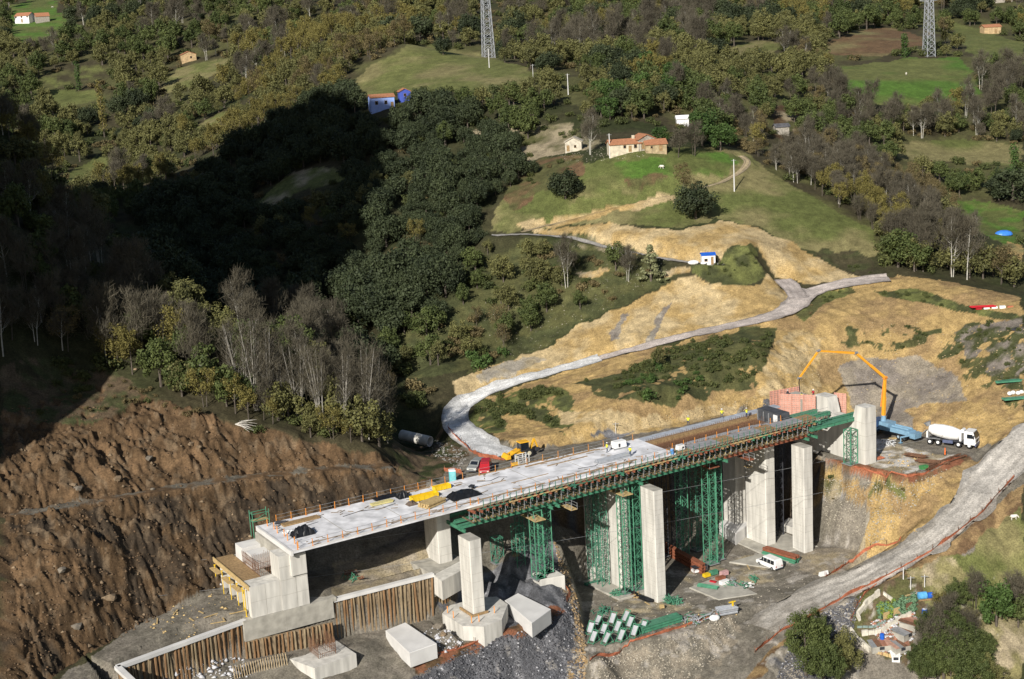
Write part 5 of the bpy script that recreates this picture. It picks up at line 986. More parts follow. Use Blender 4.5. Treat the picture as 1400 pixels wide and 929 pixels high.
def van(label, cat, mat, loc, rz, L=4.7, w=1.85, h=1.95, name='van', wins=None, group=None, hood=.9, roofmat=None):
    t = thing(name, label, cat, loc, rz, group); a = L / 2
    prof = [(-a,.32),(-a-.03,.95),(-a+.08,h-.12),(-a+.3,h),(a-hood-.95,h),(a-hood-.25,h*.62+.1),(a-hood,.98+.08),(a-.12,.92),(a,.72),(a,.32)]
    carbody(prof, w, 1.05, .16, 'body', mat, t); z0, z1 = 1.12, h - .2; xf = a - hood - .3
    n = 3 if L > 4.6 else 2; x0 = -a + .3; step = (xf - .75 - x0) / n
    sidewins(t, [(x0 + i*step + .05, x0 + (i+1)*step - .05, x0 + (i+1)*step - .05, x0 + i*step + .05) for i in range(n)] + [(xf - .72, xf + .02, xf - .42, xf - .72)], z0, z1, w, 1.05, .16)
    yw = w/2 - .2; pane(t, [(a-hood-.30, -yw, 1.2), (a-hood-.30, yw, 1.2), (a-hood-.86, yw-.1, h-.1), (a-hood-.86, -yw+.1, h-.1)], (.05, 0, .03), 'windscreen')
    for s in (-1, 1): pane(t, [(-a+.02, s*.05, 1.15), (-a+.02, s*yw, 1.15), (-a+.1, s*(yw-.08), h-.25), (-a+.1, s*.05, h-.25)], (.05, 0, 0), 'rear_window')
    mb = MB(); mb.box(a-.08, a+.07, -w/2+.05, w/2-.05, .3, .52); mb.build('bumper', DARK, t); mb = MB(); mb.box(-a-.09, -a+.06, -w/2+.05, w/2-.05, .3, .5); mb.build('bumper', DARK, t)
    mb = MB(); mb.box(a-.02, a+.015, -.4, .4, .6, .78); mb.build('grille', DARK, t); lamps(t, a-.01, w/2-.28, .72, -a-.02)
    for s in (-1, 1): mb = MB(); mb.box(a-hood-.35, a-hood-.2, s*(w/2+.02)-.08, s*(w/2+.02)+.08, 1.1, 1.3); mb.build('mirror', DARK, t)
    for x in (-a+.85, a-.8):
        for s in (-1, 1): wheel(t, x, s*(w/2-.1))
    return t
p, q = onz(1040,770,0), onz(1064,780,0); p.z = q.z = 0; c_ = (p + q) / 2
van('white minibus with dark side windows parked by the steel stack', 'van', WHITE, (c_.x, c_.y, ground(c_.x, c_.y)), head(q, p), 4.9, 1.85, 2.0, 'minibus')
p = onz(651,643,19.6); zc = ground(p.x, p.y); van('grey off-road car with pale bonnet behind the deck', 'car', nmat('grey car paint', (.30,.31,.30), .35, .2, .1, 1), (p.x, p.y, zc), R(-112), 4.2, 1.8, 1.75, 'parked_car')
p = onz(664,646,19.6); van('red van parked beside the grey car behind the deck', 'van', REDP, (p.x, p.y, ground(p.x, p.y)), R(-95), 4.4, 1.8, 1.95, 'parked_van', hood=.7)
# portable toilet
p = onz(619,660,19.6); t = thing('portable_toilet', 'turquoise portable toilet behind the far deck edge', 'toilet', (p.x, p.y, ground(p.x, p.y) - .05), RZ - .4)
mb = MB(); mb.box(-.55,.55,-.55,.55,.08,2.15); mb.build('cabin', TURQ, t); mb = MB(); mb.box(-.6,.6,-.6,.6,2.15,2.35,0,.12); mb.build('roof', WHITE, t); mb = MB(); mb.box(-.38,.38,-.585,-.555,.15,2.0); mb.build('door', nmat('pale turquoise', (.25,.62,.66), .5), t); mb = MB(); mb.box(-.62,.62,-.62,.62,0,.08); mb.build('base', DARK, t)
# concrete mixer truck
p = onz(1264,605,13.9); q = onz(1336,613,13.9); p = MV((p.x, p.y, 0)); q = MV((q.x, q.y, 0)); c_ = (p+q)/2; LT = (q-p).length
MX = thing('mixer_truck', 'white four axle concrete mixer truck backed up to the blue pump', 'truck', (c_.x, c_.y, 14.0), head(p, q), None, LT / 9.4)
a = 4.7; mb = MB(); mb.box(-a+.5, a-.3, -.45, .45, .75, 1.05); mb.build('chassis', DARK, MX)
cab = MB(); loft(cab, [[(a-2.0, y, .7),(a-2.05, y, 2.95),(a-1.85, y*.97, 3.1),(a-.45, y*.97, 3.05),(a-.08, y*.97, 1.9),(a, y, 1.7),(a, y, .7)] for y in (-1.2, 1.2)]); cb = cab.build('cab', WHITE, MX)
pane(cb, [(a-.02,-1.05,1.95),(a-.02,1.05,1.95),(a-.38,1.0,2.95),(a-.38,-1.0,2.95)], (.05,0,.02), 'windscreen')
for s in (-1, 1):
    pane(cb, [(a-1.5, s*1.2, 1.85), (a-.3, s*1.2, 1.85), (a-.55, s*1.18, 2.6), (a-1.5, s*1.18, 2.6)], (0, s*.03, 0), 'window'); mb = MB(); mb.box(a-.35, a-.2, s*1.38-.12, s*1.38+.12, 1.9, 2.5); mb.build('mirror', DARK, cb)
    mb = MB(); mb.box(a-.02, a+.06, s*.85-.2, s*.85+.2, .95, 1.15); mb.build('headlight', nmat('lamp glass', (.75,.74,.68), .2), cb)
mb = MB(); mb.box(a-.1, a+.12, -1.2, 1.2, .45, .9); mb.build('bumper', nmat('blue grey trim', (.10,.12,.2), .5), cb); mb = MB(); mb.box(a-.02,a+.05,-.7,.7,1.15,1.6); mb.build('grille', DARK, cb)
mb = MB(); dx = [(-a+.9, .62), (-a+1.6, 1.0), (-a+3.2, 1.22), (-a+4.8, 1.22), (-a+6.2, .95), (-a+6.5, .6)]; mb.tube([(x, 0, 2.75 - (x+a)*.12) for x, r_ in dx], [r_ for x, r_ in dx], 24); mb.build('drum', WHITE, MX, smooth=False)
mb = MB()
for k in range(40):
    f = k/40; f2 = (k+1)/40; g = lambda f: (-a+1.2+f*5, math.cos(f*12)*1.2*math.sin(.45+f*2.2)**.3, 2.65-f*.6+math.sin(f*12)*1.2*math.sin(.45+f*2.2)**.3)
mb.cyl((-a+.95,0,2.55),(-a+.9,0,2.55),.66,20); mb.build('drum_rim', GREY, MX)
mb = MB(); mb.cyl((-a+.75,0,3.1),(-a+.45,0,3.75),.35,10,.7); mb.build('hopper', GREY, MX); mb = MB(); mb.bar((-a+.4,0,2.3),(-a-.5,.3,1.4),.5,.12); mb.build('chute', GREY, MX)
mb = MB(); mb.box(-a+.6,-a+.85,-.9,.9,1.05,2.3); mb.box(-a+6.45,-a+6.8,-.8,.8,1.05,2.7); mb.build('drum_support', WHITE, MX); mb = MB(); mb.cyl((-a+6.9,-.6,2.9),(-a+6.9,.6,2.9),.35,12); mb.build('water_tank', WHITE, MX)
for s in (-1,1): mb = MB(); mb.box(-a+3.6,-a+5.4,s*1.05-.15,s*1.05+.15,.6,1.1); mb.build('side_locker', nmat('blue grey trim', (.10,.12,.2), .5), MX); mb = MB(); mb.box(-a+.6,-a+3.2,s*1.1-.12,s*1.1+.12,1.12,1.2); mb.build('mudguard', GREY, MX)
for x in (-a+1.3, -a+2.75, a-3.0, a-1.1):
    for s in (-1, 1): wheel(MX, x, s*1.02, .53, .34, WHITE)
# blue pump truck with orange placing boom
p = onz(1184,587,14); q = onz(1264,607,14); p.z = q.z = 0; c_ = (p+q)/2; LT = (q-p).length
PT = thing('pump_truck', 'light blue concrete pump truck with tall orange boom folded out', 'truck', (c_.x, c_.y, 14.0), head(q, p), None, 1.0)
a = 5.2; mb = MB(); mb.box(-a, a-.4, -.5, .5, .7, 1.05); mb.build('chassis', DARK, PT); mb = MB(); loft(mb, [[(a-2.1,y,.6),(a-2.1,y,2.75),(a-.3,y,2.75),(a-.02,y,1.7),(a,y,.6)] for y in (-1.2,1.2)]); cb = mb.build('cab', nmat('dark blue paint', (.03,.07,.16), .4), PT)
pane(cb, [(a-.03,-1.05,1.75),(a-.03,1.05,1.75),(a-.28,1.0,2.6),(a-.28,-1.0,2.6)], (.05,0,.01), 'windscreen')
for s in (-1,1): pane(cb, [(a-1.5,s*1.2,1.7),(a-.4,s*1.2,1.7),(a-.5,s*1.2,2.5),(a-1.5,s*1.2,2.5)], (0,s*.03,0))
mb = MB(); mb.box(a-4.6,a-2.3,-1.2,1.2,1.1,2.6,0,.06); mb.build('turret_deck', BLUE, PT); mb = MB(); mb.box(-a+.9,a-4.8,-1.0,1.0,1.1,1.9,0,.1); mb.cyl((-a+1.4,-.5,2.1),(a-5,-.5,2.1),.22,10); mb.cyl((-a+1.4,.5,2.1),(a-5,.5,2.1),.22,10); mb.build('pump_unit', BLUE, PT)
mb = MB(); mb.box(-a-.3,-a+.9,-.9,.9,.7,1.7,0,-.12); mb.build('hopper', BLUE, PT); mb = MB(); mb.box(a-4.4,a-2.5,-1.22,-1.2,1.7,2.2); mb.build('nameplate', WHITE, PT)
for x in (a-1.4, -a+3.4, -a+2.1):
    for s in (-1,1): wheel(PT, x, s*1.0, .52, .34, nmat('pale blue rim', (.35,.45,.52), .5))
for x in (a-2.2, -a+1.0):
    for s in (-1,1): mb = MB(); mb.bar((x, s*.9, 1.2), (x + (.6 if x < 0 else 0), s*2.6, 1.1), .22, .25, 0); mb.bar((x + (.6 if x < 0 else 0), s*2.6, 1.2), (x + (.6 if x < 0 else 0), s*2.6, .05), .16); mb.box(x + (.6 if x < 0 else 0)-.3, x + (.6 if x < 0 else 0)+.3, s*2.6-.3, s*2.6+.3, 0, .08); mb.build('outrigger', BLUE, PT)
mb = MB(); mb.cyl((0,0,2.6),(0,0,3.6),.55,14,.4); PTm = mb.build('slewing_column', BLUE, PT)
base = onz(1208,592,17.0); Minv = (Matrix.Translation(PT.location) @ Matrix.Rotation(PT.rotation_euler.z, 4, 'Z')).inverted()
# the column stands where the boom rises
bl = min((Vector((s_, 0, 0)) for s_ in np.arange(-5, 5, .05)), key=lambda v: abs((lambda P: 700 + F * (P @ IX) / (P @ FW))(np.array(Minv.inverted() @ Vector((v.x, 0, 3.5))) - np.array([0, 0, H])) - 1208)); PTm.location = (bl.x, 0, 0)
b0 = (Matrix.Translation(PT.location) @ Matrix.Rotation(PT.rotation_euler.z, 4, 'Z')) @ Vector((bl.x, 0, 3.5)); tip = BV(102.5, -9.5, 24.6)
dr = Vector((tip.x - b0.x, tip.y - b0.y, 0)); LD = dr.length
def boompt(px, py):
    """where the photo ray through this joint crosses the upright plane the boom swings in"""
    r_ = ray(px, py); nrm = Vector((dr.y, -dr.x, 0)); k_ = (b0.dot(nrm) - 0) / (r_[0]*nrm.x + r_[1]*nrm.y); return Vector((r_[0]*k_, r_[1]*k_, H + r_[2]*k_))
J = [b0, boompt(1210,517), boompt(1170,483), boompt(1119,480), boompt(1093,517)]
for i, (a_, b_) in enumerate(zip(J, J[1:])):
    mb = MB(); w0 = .62 - i*.1; A_ = Minv @ a_; B_ = Minv @ b_; d = (B_ - A_); n_s = 2; m_ = A_ + d*.5
    mb.bar(A_, m_, w0*.8, w0); mb.bar(m_, B_, w0*.65, w0*.8); up_ = d.normalized().cross(Vector((0,1,0))).normalized()
    side = Vector((0,1,0)) * .28; mb.tube([A_ + side, B_ + side], .07, 6); mb.build('boom_section', nmat('boom orange', (.80,.36,.03), .45, 0, .1, 1), PT)
    mb = MB(); mb.cyl(B_ - Vector((0,.4,0)), B_ + Vector((0,.4,0)), .32 - i*.04, 10); mb.build('boom_joint', GREY if i else ORANGE, PT)
mb = MB(); A_ = Minv @ (b0 + (J[1]-b0)*.25 + Vector((-.6,0,0))); mb.tube([A_, Minv @ (J[1] - Vector((.3,0,.8)))], .12, 8); mb.build('hydraulic_ram', ORANGE, PT)
mb = MB(); e = J[-1]; mb.tube([Minv @ e, Minv @ (e + Vector((-.1,0,-1))), Minv @ (e + Vector((.05,0,-2.6)))], .09, 8); mb.build('end_hose', RUBBER, PT)
# backhoe loader
p = onz(713,622,20); BH = thing('backhoe_loader', 'yellow backhoe loader behind the far deck edge', 'digger', (p.x, p.y, ground(p.x, p.y)), R(205)); YB = nmat('digger yellow', (.78,.42,.03), .45, 0, .15, 1)
mb = MB(); loft(mb, [[(-1.2,y,.7),(-1.2,y,1.3),(.3,y,1.45),(1.8,y,1.35),(2.0,y,1.1),(2.0,y,.65)] for y in (-.5,.5)]); mb.build('body', YB, BH)
mb = MB()
for x, y in ((-1.2,-.7),(-1.2,.7),(.35,-.7),(.35,.7)): mb.bar((x,y,1.2),(x*.95,y*.93,2.7),.1)
mb.box(-1.25,.4,-.75,.75,1.15,1.35); mb.build('cab_frame', DARK, BH); mb = MB(); mb.box(-1.35,.55,-.8,.8,2.7,2.84,0,.06); mb.build('cab_roof', YB, BH); mb = MB(); mb.box(-1.14,.3,-.66,.66,1.36,2.66); mb.build('cab_glass', GLASS, BH)
for s in (-1,1): wheel(BH,-1.0,s*.95,.78,.45,nmat('cream rim',(.6,.55,.4),.5)); wheel(BH,1.55,s*.85,.52,.34,nmat('cream rim',(.6,.55,.4),.5)); mb = MB(); mb.bar((.6,s*.6,1.5),(2.7,s*.6,.75),.16,.22); mb.build('loader_arm', YB, BH)
mb = MB(); loft(mb, [[(2.6,y,.3),(2.6,y,1.0),(3.0,y,1.05),(3.5,y,.3)] for y in (-1.15,1.15)]); mb.build('front_bucket', YB, BH)
mb = MB(); mb.bar((-1.6,0,.8),(-2.6,0,2.9),.26,.32); mb.bar((-2.6,0,2.9),(-3.2,0,1.3),.2,.24); mb.build('digging_arm', YB, BH); mb = MB(); loft(mb, [[(-3.4,y,.7),(-3.35,y,1.3),(-2.9,y,1.2),(-2.8,y,.65)] for y in (-.3,.3)]); mb.build('rear_bucket', DARK, BH)
p = onz(711,637,19.8); t = thing('site_generator', 'small yellow machine with white tube cage right behind the deck edge', 'machine', (p.x, p.y, ground(p.x, p.y)), RZ); mb = MB(); mb.box(-1.6,-.2,-.5,.5,.2,1.1,0,.1); mb.build('housing', YB, t)
mb = MB()
for x in (-.6,.9,1.6):
    for y in (-.5,.5): mb.bar((x,y,.1),(x,y,2.4),.09)
for z in (.9,1.7,2.35): mb.bar((-.6,-.5,z),(1.6,-.5,z),.08); mb.bar((-.6,.5,z),(1.6,.5,z),.08)
mb.build('cage', WHITE, t); mb = MB(); mb.cyl((-1.2,-.6,.3),(-1.2,.6,.3),.3,12); mb.build('wheel', RUBBER, t)
# ------------------------------------------------------------------ people
def person(px, py, Z, label, vest=None, rz=0, pose=0):
    p = onz(px, py, Z); t = thing('person', label, 'person', (p.x, p.y, Z), rz, 'workers on the deck')
    V = {'pel':(0,0,.95,.13),'wst':(0,0,1.12,.12),'chs':(.03,0,1.36,.15),'nck':(.04,0,1.5,.06),'hd0':(.05,0,1.6,.085),'hd1':(.05,0,1.7,.08)}
    E_ = [('pel','wst'),('wst','chs'),('chs','nck'),('nck','hd0'),('hd0','hd1')]; sp = .14 + .06 * (pose % 2)
    for s, k in ((1,'l'),(-1,'r')):
        fx = .18 * s * (pose % 2); V.update({'hp'+k:(0,s*.1,.9,.095),'kn'+k:(.05+fx*.5,s*(.1+sp*.2),.5,.065),'an'+k:(fx,s*(.1+sp*.4),.09,.045),'to'+k:(fx+.17,s*(.11+sp*.4),.04,.04),'sh'+k:(.03,s*.19,1.42,.065),'el'+k:(.02 + (.12 if pose > 1 else 0),s*.26,1.14,.045),'wr'+k:(.14 + (.2 if pose > 1 else 0),s*.24,.93 + (.25 if pose > 1 else 0),.032),'pm'+k:(.17 + (.22 if pose > 1 else 0),s*.24,.87 + (.25 if pose > 1 else 0),.035)})
        E_ += [('pel','hp'+k),('hp'+k,'kn'+k),('kn'+k,'an'+k),('an'+k,'to'+k),('chs','sh'+k),('sh'+k,'el'+k),('el'+k,'wr'+k),('wr'+k,'pm'+k)]
        x, y, z, _ = V['pm'+k]
        for f in range(4): V['f%d'%f+k] = (x+.05+.01*f, y+(f-1.5)*.018, z-.06-.005*(f%2), .009); E_.append(('pm'+k,'f%d'%f+k))
        V['th'+k] = (x+.05, y - s*.05, z-.01, .01); E_.append(('pm'+k,'th'+k))
    keys_ = list(V); me = bpy.data.meshes.new('body'); me.from_pydata([V[k][:3] for k in keys_], [(keys_.index(a), keys_.index(b)) for a, b in E_], []); o = bpy.data.objects.new('body', me); COL.objects.link(o); o.parent = t
    bm = bmesh.new(); bm.from_mesh(me); ly = bm.verts.layers.skin.verify(); bm.verts.ensure_lookup_table()
    for i, k in enumerate(keys_): bm.verts[i][ly].radius = (V[k][3], V[k][3]); bm.verts[i][ly].use_root = (k == 'pel')
    bm.to_mesh(me); bm.free(); me.materials.append(nmat('work trousers', (.05,.07,.12), .9, 0, .3, 4)); o.modifiers.new('skin', 'SKIN'); sb_ = o.modifiers.new('sub', 'SUBSURF'); sb_.levels = sb_.render_levels = 1
    mb = MB(); mb.tube([(0,0,.92),(0,0,1.1),(.03,0,1.34),(.04,0,1.47)], [.17,.165,.215,.12], 10)
    for s in (1,-1): e = V['el'+('l' if s > 0 else 'r')]; mb.tube([(.03,s*.17,1.42), e[:3]], [.085,.06], 7)
    mb.build('jacket', nmat('hi-vis yellow', (.75,.72,.05), .7, 0, .1, 3) if vest is None else vest, t)
    mb = MB(); mb.sph((.05,0,1.67),.105,10,6); mb.build('face', SKIN, t); mb = MB(); mb.sph((.04,0,1.73),.125,10,6,sq=(1,1,.75)); mb.tube([(.04,0,1.70),(.05,0,1.715)], [.16,.14], 10); mb.build('hard_hat', WHITE, t)
    return t
dz_ = lambda px, py, n=-1: deckz(min(tn(*atZ(px, py, 22.8)[:2])[0], 100))
for px, py, lab, rz_, ps in ((941,582,'worker in yellow jacket alone on the left of the pale far form boards',1.2,0),(987,572,'worker in yellow jacket and dark trousers at the middle of the far form boards',-1.6,1),(1021,571,'worker in yellow jacket near the dark stop end box',2.6,2),(830,619,'worker in yellow jacket standing left of the white tank',.3,1),(862,624,'worker in yellow jacket bending by the steel bars',-2.2,3)):
    person(px, py, dz_(px, py) + .02, lab, None, rz_, ps)
for i, (px, py) in enumerate(((1096,549),(1077,546),(1112,545))): person(px, py, 22.95, ['worker on the concrete under the boom hose','worker in dark clothes at the left end of the salmon formwork','worker in red jacket by the abutment head'][i], [None, DARK, REDP][i], i * 2., i)
# ------------------------------------------------------------------ things lying on the deck
def onpart(t, name, mat, f): mb = MB(); f(mb); return mb.build(name, mat, t)
def tarp(px, py, Z, L, w_, h, label, rz_=RZ, mat=BLACK, name='tarpaulin_heap', cat='tarpaulin', grp=None):
    p = onz(px, py, Z); mb = MB(); n = 14; m_ = 9; vs = []
    for i in range(n+1):
        for j in range(m_+1):
            u_ = i/n*2-1; v_ = j/m_*2-1; e = max(0, 1 - max(abs(u_), abs(v_))**3.0); z = h*e*(.55+.8*float(vn(i*.7, j*.9, int(px)))) ; ed = 1 + .12*float(vn(i*.9, j*1.3, int(py)))
            vs.append((u_*L/2*ed, v_*w_/2*ed, z + .015))
    mb.add(vs, [(i*(m_+1)+j, (i+1)*(m_+1)+j, (i+1)*(m_+1)+j+1, i*(m_+1)+j+1) for i in range(n) for j in range(m_)]); o = mb.build(name, mat, None); o.location = p; o.rotation_euler = (0,0,rz_); return tag(o, label, cat, grp)
tarp(414,731,22.05,3.4,2.0,1.3,'heap of black sheeting at the left end of the deck'); tarp(634,678,22.5,5.0,2.6,.9,'wide crumpled black sheeting beside the timber stack'); tarp(551,680,22.3,2.0,1.5,.9,'small round black bundle left of the yellow bin'); tarp(527,680,22.35,4.0,1.5,.35,'flat dark sheet over pale boards at the far deck edge'); tarp(563,690,22.3,1.6,1.3,.5,'brown grey heap in front of the black bundle',mat=nmat('brown sacking',(.12,.09,.07),.9))
tarp(395,728,22.05,1.8,1.0,.3,'crumpled white sheet beside the black heap',mat=WHITE); tarp(755+0,660,22.6,.1,.1,.02,'x') if False else None
def bundle(px, py, Z, L, n, r_, mat, label, rz_, name='bar_bundle', cat='steel bars', rowsn=2, jit=.3, sq=False):
    p = onz(px, py, Z); t = thing(name, label, cat, p, rz_)
    for i in range(n):
        for j in range(rowsn):
            mb = MB(); o = random.uniform(-jit, jit); y = (i - n/2) * r_*2.1 + (j % 2) * r_; z = r_ + j*r_*1.8 + .01; a = random.uniform(-.02,.02)*L
            (mb.bar((-L/2+o, y-a, z), (L/2+o, y+a, z), r_*2, r_*1.6) if sq else mb.tube([(-L/2+o,y-a,z),(L/2+o,y+a,z)], r_, 6)); mb.build('board' if sq else 'bar', mat, t)
    return t
bundle(838,628,22.75,6.5,7,.11,GALV,'bundle of long grey bars on the deck in front of the white tank',RZ); bundle(590,690,22.4,4.0,8,.13,WOODL,'stack of pale timbers in front of the black sheeting',RZ+.35,'timber_stack','timber',3,.2,True); bundle(522,688,22.3,3.6,4,.14,nmat('pale yellow boards',(.62,.55,.25),.8),'pale yellow boards under the flat dark sheet',RZ,'board_stack','boards',1,.3,True)
bundle(386,716,22.05,1.6,4,.1,DARK,'short dark bars at the far left corner of the deck',RZ-.5); bundle(423,718,22.05,3.2,1,.05,DARK,'single thin dark pole lying beside the black heap',RZ+.15,'pole','pole',1)
def bin_(px, py, Z, L, w_, h, mat, label, rz_=RZ, name='skip', cat='bin', open_=True):
    p = onz(px, py, Z); t = thing(name, label, cat, p, rz_); k = .12
    for a_ in (((-L/2,L/2,-w_/2,-w_/2+.06)),((-L/2,L/2,w_/2-.06,w_/2)),((-L/2,-L/2+.06,-w_/2+.063,w_/2-.063)),((L/2-.06,L/2,-w_/2+.063,w_/2-.063))): mb = MB(); mb.box(*a_, .05, h); mb.build('side_panel', mat, t)
    mb = MB(); mb.box(-L/2+.07,L/2-.07,-w_/2+.07,w_/2-.07,.03,.12); mb.build('floor_panel', mat, t); mb = MB()
    for i in range(int(L/.8)+1): x = -L/2 + .05 + i*(L-.16)/max(1,int(L/.8)); mb.box(x,x+.06,-w_/2-.05,-w_/2-.003,.05,h)
    mb.build('rib', mat, t); return t
bin_(580,682,22.35,4.6,1.3,.75,YELLOW,'long open yellow bin left of the timber stack'); bin_(604,669,22.4,2.9,1.1,.7,YELLOW,'shorter yellow bin with red lettering patch nearer the far edge')
p = onz(846,613,22.8); t = thing('site_tank', 'white tank box on the deck beside two workers', 'tank', p, RZ); onpart(t,'tank',WHITE,lambda m: m.box(-1.2,1.2,-.7,.7,.25,1.35,0,.1)); onpart(t,'door',DARK,lambda m: m.box(-.5,-.15,-.72,-.71,.4,1.0)); onpart(t,'skid',GREY,lambda m: (m.box(-1.3,1.3,-.6,-.4,.0,.22), m.box(-1.3,1.3,.4,.6,0,.22)))
p = onz(930,616,22.8); t = thing('compressor', 'small white machine beside the blue barrel on the deck', 'machine', p, RZ); onpart(t,'housing',WHITE,lambda m: m.box(-.7,.7,-.45,.45,.2,1.0,0,.08)); onpart(t,'grille',DARK,lambda m: m.box(.1,.5,-.456,-.44,.4,.7)); onpart(t,'frame',GREY,lambda m: (m.bar((-.7,-.4,.1),(.7,-.4,.1),.08), m.bar((-.7,.4,.1),(.7,.4,.1),.08), m.bar((.7,0,.1),(1.1,0,.3),.06)))
def barrel(px, py, Z, mat, label, r_=.3, h=.9, lid=WHITE):
    p = onz(px, py, Z) if Z is not None else MV(gp(px, py)); t = thing('barrel', label, 'barrel', p, 0, 'barrels'); onpart(t,'drum',mat,lambda m: m.tube([(0,0,0),(0,0,h*.05),(0,0,h*.33),(0,0,h*.36),(0,0,h*.64),(0,0,h*.67),(0,0,h)],[r_*.95,r_,r_,r_*1.04,r_*1.04,r_,r_*.97],14)); onpart(t,'lid',lid,lambda m: m.cyl((0,0,h),(0,0,h+.04),r_*.8,14)); return t
barrel(919,621,22.8,nmat('mid blue plastic',(.10,.28,.62),.5),'blue barrel on the deck beside the white machine')
for i, (px, py) in enumerate(((760,657),(780,621))): pass
def wheelbarrow(px, py, Z, label):
    p = onz(px, py, Z); t = thing('wheelbarrow', label, 'wheelbarrow', p, 1.1); onpart(t,'tray',DARK,lambda m: m.box(-.4,.45,-.3,.3,.35,.62,0,-.08)); onpart(t,'frame',GREY,lambda m: (m.bar((-.9,-.25,.55),(.5,-.1,.25),.04), m.bar((-.9,.25,.55),(.5,.1,.25),.04), m.bar((-.3,-.22,.4),(-.35,-.25,0),.04), m.bar((-.3,.22,.4),(-.35,.25,0),.04))); onpart(t,'wheel',RUBBER,lambda m: m.cyl((.6,-.05,.2),(.6,.05,.2),.2,12))
wheelbarrow(645,669,22.5,'wheelbarrow right of the crumpled black sheeting')
mb = MB()
for k in range(150):
    t_ = random.uniform(1.5, 68); n_2 = random.choice((-random.uniform(.6, 2.6), -random.uniform(9.5, 12.2), -random.uniform(1, 12))); a_ = AL + random.gauss(0, .5); L_ = random.uniform(.2, 1.6); c_ = BV(t_, n_2, deckz(t_) + .05); d = Vector((math.cos(a_), math.sin(a_), 0)) * L_ / 2; mb.bar(c_ - d, c_ + d, .1, .07)
o = mb.build('litter', nmat('dirty timber', (.24,.17,.10), .9, 0, .5, 2), None); tag(o, 'bits of timber and offcuts strewn over the deck', 'litter', kind='stuff')
for i, (t_, n_2, pts_) in enumerate(((52, -4, ((0,0),(3,.6),(5,-.5),(8,.3),(11,-1))), (36, -9.5, ((0,0),(2,1),(4,.2),(5,1.2))), (12, -9, ((0,0),(3,-.5),(6,.6),(9,0))))):
    mb = MB(); mb.tube([BV(t_ + a, n_2 + b, deckz(t_ + a) + .05) for a, b in pts_], .05, 6); o = mb.build('hose', DARK, None); tag(o, ['dark hose snaking past the bundle of grey bars', 'dark hose behind the crumpled black sheeting', 'dark cable lying on the left part of the deck'][i], 'hose')
# ------------------------------------------------------------------ stacks and gear on the site floor
def beams(a, b, Z, n, w_, h, mat, label, name='beam_stack', cat='steel beams', lay=1, extra=None):
    p = MV(atZ(*a, Z)); q = MV(atZ(*b, Z)); c_ = (p+q)/2; L = (q-p).length; t = thing(name, label, cat, (c_.x, c_.y, max(ground(c_.x, c_.y), Z-.5)), head(p, q))
    for j in range(lay):
        for i in range(n):
            mb = MB(); o = random.uniform(-.15,.15); y = (i-(n-1)/2)*w_*1.15; z = h/2 + j*(h+.02) + .12; mb.ibeam((-L/2+o,y,z),(L/2+o,y,z),w_,h,.05); mb.build('beam', mat if not (extra and j == lay-1) else extra, t)
    for s in (-.35,.35): onpart(t,'bearer',WOOD,lambda m: m.box(L*s-.1,L*s+.1,-n*w_*.6,n*w_*.6,0,.11))
    return t
beams((1045,755),(1090,768),.3,4,.34,.4,GREEN,'stack of green beams topped with red ones behind the white minibus',lay=3,extra=REDST)
beams((874,866),(929,849),-.1,5,.32,.45,GREEN,'stack of long green beams near the orange netting in the foreground',lay=2); beams((906,752),(962,783),.3,2,.5,.55,REDST,'row of heavy dark red beams crossing behind the middle column',lay=3); beams((828,794),(800,800),.2,2,.3,.35,GREEND,'green beams lying in the shade left of the scaffold towers')
t = thing('scaffold_heap','tangle of green scaffold frames at the foot of the middle column','scaffold frames',MV(gp(922,825)),.3)
for k in range(16):
    mb = MB(); c_ = Vector((random.uniform(-1.1,1.1),random.uniform(-.8,.8),.2+random.random()*.8)); d = Vector((random.uniform(-1,1),random.uniform(-1,1),random.uniform(-.4,.5))).normalized()*.9; e = d.orthogonal().normalized()*.35; mb.bar(c_-d+e,c_+d+e,.08); mb.bar(c_-d-e,c_+d-e,.08); mb.bar(c_-d*.6+e,c_-d*.6-e,.06); mb.bar(c_+d*.6+e,c_+d*.6-e,.06); mb.build('frame',GREEN,t)
def frames(px, py, n, sp, label, mats=(GREEN,), z=.0):
    t = thing('scaffold_heap', label, 'scaffold frames', MV(gp(px, py)), random.random()*3)
    for k in range(n):
        mb = MB(); c_ = Vector((random.uniform(-sp,sp),random.uniform(-sp*.6,sp*.6),.15+random.random()*.5)); d = Vector((random.uniform(-1,1),random.uniform(-1,1),random.uniform(-.3,.3))).normalized()*random.uniform(.5,1); e = d.orthogonal().normalized()*.3; mb.bar(c_-d+e,c_+d+e,.09); mb.bar(c_-d-e,c_+d-e,.09); mb.bar(c_-d*.5+e,c_-d*.5-e,.07); mb.build('frame',random.choice(mats),t)
frames(945,850,12,1.8,'loose green and grey frames between the green beams and the white tank',(GREEN,GALV,GALV)); frames(970,845,10,1.5,'jumbled grey frames beside the white tank',(GALV,GREEN)); frames(1000,800,10,1.3,'grey and green fittings at the right end of the prop pile',(GALV,GREEN)); frames(1020,803,8,1.0,'small heap of pale fittings right of the prop pile',(GALV,GREEN,WHITE)); frames(843,815,9,.9,'small fan of green tubes in front of the pale pad',(GREEN,)); frames(868,818,7,.7,'wire basket of rusty fittings near the black hose',(WOODL,RUST)); frames(1031,795,6,.7,'few pale green frames lying behind the prop pile',(GREEN,GALV)); frames(822,838,10,1.3,'dark green frame structure in the shade above the shield pile',(GREEND,)); frames(975,768,12,1.2,'green frames piled at the foot of the tallest tower',(GREEN,)); frames(480,790,10,2.0,'rusty and green frames on the ledge behind the post wall',(GREEN,RUST,REDST))
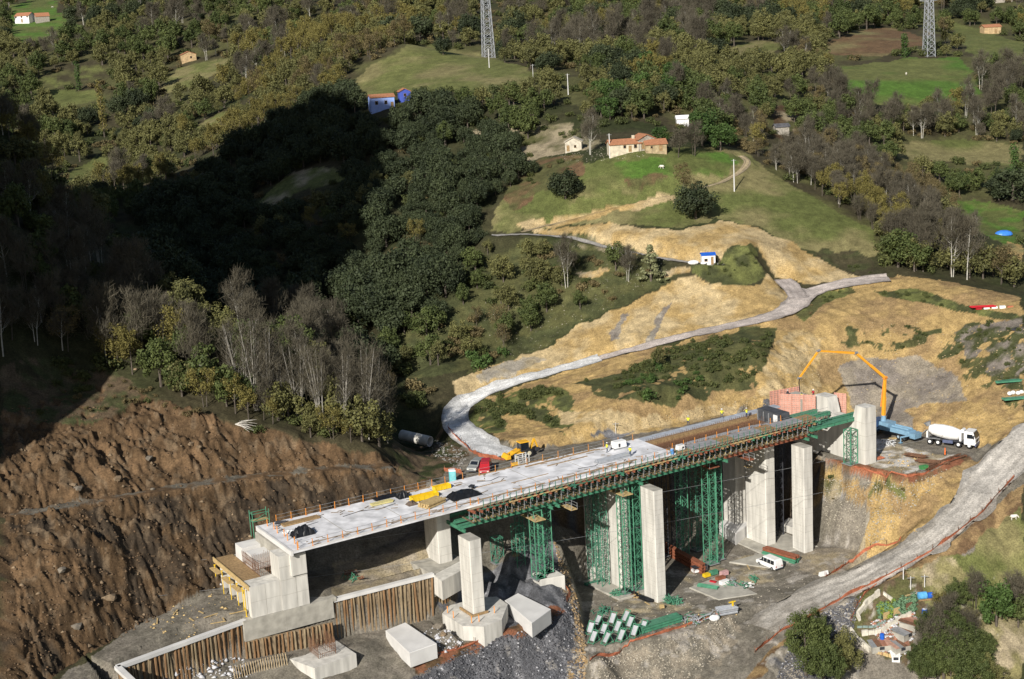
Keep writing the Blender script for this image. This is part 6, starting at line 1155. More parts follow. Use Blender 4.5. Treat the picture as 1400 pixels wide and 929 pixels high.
# leaning shields
k = 0
for px, py in ((812,878),(830,880),(850,876),(868,870),(808,866),(826,868),(845,864),(862,858),(880,864),(818,856),(838,853),(856,850)):
    g_ = MV(gp(px, py)); t = thing('shoring_shield', 'grey plated green shoring frame, number and place in the pile in front of the spur', 'shoring frame', g_, random.uniform(.5,1.0), 'green shoring frames leaning in a pile')
    t['label'] = 'green framed grey shield leaning in the foreground pile'; mb = MB(); mb.bar((-.8,0,.1),(.5,0,1.7),1.0,.05,up=(0,1,0)) ; mb.v = [(x, y, z) for x, y, z in mb.v]; mb = MB(); loft(mb, [[(-.5,-.42,.35+s),(-.5,.42,.35+s),(.45,.42,1.55+s),(.45,-.42,1.55+s)] for s in (0,.05)]); mb.build('plate', nmat('dull plate',(.46,.47,.5),.5,.2,.3,2), t)
    mb = MB()
    for y in (-.5,.5): mb.bar((-.95,y,.0),(.65,y,1.85),.11); mb.bar((.3,y,1.4),(1.0,y,0),.1); mb.bar((-.7,y,.12),(.95,y,.12),.08)
    mb.bar((.6,-.5,1.8),(.6,.5,1.8),.1); mb.bar((-.85,-.5,.15),(-.85,.5,.15),.1); mb.bar((.95,-.5,.1),(.95,.5,.1),.08); mb.build('frame', GREEN, t)
# prop pile on the pad
pz = lambda px, py, z=0: MV(gp(px, py)) + Vector((0,0,.15+z))
def box_(px, py, sx, sy, sz, mat, label, name='crate', cat='crate', rz_=None, Z=None, grp=None):
    p = pz(px, py) if Z is None else onz(px, py, Z); t = thing(name, label, cat, p, RZ if rz_ is None else rz_, grp); mb = MB(); mb.box(-sx/2,sx/2,-sy/2,sy/2,.08,sz,0,.02); mb.build('box', mat, t); mb = MB(); mb.box(-sx/2,-sx/2+.12,-sy/2,sy/2,0,.078); mb.box(sx/2-.12,sx/2,-sy/2,sy/2,0,.078); mb.build('runner', WOOD, t); return t
t = thing('work_table','dark topped low table at the left end of the prop pile','table',pz(954,783),RZ-.2); onpart(t,'top',DARK,lambda m: m.box(-1.1,1.1,-.7,.7,.95,1.02)); onpart(t,'lower_box',WHITE,lambda m: m.box(-1,1,-.6,.6,.1,.5)); 
for x in (-1,1):
    for y in (-.6,.6): onpart(t,'leg',REDST,lambda m: m.bar((x,y,0),(x,y,.94),.08))
barrel(965,780,None,GALV,'grey metal drum behind the dark topped table',.35,1.1,GREY); box_(966,790,1.2,.8,.6,YELLOW,'bright yellow crate in the prop pile'); box_(976,787,1.4,.7,.8,GREEN,'green crate in the middle of the prop pile'); box_(985,794,1.7,.8,.6,REDST,'dull red crate in the prop pile'); box_(975,798,1.2,.5,.35,REDP,'narrow bright red box in front of the prop pile',rz_=-.7); box_(990,788,1.5,.7,.8,nmat('pinkish crate',(.55,.33,.33),.7),'pinkish crate behind the prop pile'); box_(990,800,1.6,.8,.7,WHITE,'white crate beside the grey fittings'); bundle(968,803,.2,3.6,5,.09,GREEN,'bundle of green props lying along the front of the pad',-.55,'prop_bundle','props',2,.1)
box_(905,833,.7,.5,.6,WOODL,'small wooden box on the mud in front of the middle column',rz_=.3); box_(853,810,.9,.8,.7,DARK,'x') if False else None
mb = MB(); pts_ = [MV(gp(x, y)) + Vector((0,0,.3)) for x, y in ((853,808),(862,812),(874,818),(885,822),(893,824))]; mb.tube(pts_, [.5,.45,.42,.45,.3], 10); o = mb.build('rolled_sheeting', BLACK, None); tag(o, 'long roll of black sheeting on the ground left of the middle column', 'sheeting')
p = MV(gp(977,849)); o = bpy.data.objects.new('x', None) if False else None
t = thing('water_tank','rounded white plastic tank near the gravel bank','tank',p,.3); onpart(t,'tank',WHITE,lambda m: m.sph((0,0,.5),.75,14,8,sq=(1.2,.9,.72))); onpart(t,'lid',GREY,lambda m: m.cyl((0,0,1.0),(0,0,1.1),.2,10))
bundle(993,838,.1,3.2,4,.2,GALV,'bundle of grey pipes next to the yellow stand',.25,'pipe_bundle','pipes',3,.15)
p = MV(gp(1002,838)); t = thing('yellow_stand','yellow steel stand at the end of the grey pipe bundle','stand',p,.4); onpart(t,'mast',YELLOW,lambda m: (m.bar((0,0,0),(0,0,2.0),.22), m.bar((-.7,0,1.9),(.5,0,1.9),.16), m.bar((0,-.5,.1),(0,.5,.1),.14))); onpart(t,'foot',DARK,lambda m: m.box(-.4,.4,-.5,.5,-.1,.06))
p = MV(gp(1126,787)); t = thing('road_barrier','short white road barrier at the edge of the haul road','barrier',p,.45); onpart(t,'block',WHITE,lambda m: loft(m, [[(x,-.28,0),(x,.28,0),(x,.1,.75),(x,-.1,.75)] for x in (-.9,.9)])); onpart(t,'foot',DARK,lambda m: m.box(-.8,.8,-.3,.3,-.12,-.003))
for i, (px, py, L_) in enumerate(((1023,776,2.2),(885,826,1.4),(895,816,1.2),(215,850,2.0),(262,848,1.4),(275,838,1.2),(290,842,2.6),(240,838,1.8),(305,846,1.6),(298,852,2.2),(325,838,2.4))):
    mb = MB(); a_ = random.random()*3; mb.bar((-L_/2,0,.08),(L_/2,0,.1),.2,.07); o = mb.build('plank', WOODL, None); g_ = MV(gp(px, py)); o.location = g_; o.rotation_euler = (0,0,a_); tag(o, 'loose plank lying on the left site road' if px < 400 else ['pale plank lying on the ground left of the white minibus','short plank on the mud left of the wooden box','short plank by the foot of the middle column'][i], 'plank', 'loose planks')
# big concrete pipe
t = thing('concrete_pipe','large grey concrete pipe mouth sticking out of the shaded gully','pipe',onz(588,604,19.0),0); A_ = Vector((0,0,0)); Bq = Vector((-5.5,3.8,.5)); mb = MB(); mb.tube([A_,Bq],[1.0,1.0],20,0,False); mb.tube([A_,Bq],[.84,.84],20,0,False); n_b = 0
ring = len(mb.v)//2; mb.f += [(k, (k+1) % 20, 40+(k+1) % 20, 40+k) for k in range(20)]; mb.m += [0]*20; mb.build('pipe', CONC, t)
# orange netting ------------------------------------------------------
def net(pts, label, h=.6, Z=None, lean=.35):
    P_ = [MV(gp(*p)) if Z is None else MV(atZ(*p, Z)) for p in pts]; fine = []
    for a_, b_ in zip(P_, P_[1:]):
        m_ = max(1, int((b_-a_).length/.5)); fine += [a_.lerp(b_, i/m_) for i in range(m_)]
    fine.append(P_[-1]); r_ = bpy.data.objects.new('safety_netting', None); COL.objects.link(r_); r_.location = P_[0]; tag(r_, label, 'safety netting', 'orange safety netting'); vs = []; m_ = 3
    for i, p in enumerate(fine):
        d = (fine[min(i+1,len(fine)-1)] - fine[max(i-1,0)]).normalized(); s = Vector((d.y,-d.x,0)); hh = h*(.45+.75*float(vn(i*.3,1.,int(pts[0][0])))); g_ = ground(p.x,p.y)
        for j in range(m_+1): f = j/m_; q_ = p + s*(f*lean*hh + .25*(float(vn(i*.5,j*.7,3))-.5)); vs.append((q_.x,q_.y,g_ + .03 + f*hh))
    mb = MB(); mb.add(vs, [(i*(m_+1)+j,(i+1)*(m_+1)+j,(i+1)*(m_+1)+j+1,i*(m_+1)+j+1) for i in range(len(fine)-1) for j in range(m_)]); own(mb,'net',NET,r_)
    for i in range(0, len(fine), 6): mb = MB(); p = fine[i]; g_ = ground(p.x,p.y); mb.bar((p.x,p.y,g_-.2),(p.x,p.y,g_+1.1),.07); own(mb,'stake',RUST,r_)
net([(806,905),(850,889),(900,868),(950,852),(1000,838)],'fallen orange netting along the top of the foreground gravel bank'); net([(1032,893),(1062,868),(1120,836),(1165,812),(1198,797),(1235,776),(1272,756),(1310,728),(1345,700),(1385,655)],'long orange netting on the right edge of the haul road',.9); net([(1128,790),(1160,770),(1200,746),(1232,735)],'orange netting at the left edge of the haul road'); net([(1163,850),(1173,825),(1198,800)],'orange netting above the garden'); net([(1168,640),(1205,650),(1240,653),(1275,643),(1322,624)],'orange netting round the front of the truck platform',.55); net([(614,588),(632,606),(655,625),(690,630)],'orange netting at the inside of the road bend',.8); net([(608,645),(632,648)],'short orange netting left of the grey car',.8); net([(575,905),(620,890),(680,868)],'low orange netting on the red track under the foundation blocks',.4); net([(770,800),(780,812),(776,826)],'scrap of orange netting on the shale spur',.7)
# platform clutter: rebar stacks
for i, (a_, b_, lab) in enumerate((((1235,622),(1270,628),'rusty rebar stack behind the orange cone on the platform'),((1250,632),(1300,636),'long rusty rebar stack at the front of the truck platform'),((1262,644),(1318,624),'rusty bars lying along the right lip of the platform'))):
    p = MV(atZ(*a_,13.9)); q = MV(atZ(*b_,13.9)); t = thing('rebar_stack', lab, 'rebar', (p+q)/2, head(p,q), 'rusty rebar stacks on the platform'); L_ = (q-p).length
    for k in range(26): mb = MB(); y = random.uniform(-.8,.8); z = random.uniform(.05,.5); mb.bar((-L_/2+random.uniform(0,1),y,z),(L_/2-random.uniform(0,1),y+random.uniform(-.2,.2),z),.07); mb.build('bar', RUST, t)
for px, py, lab in ((1292,622,'tall orange cone post on the platform'),):
    t = thing('marker_post', lab, 'marker', MV(atZ(px,py,13.9)), 0); onpart(t,'post',nmat('cone orange',(.85,.18,.03),.5),lambda m: m.cyl((0,0,0),(0,0,1.3),.14,8,.08)); onpart(t,'base',DARK,lambda m: m.box(-.25,.25,-.25,.25,0,.04))
p = MV(atZ(1263,642,13.9)); t = thing('steel_bin','green steel bin on the front lip of the platform','bin',p,.3); onpart(t,'bin',nmat('bin green',(.06,.25,.08),.6),lambda m: m.box(-.7,.7,-.4,.4,.1,.7,0,-.06)); onpart(t,'skid',GREY,lambda m: m.box(-.8,.8,-.5,.5,0,.1))
frames(1215,608,10,1.2,'grey frames and cylinders beside the abutment column',(GALV,WHITE)); bundle(1222,600,14.0,4.2,4,.1,WOODL,'loose timbers beside the abutment column',.2,'timber_stack','timber',1,.4,True)
tarp(1203,627,13.95,1.8,.9,.3,'crumpled orange sheet at the foot of the abutment column',mat=NET)
# ------------------------------------------------------------------ farm and huts: each modelled in its own frame, front towards -y
def gable(name, label, cat, px, py, L, D, h, rh, rz, wall, roofm, wins=(), doors=(), group=None, over=.3, ridge='x', dx=0, dy=0, z=None, chim=None):
    g_ = gp(px, py); x, y = g_[0] + dx, g_[1] + dy; zz = ground(x, y) if z is None else z; t = thing(name, label, cat, (x, y, zz - .25), rz, group); a, b = L/2, D/2; h += .25
    mb = MB(); mb.box(-a,a,-b,b,-1.2,h)
    if ridge == 'x':
        for s in (-1,1): mb.add([(s*a,-b,h),(s*a,b,h),(s*a,0,h+rh)], [(0,1,2)])
    else: mb.add([(-a,-b,h),(a,-b,h),(0,-b,h+rh)], [(0,1,2)]); mb.add([(-a,b,h),(a,b,h),(0,b,h+rh)], [(0,1,2)])
    mb.build('wall', wall, t); o = over
    for s in (-1,1):
        mb = MB()
        if ridge == 'x': k = rh/b; loft(mb, [[(x, s*(b+o), h-o*k+.02), (x, 0, h+rh+.02), (x, 0, h+rh+.2), (x, s*(b+o), h-o*k+.2)] for x in (-a-o, a+o)])
        else: k = rh/a; loft(mb, [[(s*(a+o), y, h-o*k+.02), (0, y, h+rh+.02), (0, y, h+rh+.2), (s*(a+o), y, h-o*k+.2)] for y in (-b-o, b+o)])
        rf = mb.build('roof', roofm, t)
    if chim: mb = MB(); mb.box(chim-.35,chim+.35,-.3,.3,h+rh*.4,h+rh+.9); mb.build('chimney', wall, rf)
    for (wx, wz, ww, wh) in wins:
        mb = MB(); mb.box(wx-ww/2, wx+ww/2, -b-.02, -b+.05, wz, wz+wh); f = mb.build('window', GLASS, t); mb = MB()
        for q_ in ((wx-ww/2-.08,wx-ww/2,wz-.08,wz+wh+.08),(wx+ww/2,wx+ww/2+.08,wz-.08,wz+wh+.08),(wx-ww/2,wx+ww/2,wz-.1,wz),(wx-ww/2,wx+ww/2,wz+wh,wz+wh+.08)): mb.box(q_[0],q_[1],-b-.05,-b+.02,q_[2],q_[3])
        mb.build('frame', WOOD, f)
    for (wx, ww, wh) in doors: mb = MB(); mb.box(wx-ww/2, wx+ww/2, -b-.025, -b+.05, .25, wh+.25); mb.build('door', WOOD, t)
    return t
gable('farmhouse','cream farmhouse with clay tiled roof and two small upper windows','house',853,207,8.0,4.4,2.1,1.0,.12,PLASTER,TILE,((-.2,1.3,.6,.7),(2.6,1.2,.7,.8)),((1.2,.8,1.6),),chim=2.5)
gable('barn','stone barn stepped up against the right end of the farmhouse','barn',880,204,4.6,4.4,2.5,1.1,.35,STONE,TILE,((1,1.5,.5,.5),),((-1.0,1.0,1.8),),dy=1,ridge='y')
gable('barn','low stone barn with long clay roof at the right end of the farm','barn',895,206,5.4,4.4,1.8,1.0,.1,nmat('ochre stone',(.42,.33,.2),.9,0,.4,1.5,.3),TILE,((-1.2,1.1,.5,.5),),((1.2,.9,1.6),))
gable('stone_barn','pale roofless looking stone barn left of the farmhouse','barn',785,206,4.4,3.8,2.5,1.1,-.15,nmat('pale stone wall',(.58,.53,.43),.9,0,.35,1.2,.3),nmat('pale old roof',(.5,.45,.36),.9,0,.3,2),((.5,1.2,.5,.6),),((-1.4,.8,1.6),),ridge='y')
gable('site_cabin','white cabin with bright blue roof on the scrubby mound','cabin',968,361,3.0,2.4,2.1,.35,.0,WHITE,BLUEP,((-.6,1.1,.6,.5),),((.8,.6,1.8),),over=.15)
BLW = nmat('blue limewash',(.30,.42,.80),.8,0,.12,1); gable('blue_house','pale blue house with low tiled roof half hidden by dark trees','house',522,148,7.6,5,3.6,.8,.25,BLW,TILE,((-2,1.7,.8,1.0),(1,1.7,.8,1.0)),((3,.9,2.0),)); gable('blue_house','deeper blue gable end behind the pale blue house','house',553,137,3.6,4,2.8,.9,.2,nmat('deep blue limewash',(.06,.10,.42),.8,0,.1,1),TILE,((0,1.6,.7,.8),),ridge='y')
gable('farmhouse','tiny white farmhouse with porch on the far green field','house',35,31,10,7,4,1.8,-.3,WHITE,TILE,((-4,3.2,1,1.2),(0,3.2,1,1.2),(4,3.2,1,1.2)),((0,1.2,2.2),)); gable('barn','brown roofed barn beside the tiny white farmhouse','barn',58,30,8,7,3.2,2,.4,STONE,TILE)
gable('stone_hut','small tan stone hut on the far left hill shoulder','hut',258,84,7,6,3,1.4,.3,nmat('tan stone',(.5,.36,.2),.9,0,.35,1.2),TILE,((1,1.5,.8,.9),),ridge='y'); gable('stone_hut','tan stone hut with flat brown roof at the upper right','hut',1354,46,8,5,3.0,1.0,.1,nmat('tan stone',(.5,.36,.2)),TILE,(),((1.5,1.2,1.9),)); gable('stone_hut','tiny roofed hut at the top right edge of the woods','hut',1370,3,9,6,3,1.4,0,STONE,TILE); gable('stone_hut','grey hut half hidden at the edge of the clearing','hut',1068,183,4,3,2.2,.7,.1,STONE,SLATE); gable('stone_hut','small white roofed hut behind the farm trees','hut',933,172,3.4,2.6,2,.7,0,WHITE,WHITE)
# pylons and poles
def pylon(px, pyb, Y, hgt, w0, label):
    p = atY(px, pyb, Y); x, y = p[0], p[1]; z = ground(x, y); t = thing('pylon', label, 'pylon', (x, y, z), .3, 'lattice pylons'); nb = int(hgt/2.4); W_p = lambda f: w0*(1 - f*.55)
    for a, b in ((-1,-1),(1,-1),(1,1),(-1,1)): mb = MB(); mb.bar((a*w0/2,b*w0/2,-1),(a*W_p(1)/2,b*W_p(1)/2,hgt),.22); mb.build('leg', GALV, t)
    for (a,b),(c,d) in (((-1,-1),(1,-1)),((1,-1),(1,1)),((1,1),(-1,1)),((-1,1),(-1,-1))):
        mb = MB()
        for k in range(nb):
            f, f2 = k/nb, (k+1)/nb; z0, z1 = f*hgt, f2*hgt; A_, B_ = W_p(f)/2, W_p(f2)/2; mb.bar((a*A_,b*A_,z0),(c*B_,d*B_,z1),.13); mb.bar((c*A_,d*A_,z0),(a*B_,b*B_,z1),.13); mb.bar((a*A_,b*A_,z0),(c*A_,d*A_,z0),.1)
        mb.build('bracing', GALV, t)
    for f, L in ((.66,4.2),(.8,4.8),(.93,3.6)):
        for s in (-1,1): mb = MB(); w_ = W_p(f)/2; mb.bar((s*w_,-w_,f*hgt),(s*L,0,f*hgt+.3),.14); mb.bar((s*w_,w_,f*hgt),(s*L,0,f*hgt+.3),.14); mb.bar((s*w_,0,f*hgt+1.4),(s*L,0,f*hgt+.35),.12); mb.build('cross_arm', GALV, t)
    return t
pylon(667, 62, 560, 34, 4.0, 'grey lattice pylon above the upper clearing, cut by the top edge'); pylon(1270, 53, 585, 32, 3.6, 'grey lattice pylon behind the right green field')
def polev(px, pyb, pyt, label, r_=.17, mat=None):
    p = gp(px, pyb); z = p[2]; lo, hi = z, z + 30
    r0 = math.hypot(p[0], p[1]); rt = ray(px, pyt); k_ = r0 / math.hypot(rt[0], rt[1]); top = H + rt[2]*k_; t = thing('utility_pole', label, 'pole', (p[0], p[1], z), 0, 'concrete utility poles'); h = max(2, top - z)
    mb = MB(); mb.tube([(0,0,-.5),(0,0,h)],[r_,r_*.65],8); mb.build('shaft', mat or CONCW, t); mb = MB(); mb.bar((-.6,0,h-.3),(.6,0,h-.3),.09); mb.build('cross_arm', GREY, t)
polev(1004,262,218,'tall white concrete pole standing on the meadow'); polev(834,216,183,'white pole in front of the farmhouse'); polev(777,130,101,'pole in the wood above the farm'); polev(669,93,67,'slim pole at the edge of the upper clearing'); polev(729,108,88,'thin short pole right of the upper clearing',.1); polev(592,166,156,'tiny white post among the dark oaks',.1); polev(1245,806,788,'post at the upper end of the garden fence',.08); polev(1264,803,786,'second post of the garden fence',.08); polev(1278,830,810,'third post beside the blue tank',.08); polev(1235,792,776,'white post at the corner of the haul road',.1); polev(842,592,586+0-3,'short lamp post behind the deck',.06)
# blue tarpaulin heap in the right field, site debris on the east hill
tarp(1372,321,None,1,1,1,'x') if False else None
p = MV(gp(1372,321)); mb = MB(); mb.sph((0,0,0),2.3,16,8,sq=(1,.7,.5)); mb.v = [(x, y, max(z, -.2)) for x,y,z in mb.v]; o = mb.build('tarpaulin_heap', nmat('bright blue sheet',(.05,.22,.72),.4,0,.2,1.2), None); o.location = p; tag(o,'bright blue domed tarpaulin in the right field','tarpaulin')
p = MV(gp(1344,423)); t = thing('barrier_row','red and white barrier parts lying on the east hill terrace','barriers',p,-.1); 
for i in range(5): onpart(t,'block',[REDP,WHITE,WHITE,WHITE,NET][i],lambda m: m.box(i*1.6-1.5,i*1.6-.3,-.3,.3,0,.5+.1*(i%2)))
p = MV(gp(1340,421)); bundle(1344,420,None or gp(1344,420)[2]+.1,5,5,.14,REDP,'long red pipes behind the barrier parts',-.05,'pipe_bundle','pipes',1)
for px,py,L_,lab in ((1378,522,5,'dull green beams lying at the top of the grey dump'),(1394,545,6,'green beams at the right edge of the grey dump')): p = MV(gp(px,py)); bundle(px,py,p.z+.1,L_,4,.16,GREEN,lab,.1,'beam_stack','steel beams',1,.4,True)
p = MV(gp(1392,540)); t = thing('white_bags','cluster of white bags near the green beams','bags',p,0); 
for i in range(5): onpart(t,'bag',WHITE,lambda m: m.sph((i*.8-1.6,(i%2)*.5,.35),.5,8,5,sq=(1,.8,.8)))
for px,py,s_,lab in ((962,362,.55,'white sack left of the blue roofed cabin'),(948,361,1.0,'pale boulder shaped sack at the edge of the upper cut')): p = MV(gp(px,py)); mb = MB(); mb.sph((0,0,.3),.9*s_,10,6,sq=(1.4,.8,.6)); o = mb.build('white_sack', WHITE, None); o.location = p; tag(o, lab, 'sack')
# sheep
def sheep(px, py, label, rz_):
    p = MV(gp(px,py)); t = thing('sheep', label, 'sheep', p, rz_, 'grazing sheep'); wool = nmat('wool',(.72,.68,.6),.95,0,.15,8)
    onpart(t,'body',wool,lambda m: (m.tube([(-.55,0,.62),(-.45,0,.66),(-.1,0,.64),(.3,0,.68),(.48,0,.74),(.62,0,.66),(.78,0,.46),(.88,0,.34)],[.1,.26,.3,.28,.2,.13,.1,.06],10)))
    for x in (-.38,.34):
        for y in (-.14,.14): onpart(t,'leg',wool,lambda m: m.tube([(x,y,.5),(x+(.03 if x<0 else 0),y,.26),(x,y,0)],[.075,.045,.035],6))
    onpart(t,'ear',wool,lambda m: (m.bar((.72,-.05,.56),(.7,-.2,.54),.05,.03), m.bar((.72,.05,.56),(.7,.2,.54),.05,.03))); onpart(t,'tail',wool,lambda m: m.tube([(-.55,0,.66),(-.64,0,.5)],[.05,.03],6))
for i,(px,py,lab) in enumerate(((1386,711,'white sheep grazing on the near right pasture'),(1239,103,'pale sheep on the right green field'),(905,231,'white sheep on the meadow below the farm'),(72,11,'white speck of a sheep on the far green field'))): sheep(px,py,lab,i*1.3)
# ------------------------------------------------------------------ garden below the haul road
def lowwall(pts, label, h=.7, w_=.5, mat=None, name='garden_wall', cat='wall'):
    P_ = [MV(gp(*p)) for p in pts]; fine = []
    for a_, b_ in zip(P_, P_[1:]):
        m_ = max(1, int((b_-a_).length/.8)); fine += [(a_.lerp(b_, i/m_), a_.lerp(b_, (i+.92)/m_)) for i in range(m_)]
    r_ = bpy.data.objects.new(name, None); COL.objects.link(r_); r_.location = P_[0]; tag(r_, label, cat, 'garden walls')
    for a_, b_ in fine:
        d = (b_-a_).normalized(); s = Vector((d.y,-d.x,0))*w_/2*random.uniform(.8,1.2); hh = h*random.uniform(.7,1.15); za, zb = ground(a_.x,a_.y), ground(b_.x,b_.y); mb = MB(); loft(mb, [[Vector((p.x,p.y,z_-.3))-s, Vector((p.x,p.y,z_-.3))+s, Vector((p.x,p.y,z_+hh))+s*.8, Vector((p.x,p.y,z_+hh))-s*.8] for p, z_ in ((a_,za),(b_,zb))]); own(mb,'stone_block', mat or PALER2, r_)
PALER2 = nmat('pale wall stone',(.60,.56,.47),.9,0,.3,1.5,.4)
lowwall([(1202,812),(1185,825),(1172,842),(1176,850)],'bright stone wall along the upper left edge of the garden'); lowwall([(1178,868),(1205,864),(1225,852),(1246,840)],'bright stone wall crossing the middle of the garden'); lowwall([(1163,862),(1175,878),(1190,892)],'stone wall along the lower left edge of the garden'); lowwall([(1208,812),(1221,822)],'short wall stub at the top of the garden',.4)
lowwall([(1192,892),(1215,898),(1228,903)],'low wooden railing at the bottom of the garden',.5,.2,WOODL,'garden_fence','fence'); lowwall([(1172,858),(1195,858),(1212,850)],'green grey plank bed edge in the garden',.35,.15,nmat('grey green plank',(.2,.27,.25),.8),'bed_edge','bed edge')
for i,(px,py,L_,D_,lab,rm) in enumerate(((1246,852,3.4,2.6,'upper shack with patched rusty roof sheets in the garden','r'),(1236,866,3.2,2.4,'middle shack with grey patched roof in the garden','g'),(1228,884,2.8,2.6,'lowest rusty roofed shack in the garden','r'),(1203,884,3.2,1.8,'lean-to of reddish boards in the garden','r'),(1224,899,1.2,1.3,'small white shed below the rusty shacks','w'))):
    g_ = gp(px,py); t = thing('garden_shack',lab,'shack',(g_[0],g_[1],g_[2]-.2),.9 - .25*i,'garden shacks'); a, b = L_/2, D_/2; onpart(t,'wall',WHITE if rm == 'w' else CONCD,lambda m: m.box(-a,a,-b,b,-.5,.6))
    for k in range(4):
        x0 = -a-.15 + (L_+.3)*k/4; z0 = .62 + random.uniform(0,.06); mt = [RUST,nmat('faded red sheet',(.36,.17,.11),.8,0,.4,2),nmat('pinkish tile sheet',(.46,.27,.2),.9,0,.35,2),GREY][(k+i) % 4] if rm == 'r' else [GREY,PLYG,RUST,WHITE][k] if rm == 'g' else WHITE; onpart(t,'roof_sheet',mt,lambda m: m.add([(x0,-b-.15,z0),(x0+(L_+.3)/4-.02,-b-.15,z0),(x0+(L_+.3)/4-.02,b+.15,z0+.35),(x0,b+.15,z0+.35),(x0,-b-.15,z0+.05),(x0+(L_+.3)/4-.02,-b-.15,z0+.05),(x0+(L_+.3)/4-.02,b+.15,z0+.4),(x0,b+.15,z0+.4)],[(0,3,2,1),(4,5,6,7),(0,1,5,4),(1,2,6,5),(2,3,7,6),(3,0,4,7)]))
    onpart(t,'door',DARK,lambda m: m.box(-.4,.4,-b-.02,-b+.02,0,.5))
t = barrel(1264,843,None,BLUEP,'deep blue barrel at the right edge of the garden',.42,1.25); barrel(1206,874,None,BLUEP,'blue barrel between the garden shacks',.35,.9,BLUEP); barrel(1162,875,None,BLUEP,'blue barrel in the shade left of the garden wall',.4,.95,BLUEP)
p = MV(gp(1263,819)); t = thing('water_tank','light blue tank on its side at the top of the garden','tank',p,.1); onpart(t,'tank',nmat('sky blue plastic',(.12,.40,.72),.4),lambda m: m.tube([(-1.0,0,.6),(-.9,0,.6),(.4,0,.6),(.5,0,.6)],[.35,.6,.6,.35],14)); onpart(t,'second_tank',BLUEP,lambda m: m.tube([(.6,0,.5),(.7,0,.5),(1.4,0,.5),(1.5,0,.5)],[.3,.5,.5,.3],12)); onpart(t,'cradle',WOOD,lambda m: m.box(-.9,1.4,-.4,.4,-.2,.08))
for i,(px,py) in enumerate(((1226,842),(1212,848),(1243,835),(1241,816),(1241,821))): box_(px,py,1.3 if i<3 else .9,.08 if i<3 else .4,1.2 if i<3 else .15,WOODL if i!=2 else RUST,['tan board standing at the end of the cabbage rows','second tan board by the garden path','brown board screen by the upper shack','pale step board at the top of the garden','lower pale step board at the top of the garden'][i],'garden_board','board',.5,None,'garden boards')
CAB = leafmat('cabbage leaves',(.05,.11,.06),(.16,.27,.15)); CABY = leafmat('yellow green leaves',(.12,.2,.03),(.32,.38,.06))
cabm = [crown('cabbage_plant',m_,.42,.6,0,8,110,.15,.5,.9) for m_ in (CAB,CAB,CABY)]
for i in range(120):
    px = 1200 + random.random()*52; py = 822 + random.random()*22 + (1226-px)*.28
    g_ = gp(px,py); o = bpy.data.objects.new('cabbage_plant', cabm[2 if px < 1222 and random.random() < .5 else 0]); COL.objects.link(o); o.location = g_; o.scale = [random.uniform(.8,1.5)]*3; tag(o,'leafy cabbage plant in the garden rows','plant','cabbages in the garden rows')
# ------------------------------------------------------------------ trees that can be told apart
def PT_(kind, px, py, s, lab, sz=None, i=None): return ptree(kind, px, py, s, lab, sz=sz or s, i=i)
PT_('oak',773,272,.98,'round dark holm oak alone at the left of the meadow',.85); PT_('oak',709,245,.85,'dark holm oak left of the lone round one',.75); PT_('oak',951,300,1.12,'large round holm oak beside the farm track on the meadow',1.0); PT_('rust',936,270,.8,'small half withered tree hugging the large meadow oak'); PT_('oak',606,75,.8,'small round dark oak on the upper clearing'); PT_('oak',540,62,1.5,'largest spreading oak at the top of the upper clearing',1.5); PT_('oak',575,55,1.4,'right half of the big oak clump on the upper clearing',1.4)
PT_('olive',900,505,.42,'olive bush tree alone on the slope above the deck',.6); PT_('laurelshrub',886,548,1.1,'bright green bush below the olive bush tree',1.2); PT_('bare',369,0+196,1.1,'x') if False else None
PT_('laurel',903,196,.75,'round bright tree between the farmhouse and the barn',.6); PT_('bare',805,212,.9,'bare pale tree between the stone barn and the farmhouse',.95,1); PT_('bare',925,215,.9,'grey bare shrub tree right of the low barn',.6); PT_('bare',950,213,.9,'grey bare thicket tree below the farm trees',.7); PT_('laurel',960,200,1.3,'tall bright tree at the right end of the farm',1.3); PT_('green',980,196,1.3,'dense tree at the corner of the meadow',1.2); PT_('laurel',985,206,1.1,'dark green tree nearest the bend of the farm track',1.0)
PT_('green',1228,366,1.15,'broad evergreen leaning over the lower meadow corner',1.0); PT_('green',1250,372,1.0,'second evergreen at the lower meadow corner',.8); PT_('olive',1290,310,.9,'olive green tree above the bare wood'); PT_('oak',1385,275,1.4,'very dark oak at the right edge above the green field',1.1); PT_('bare',1300,378,1.0,'bare tree with clear pale trunks near the blue tarpaulin',1.2,1); PT_('bare',1322,382,1.0,'pale trunked bare tree at the right end of the bare wood',1.2,3); PT_('rust',1368,388,.9,'yellowing tree beside the blue tarpaulin field')
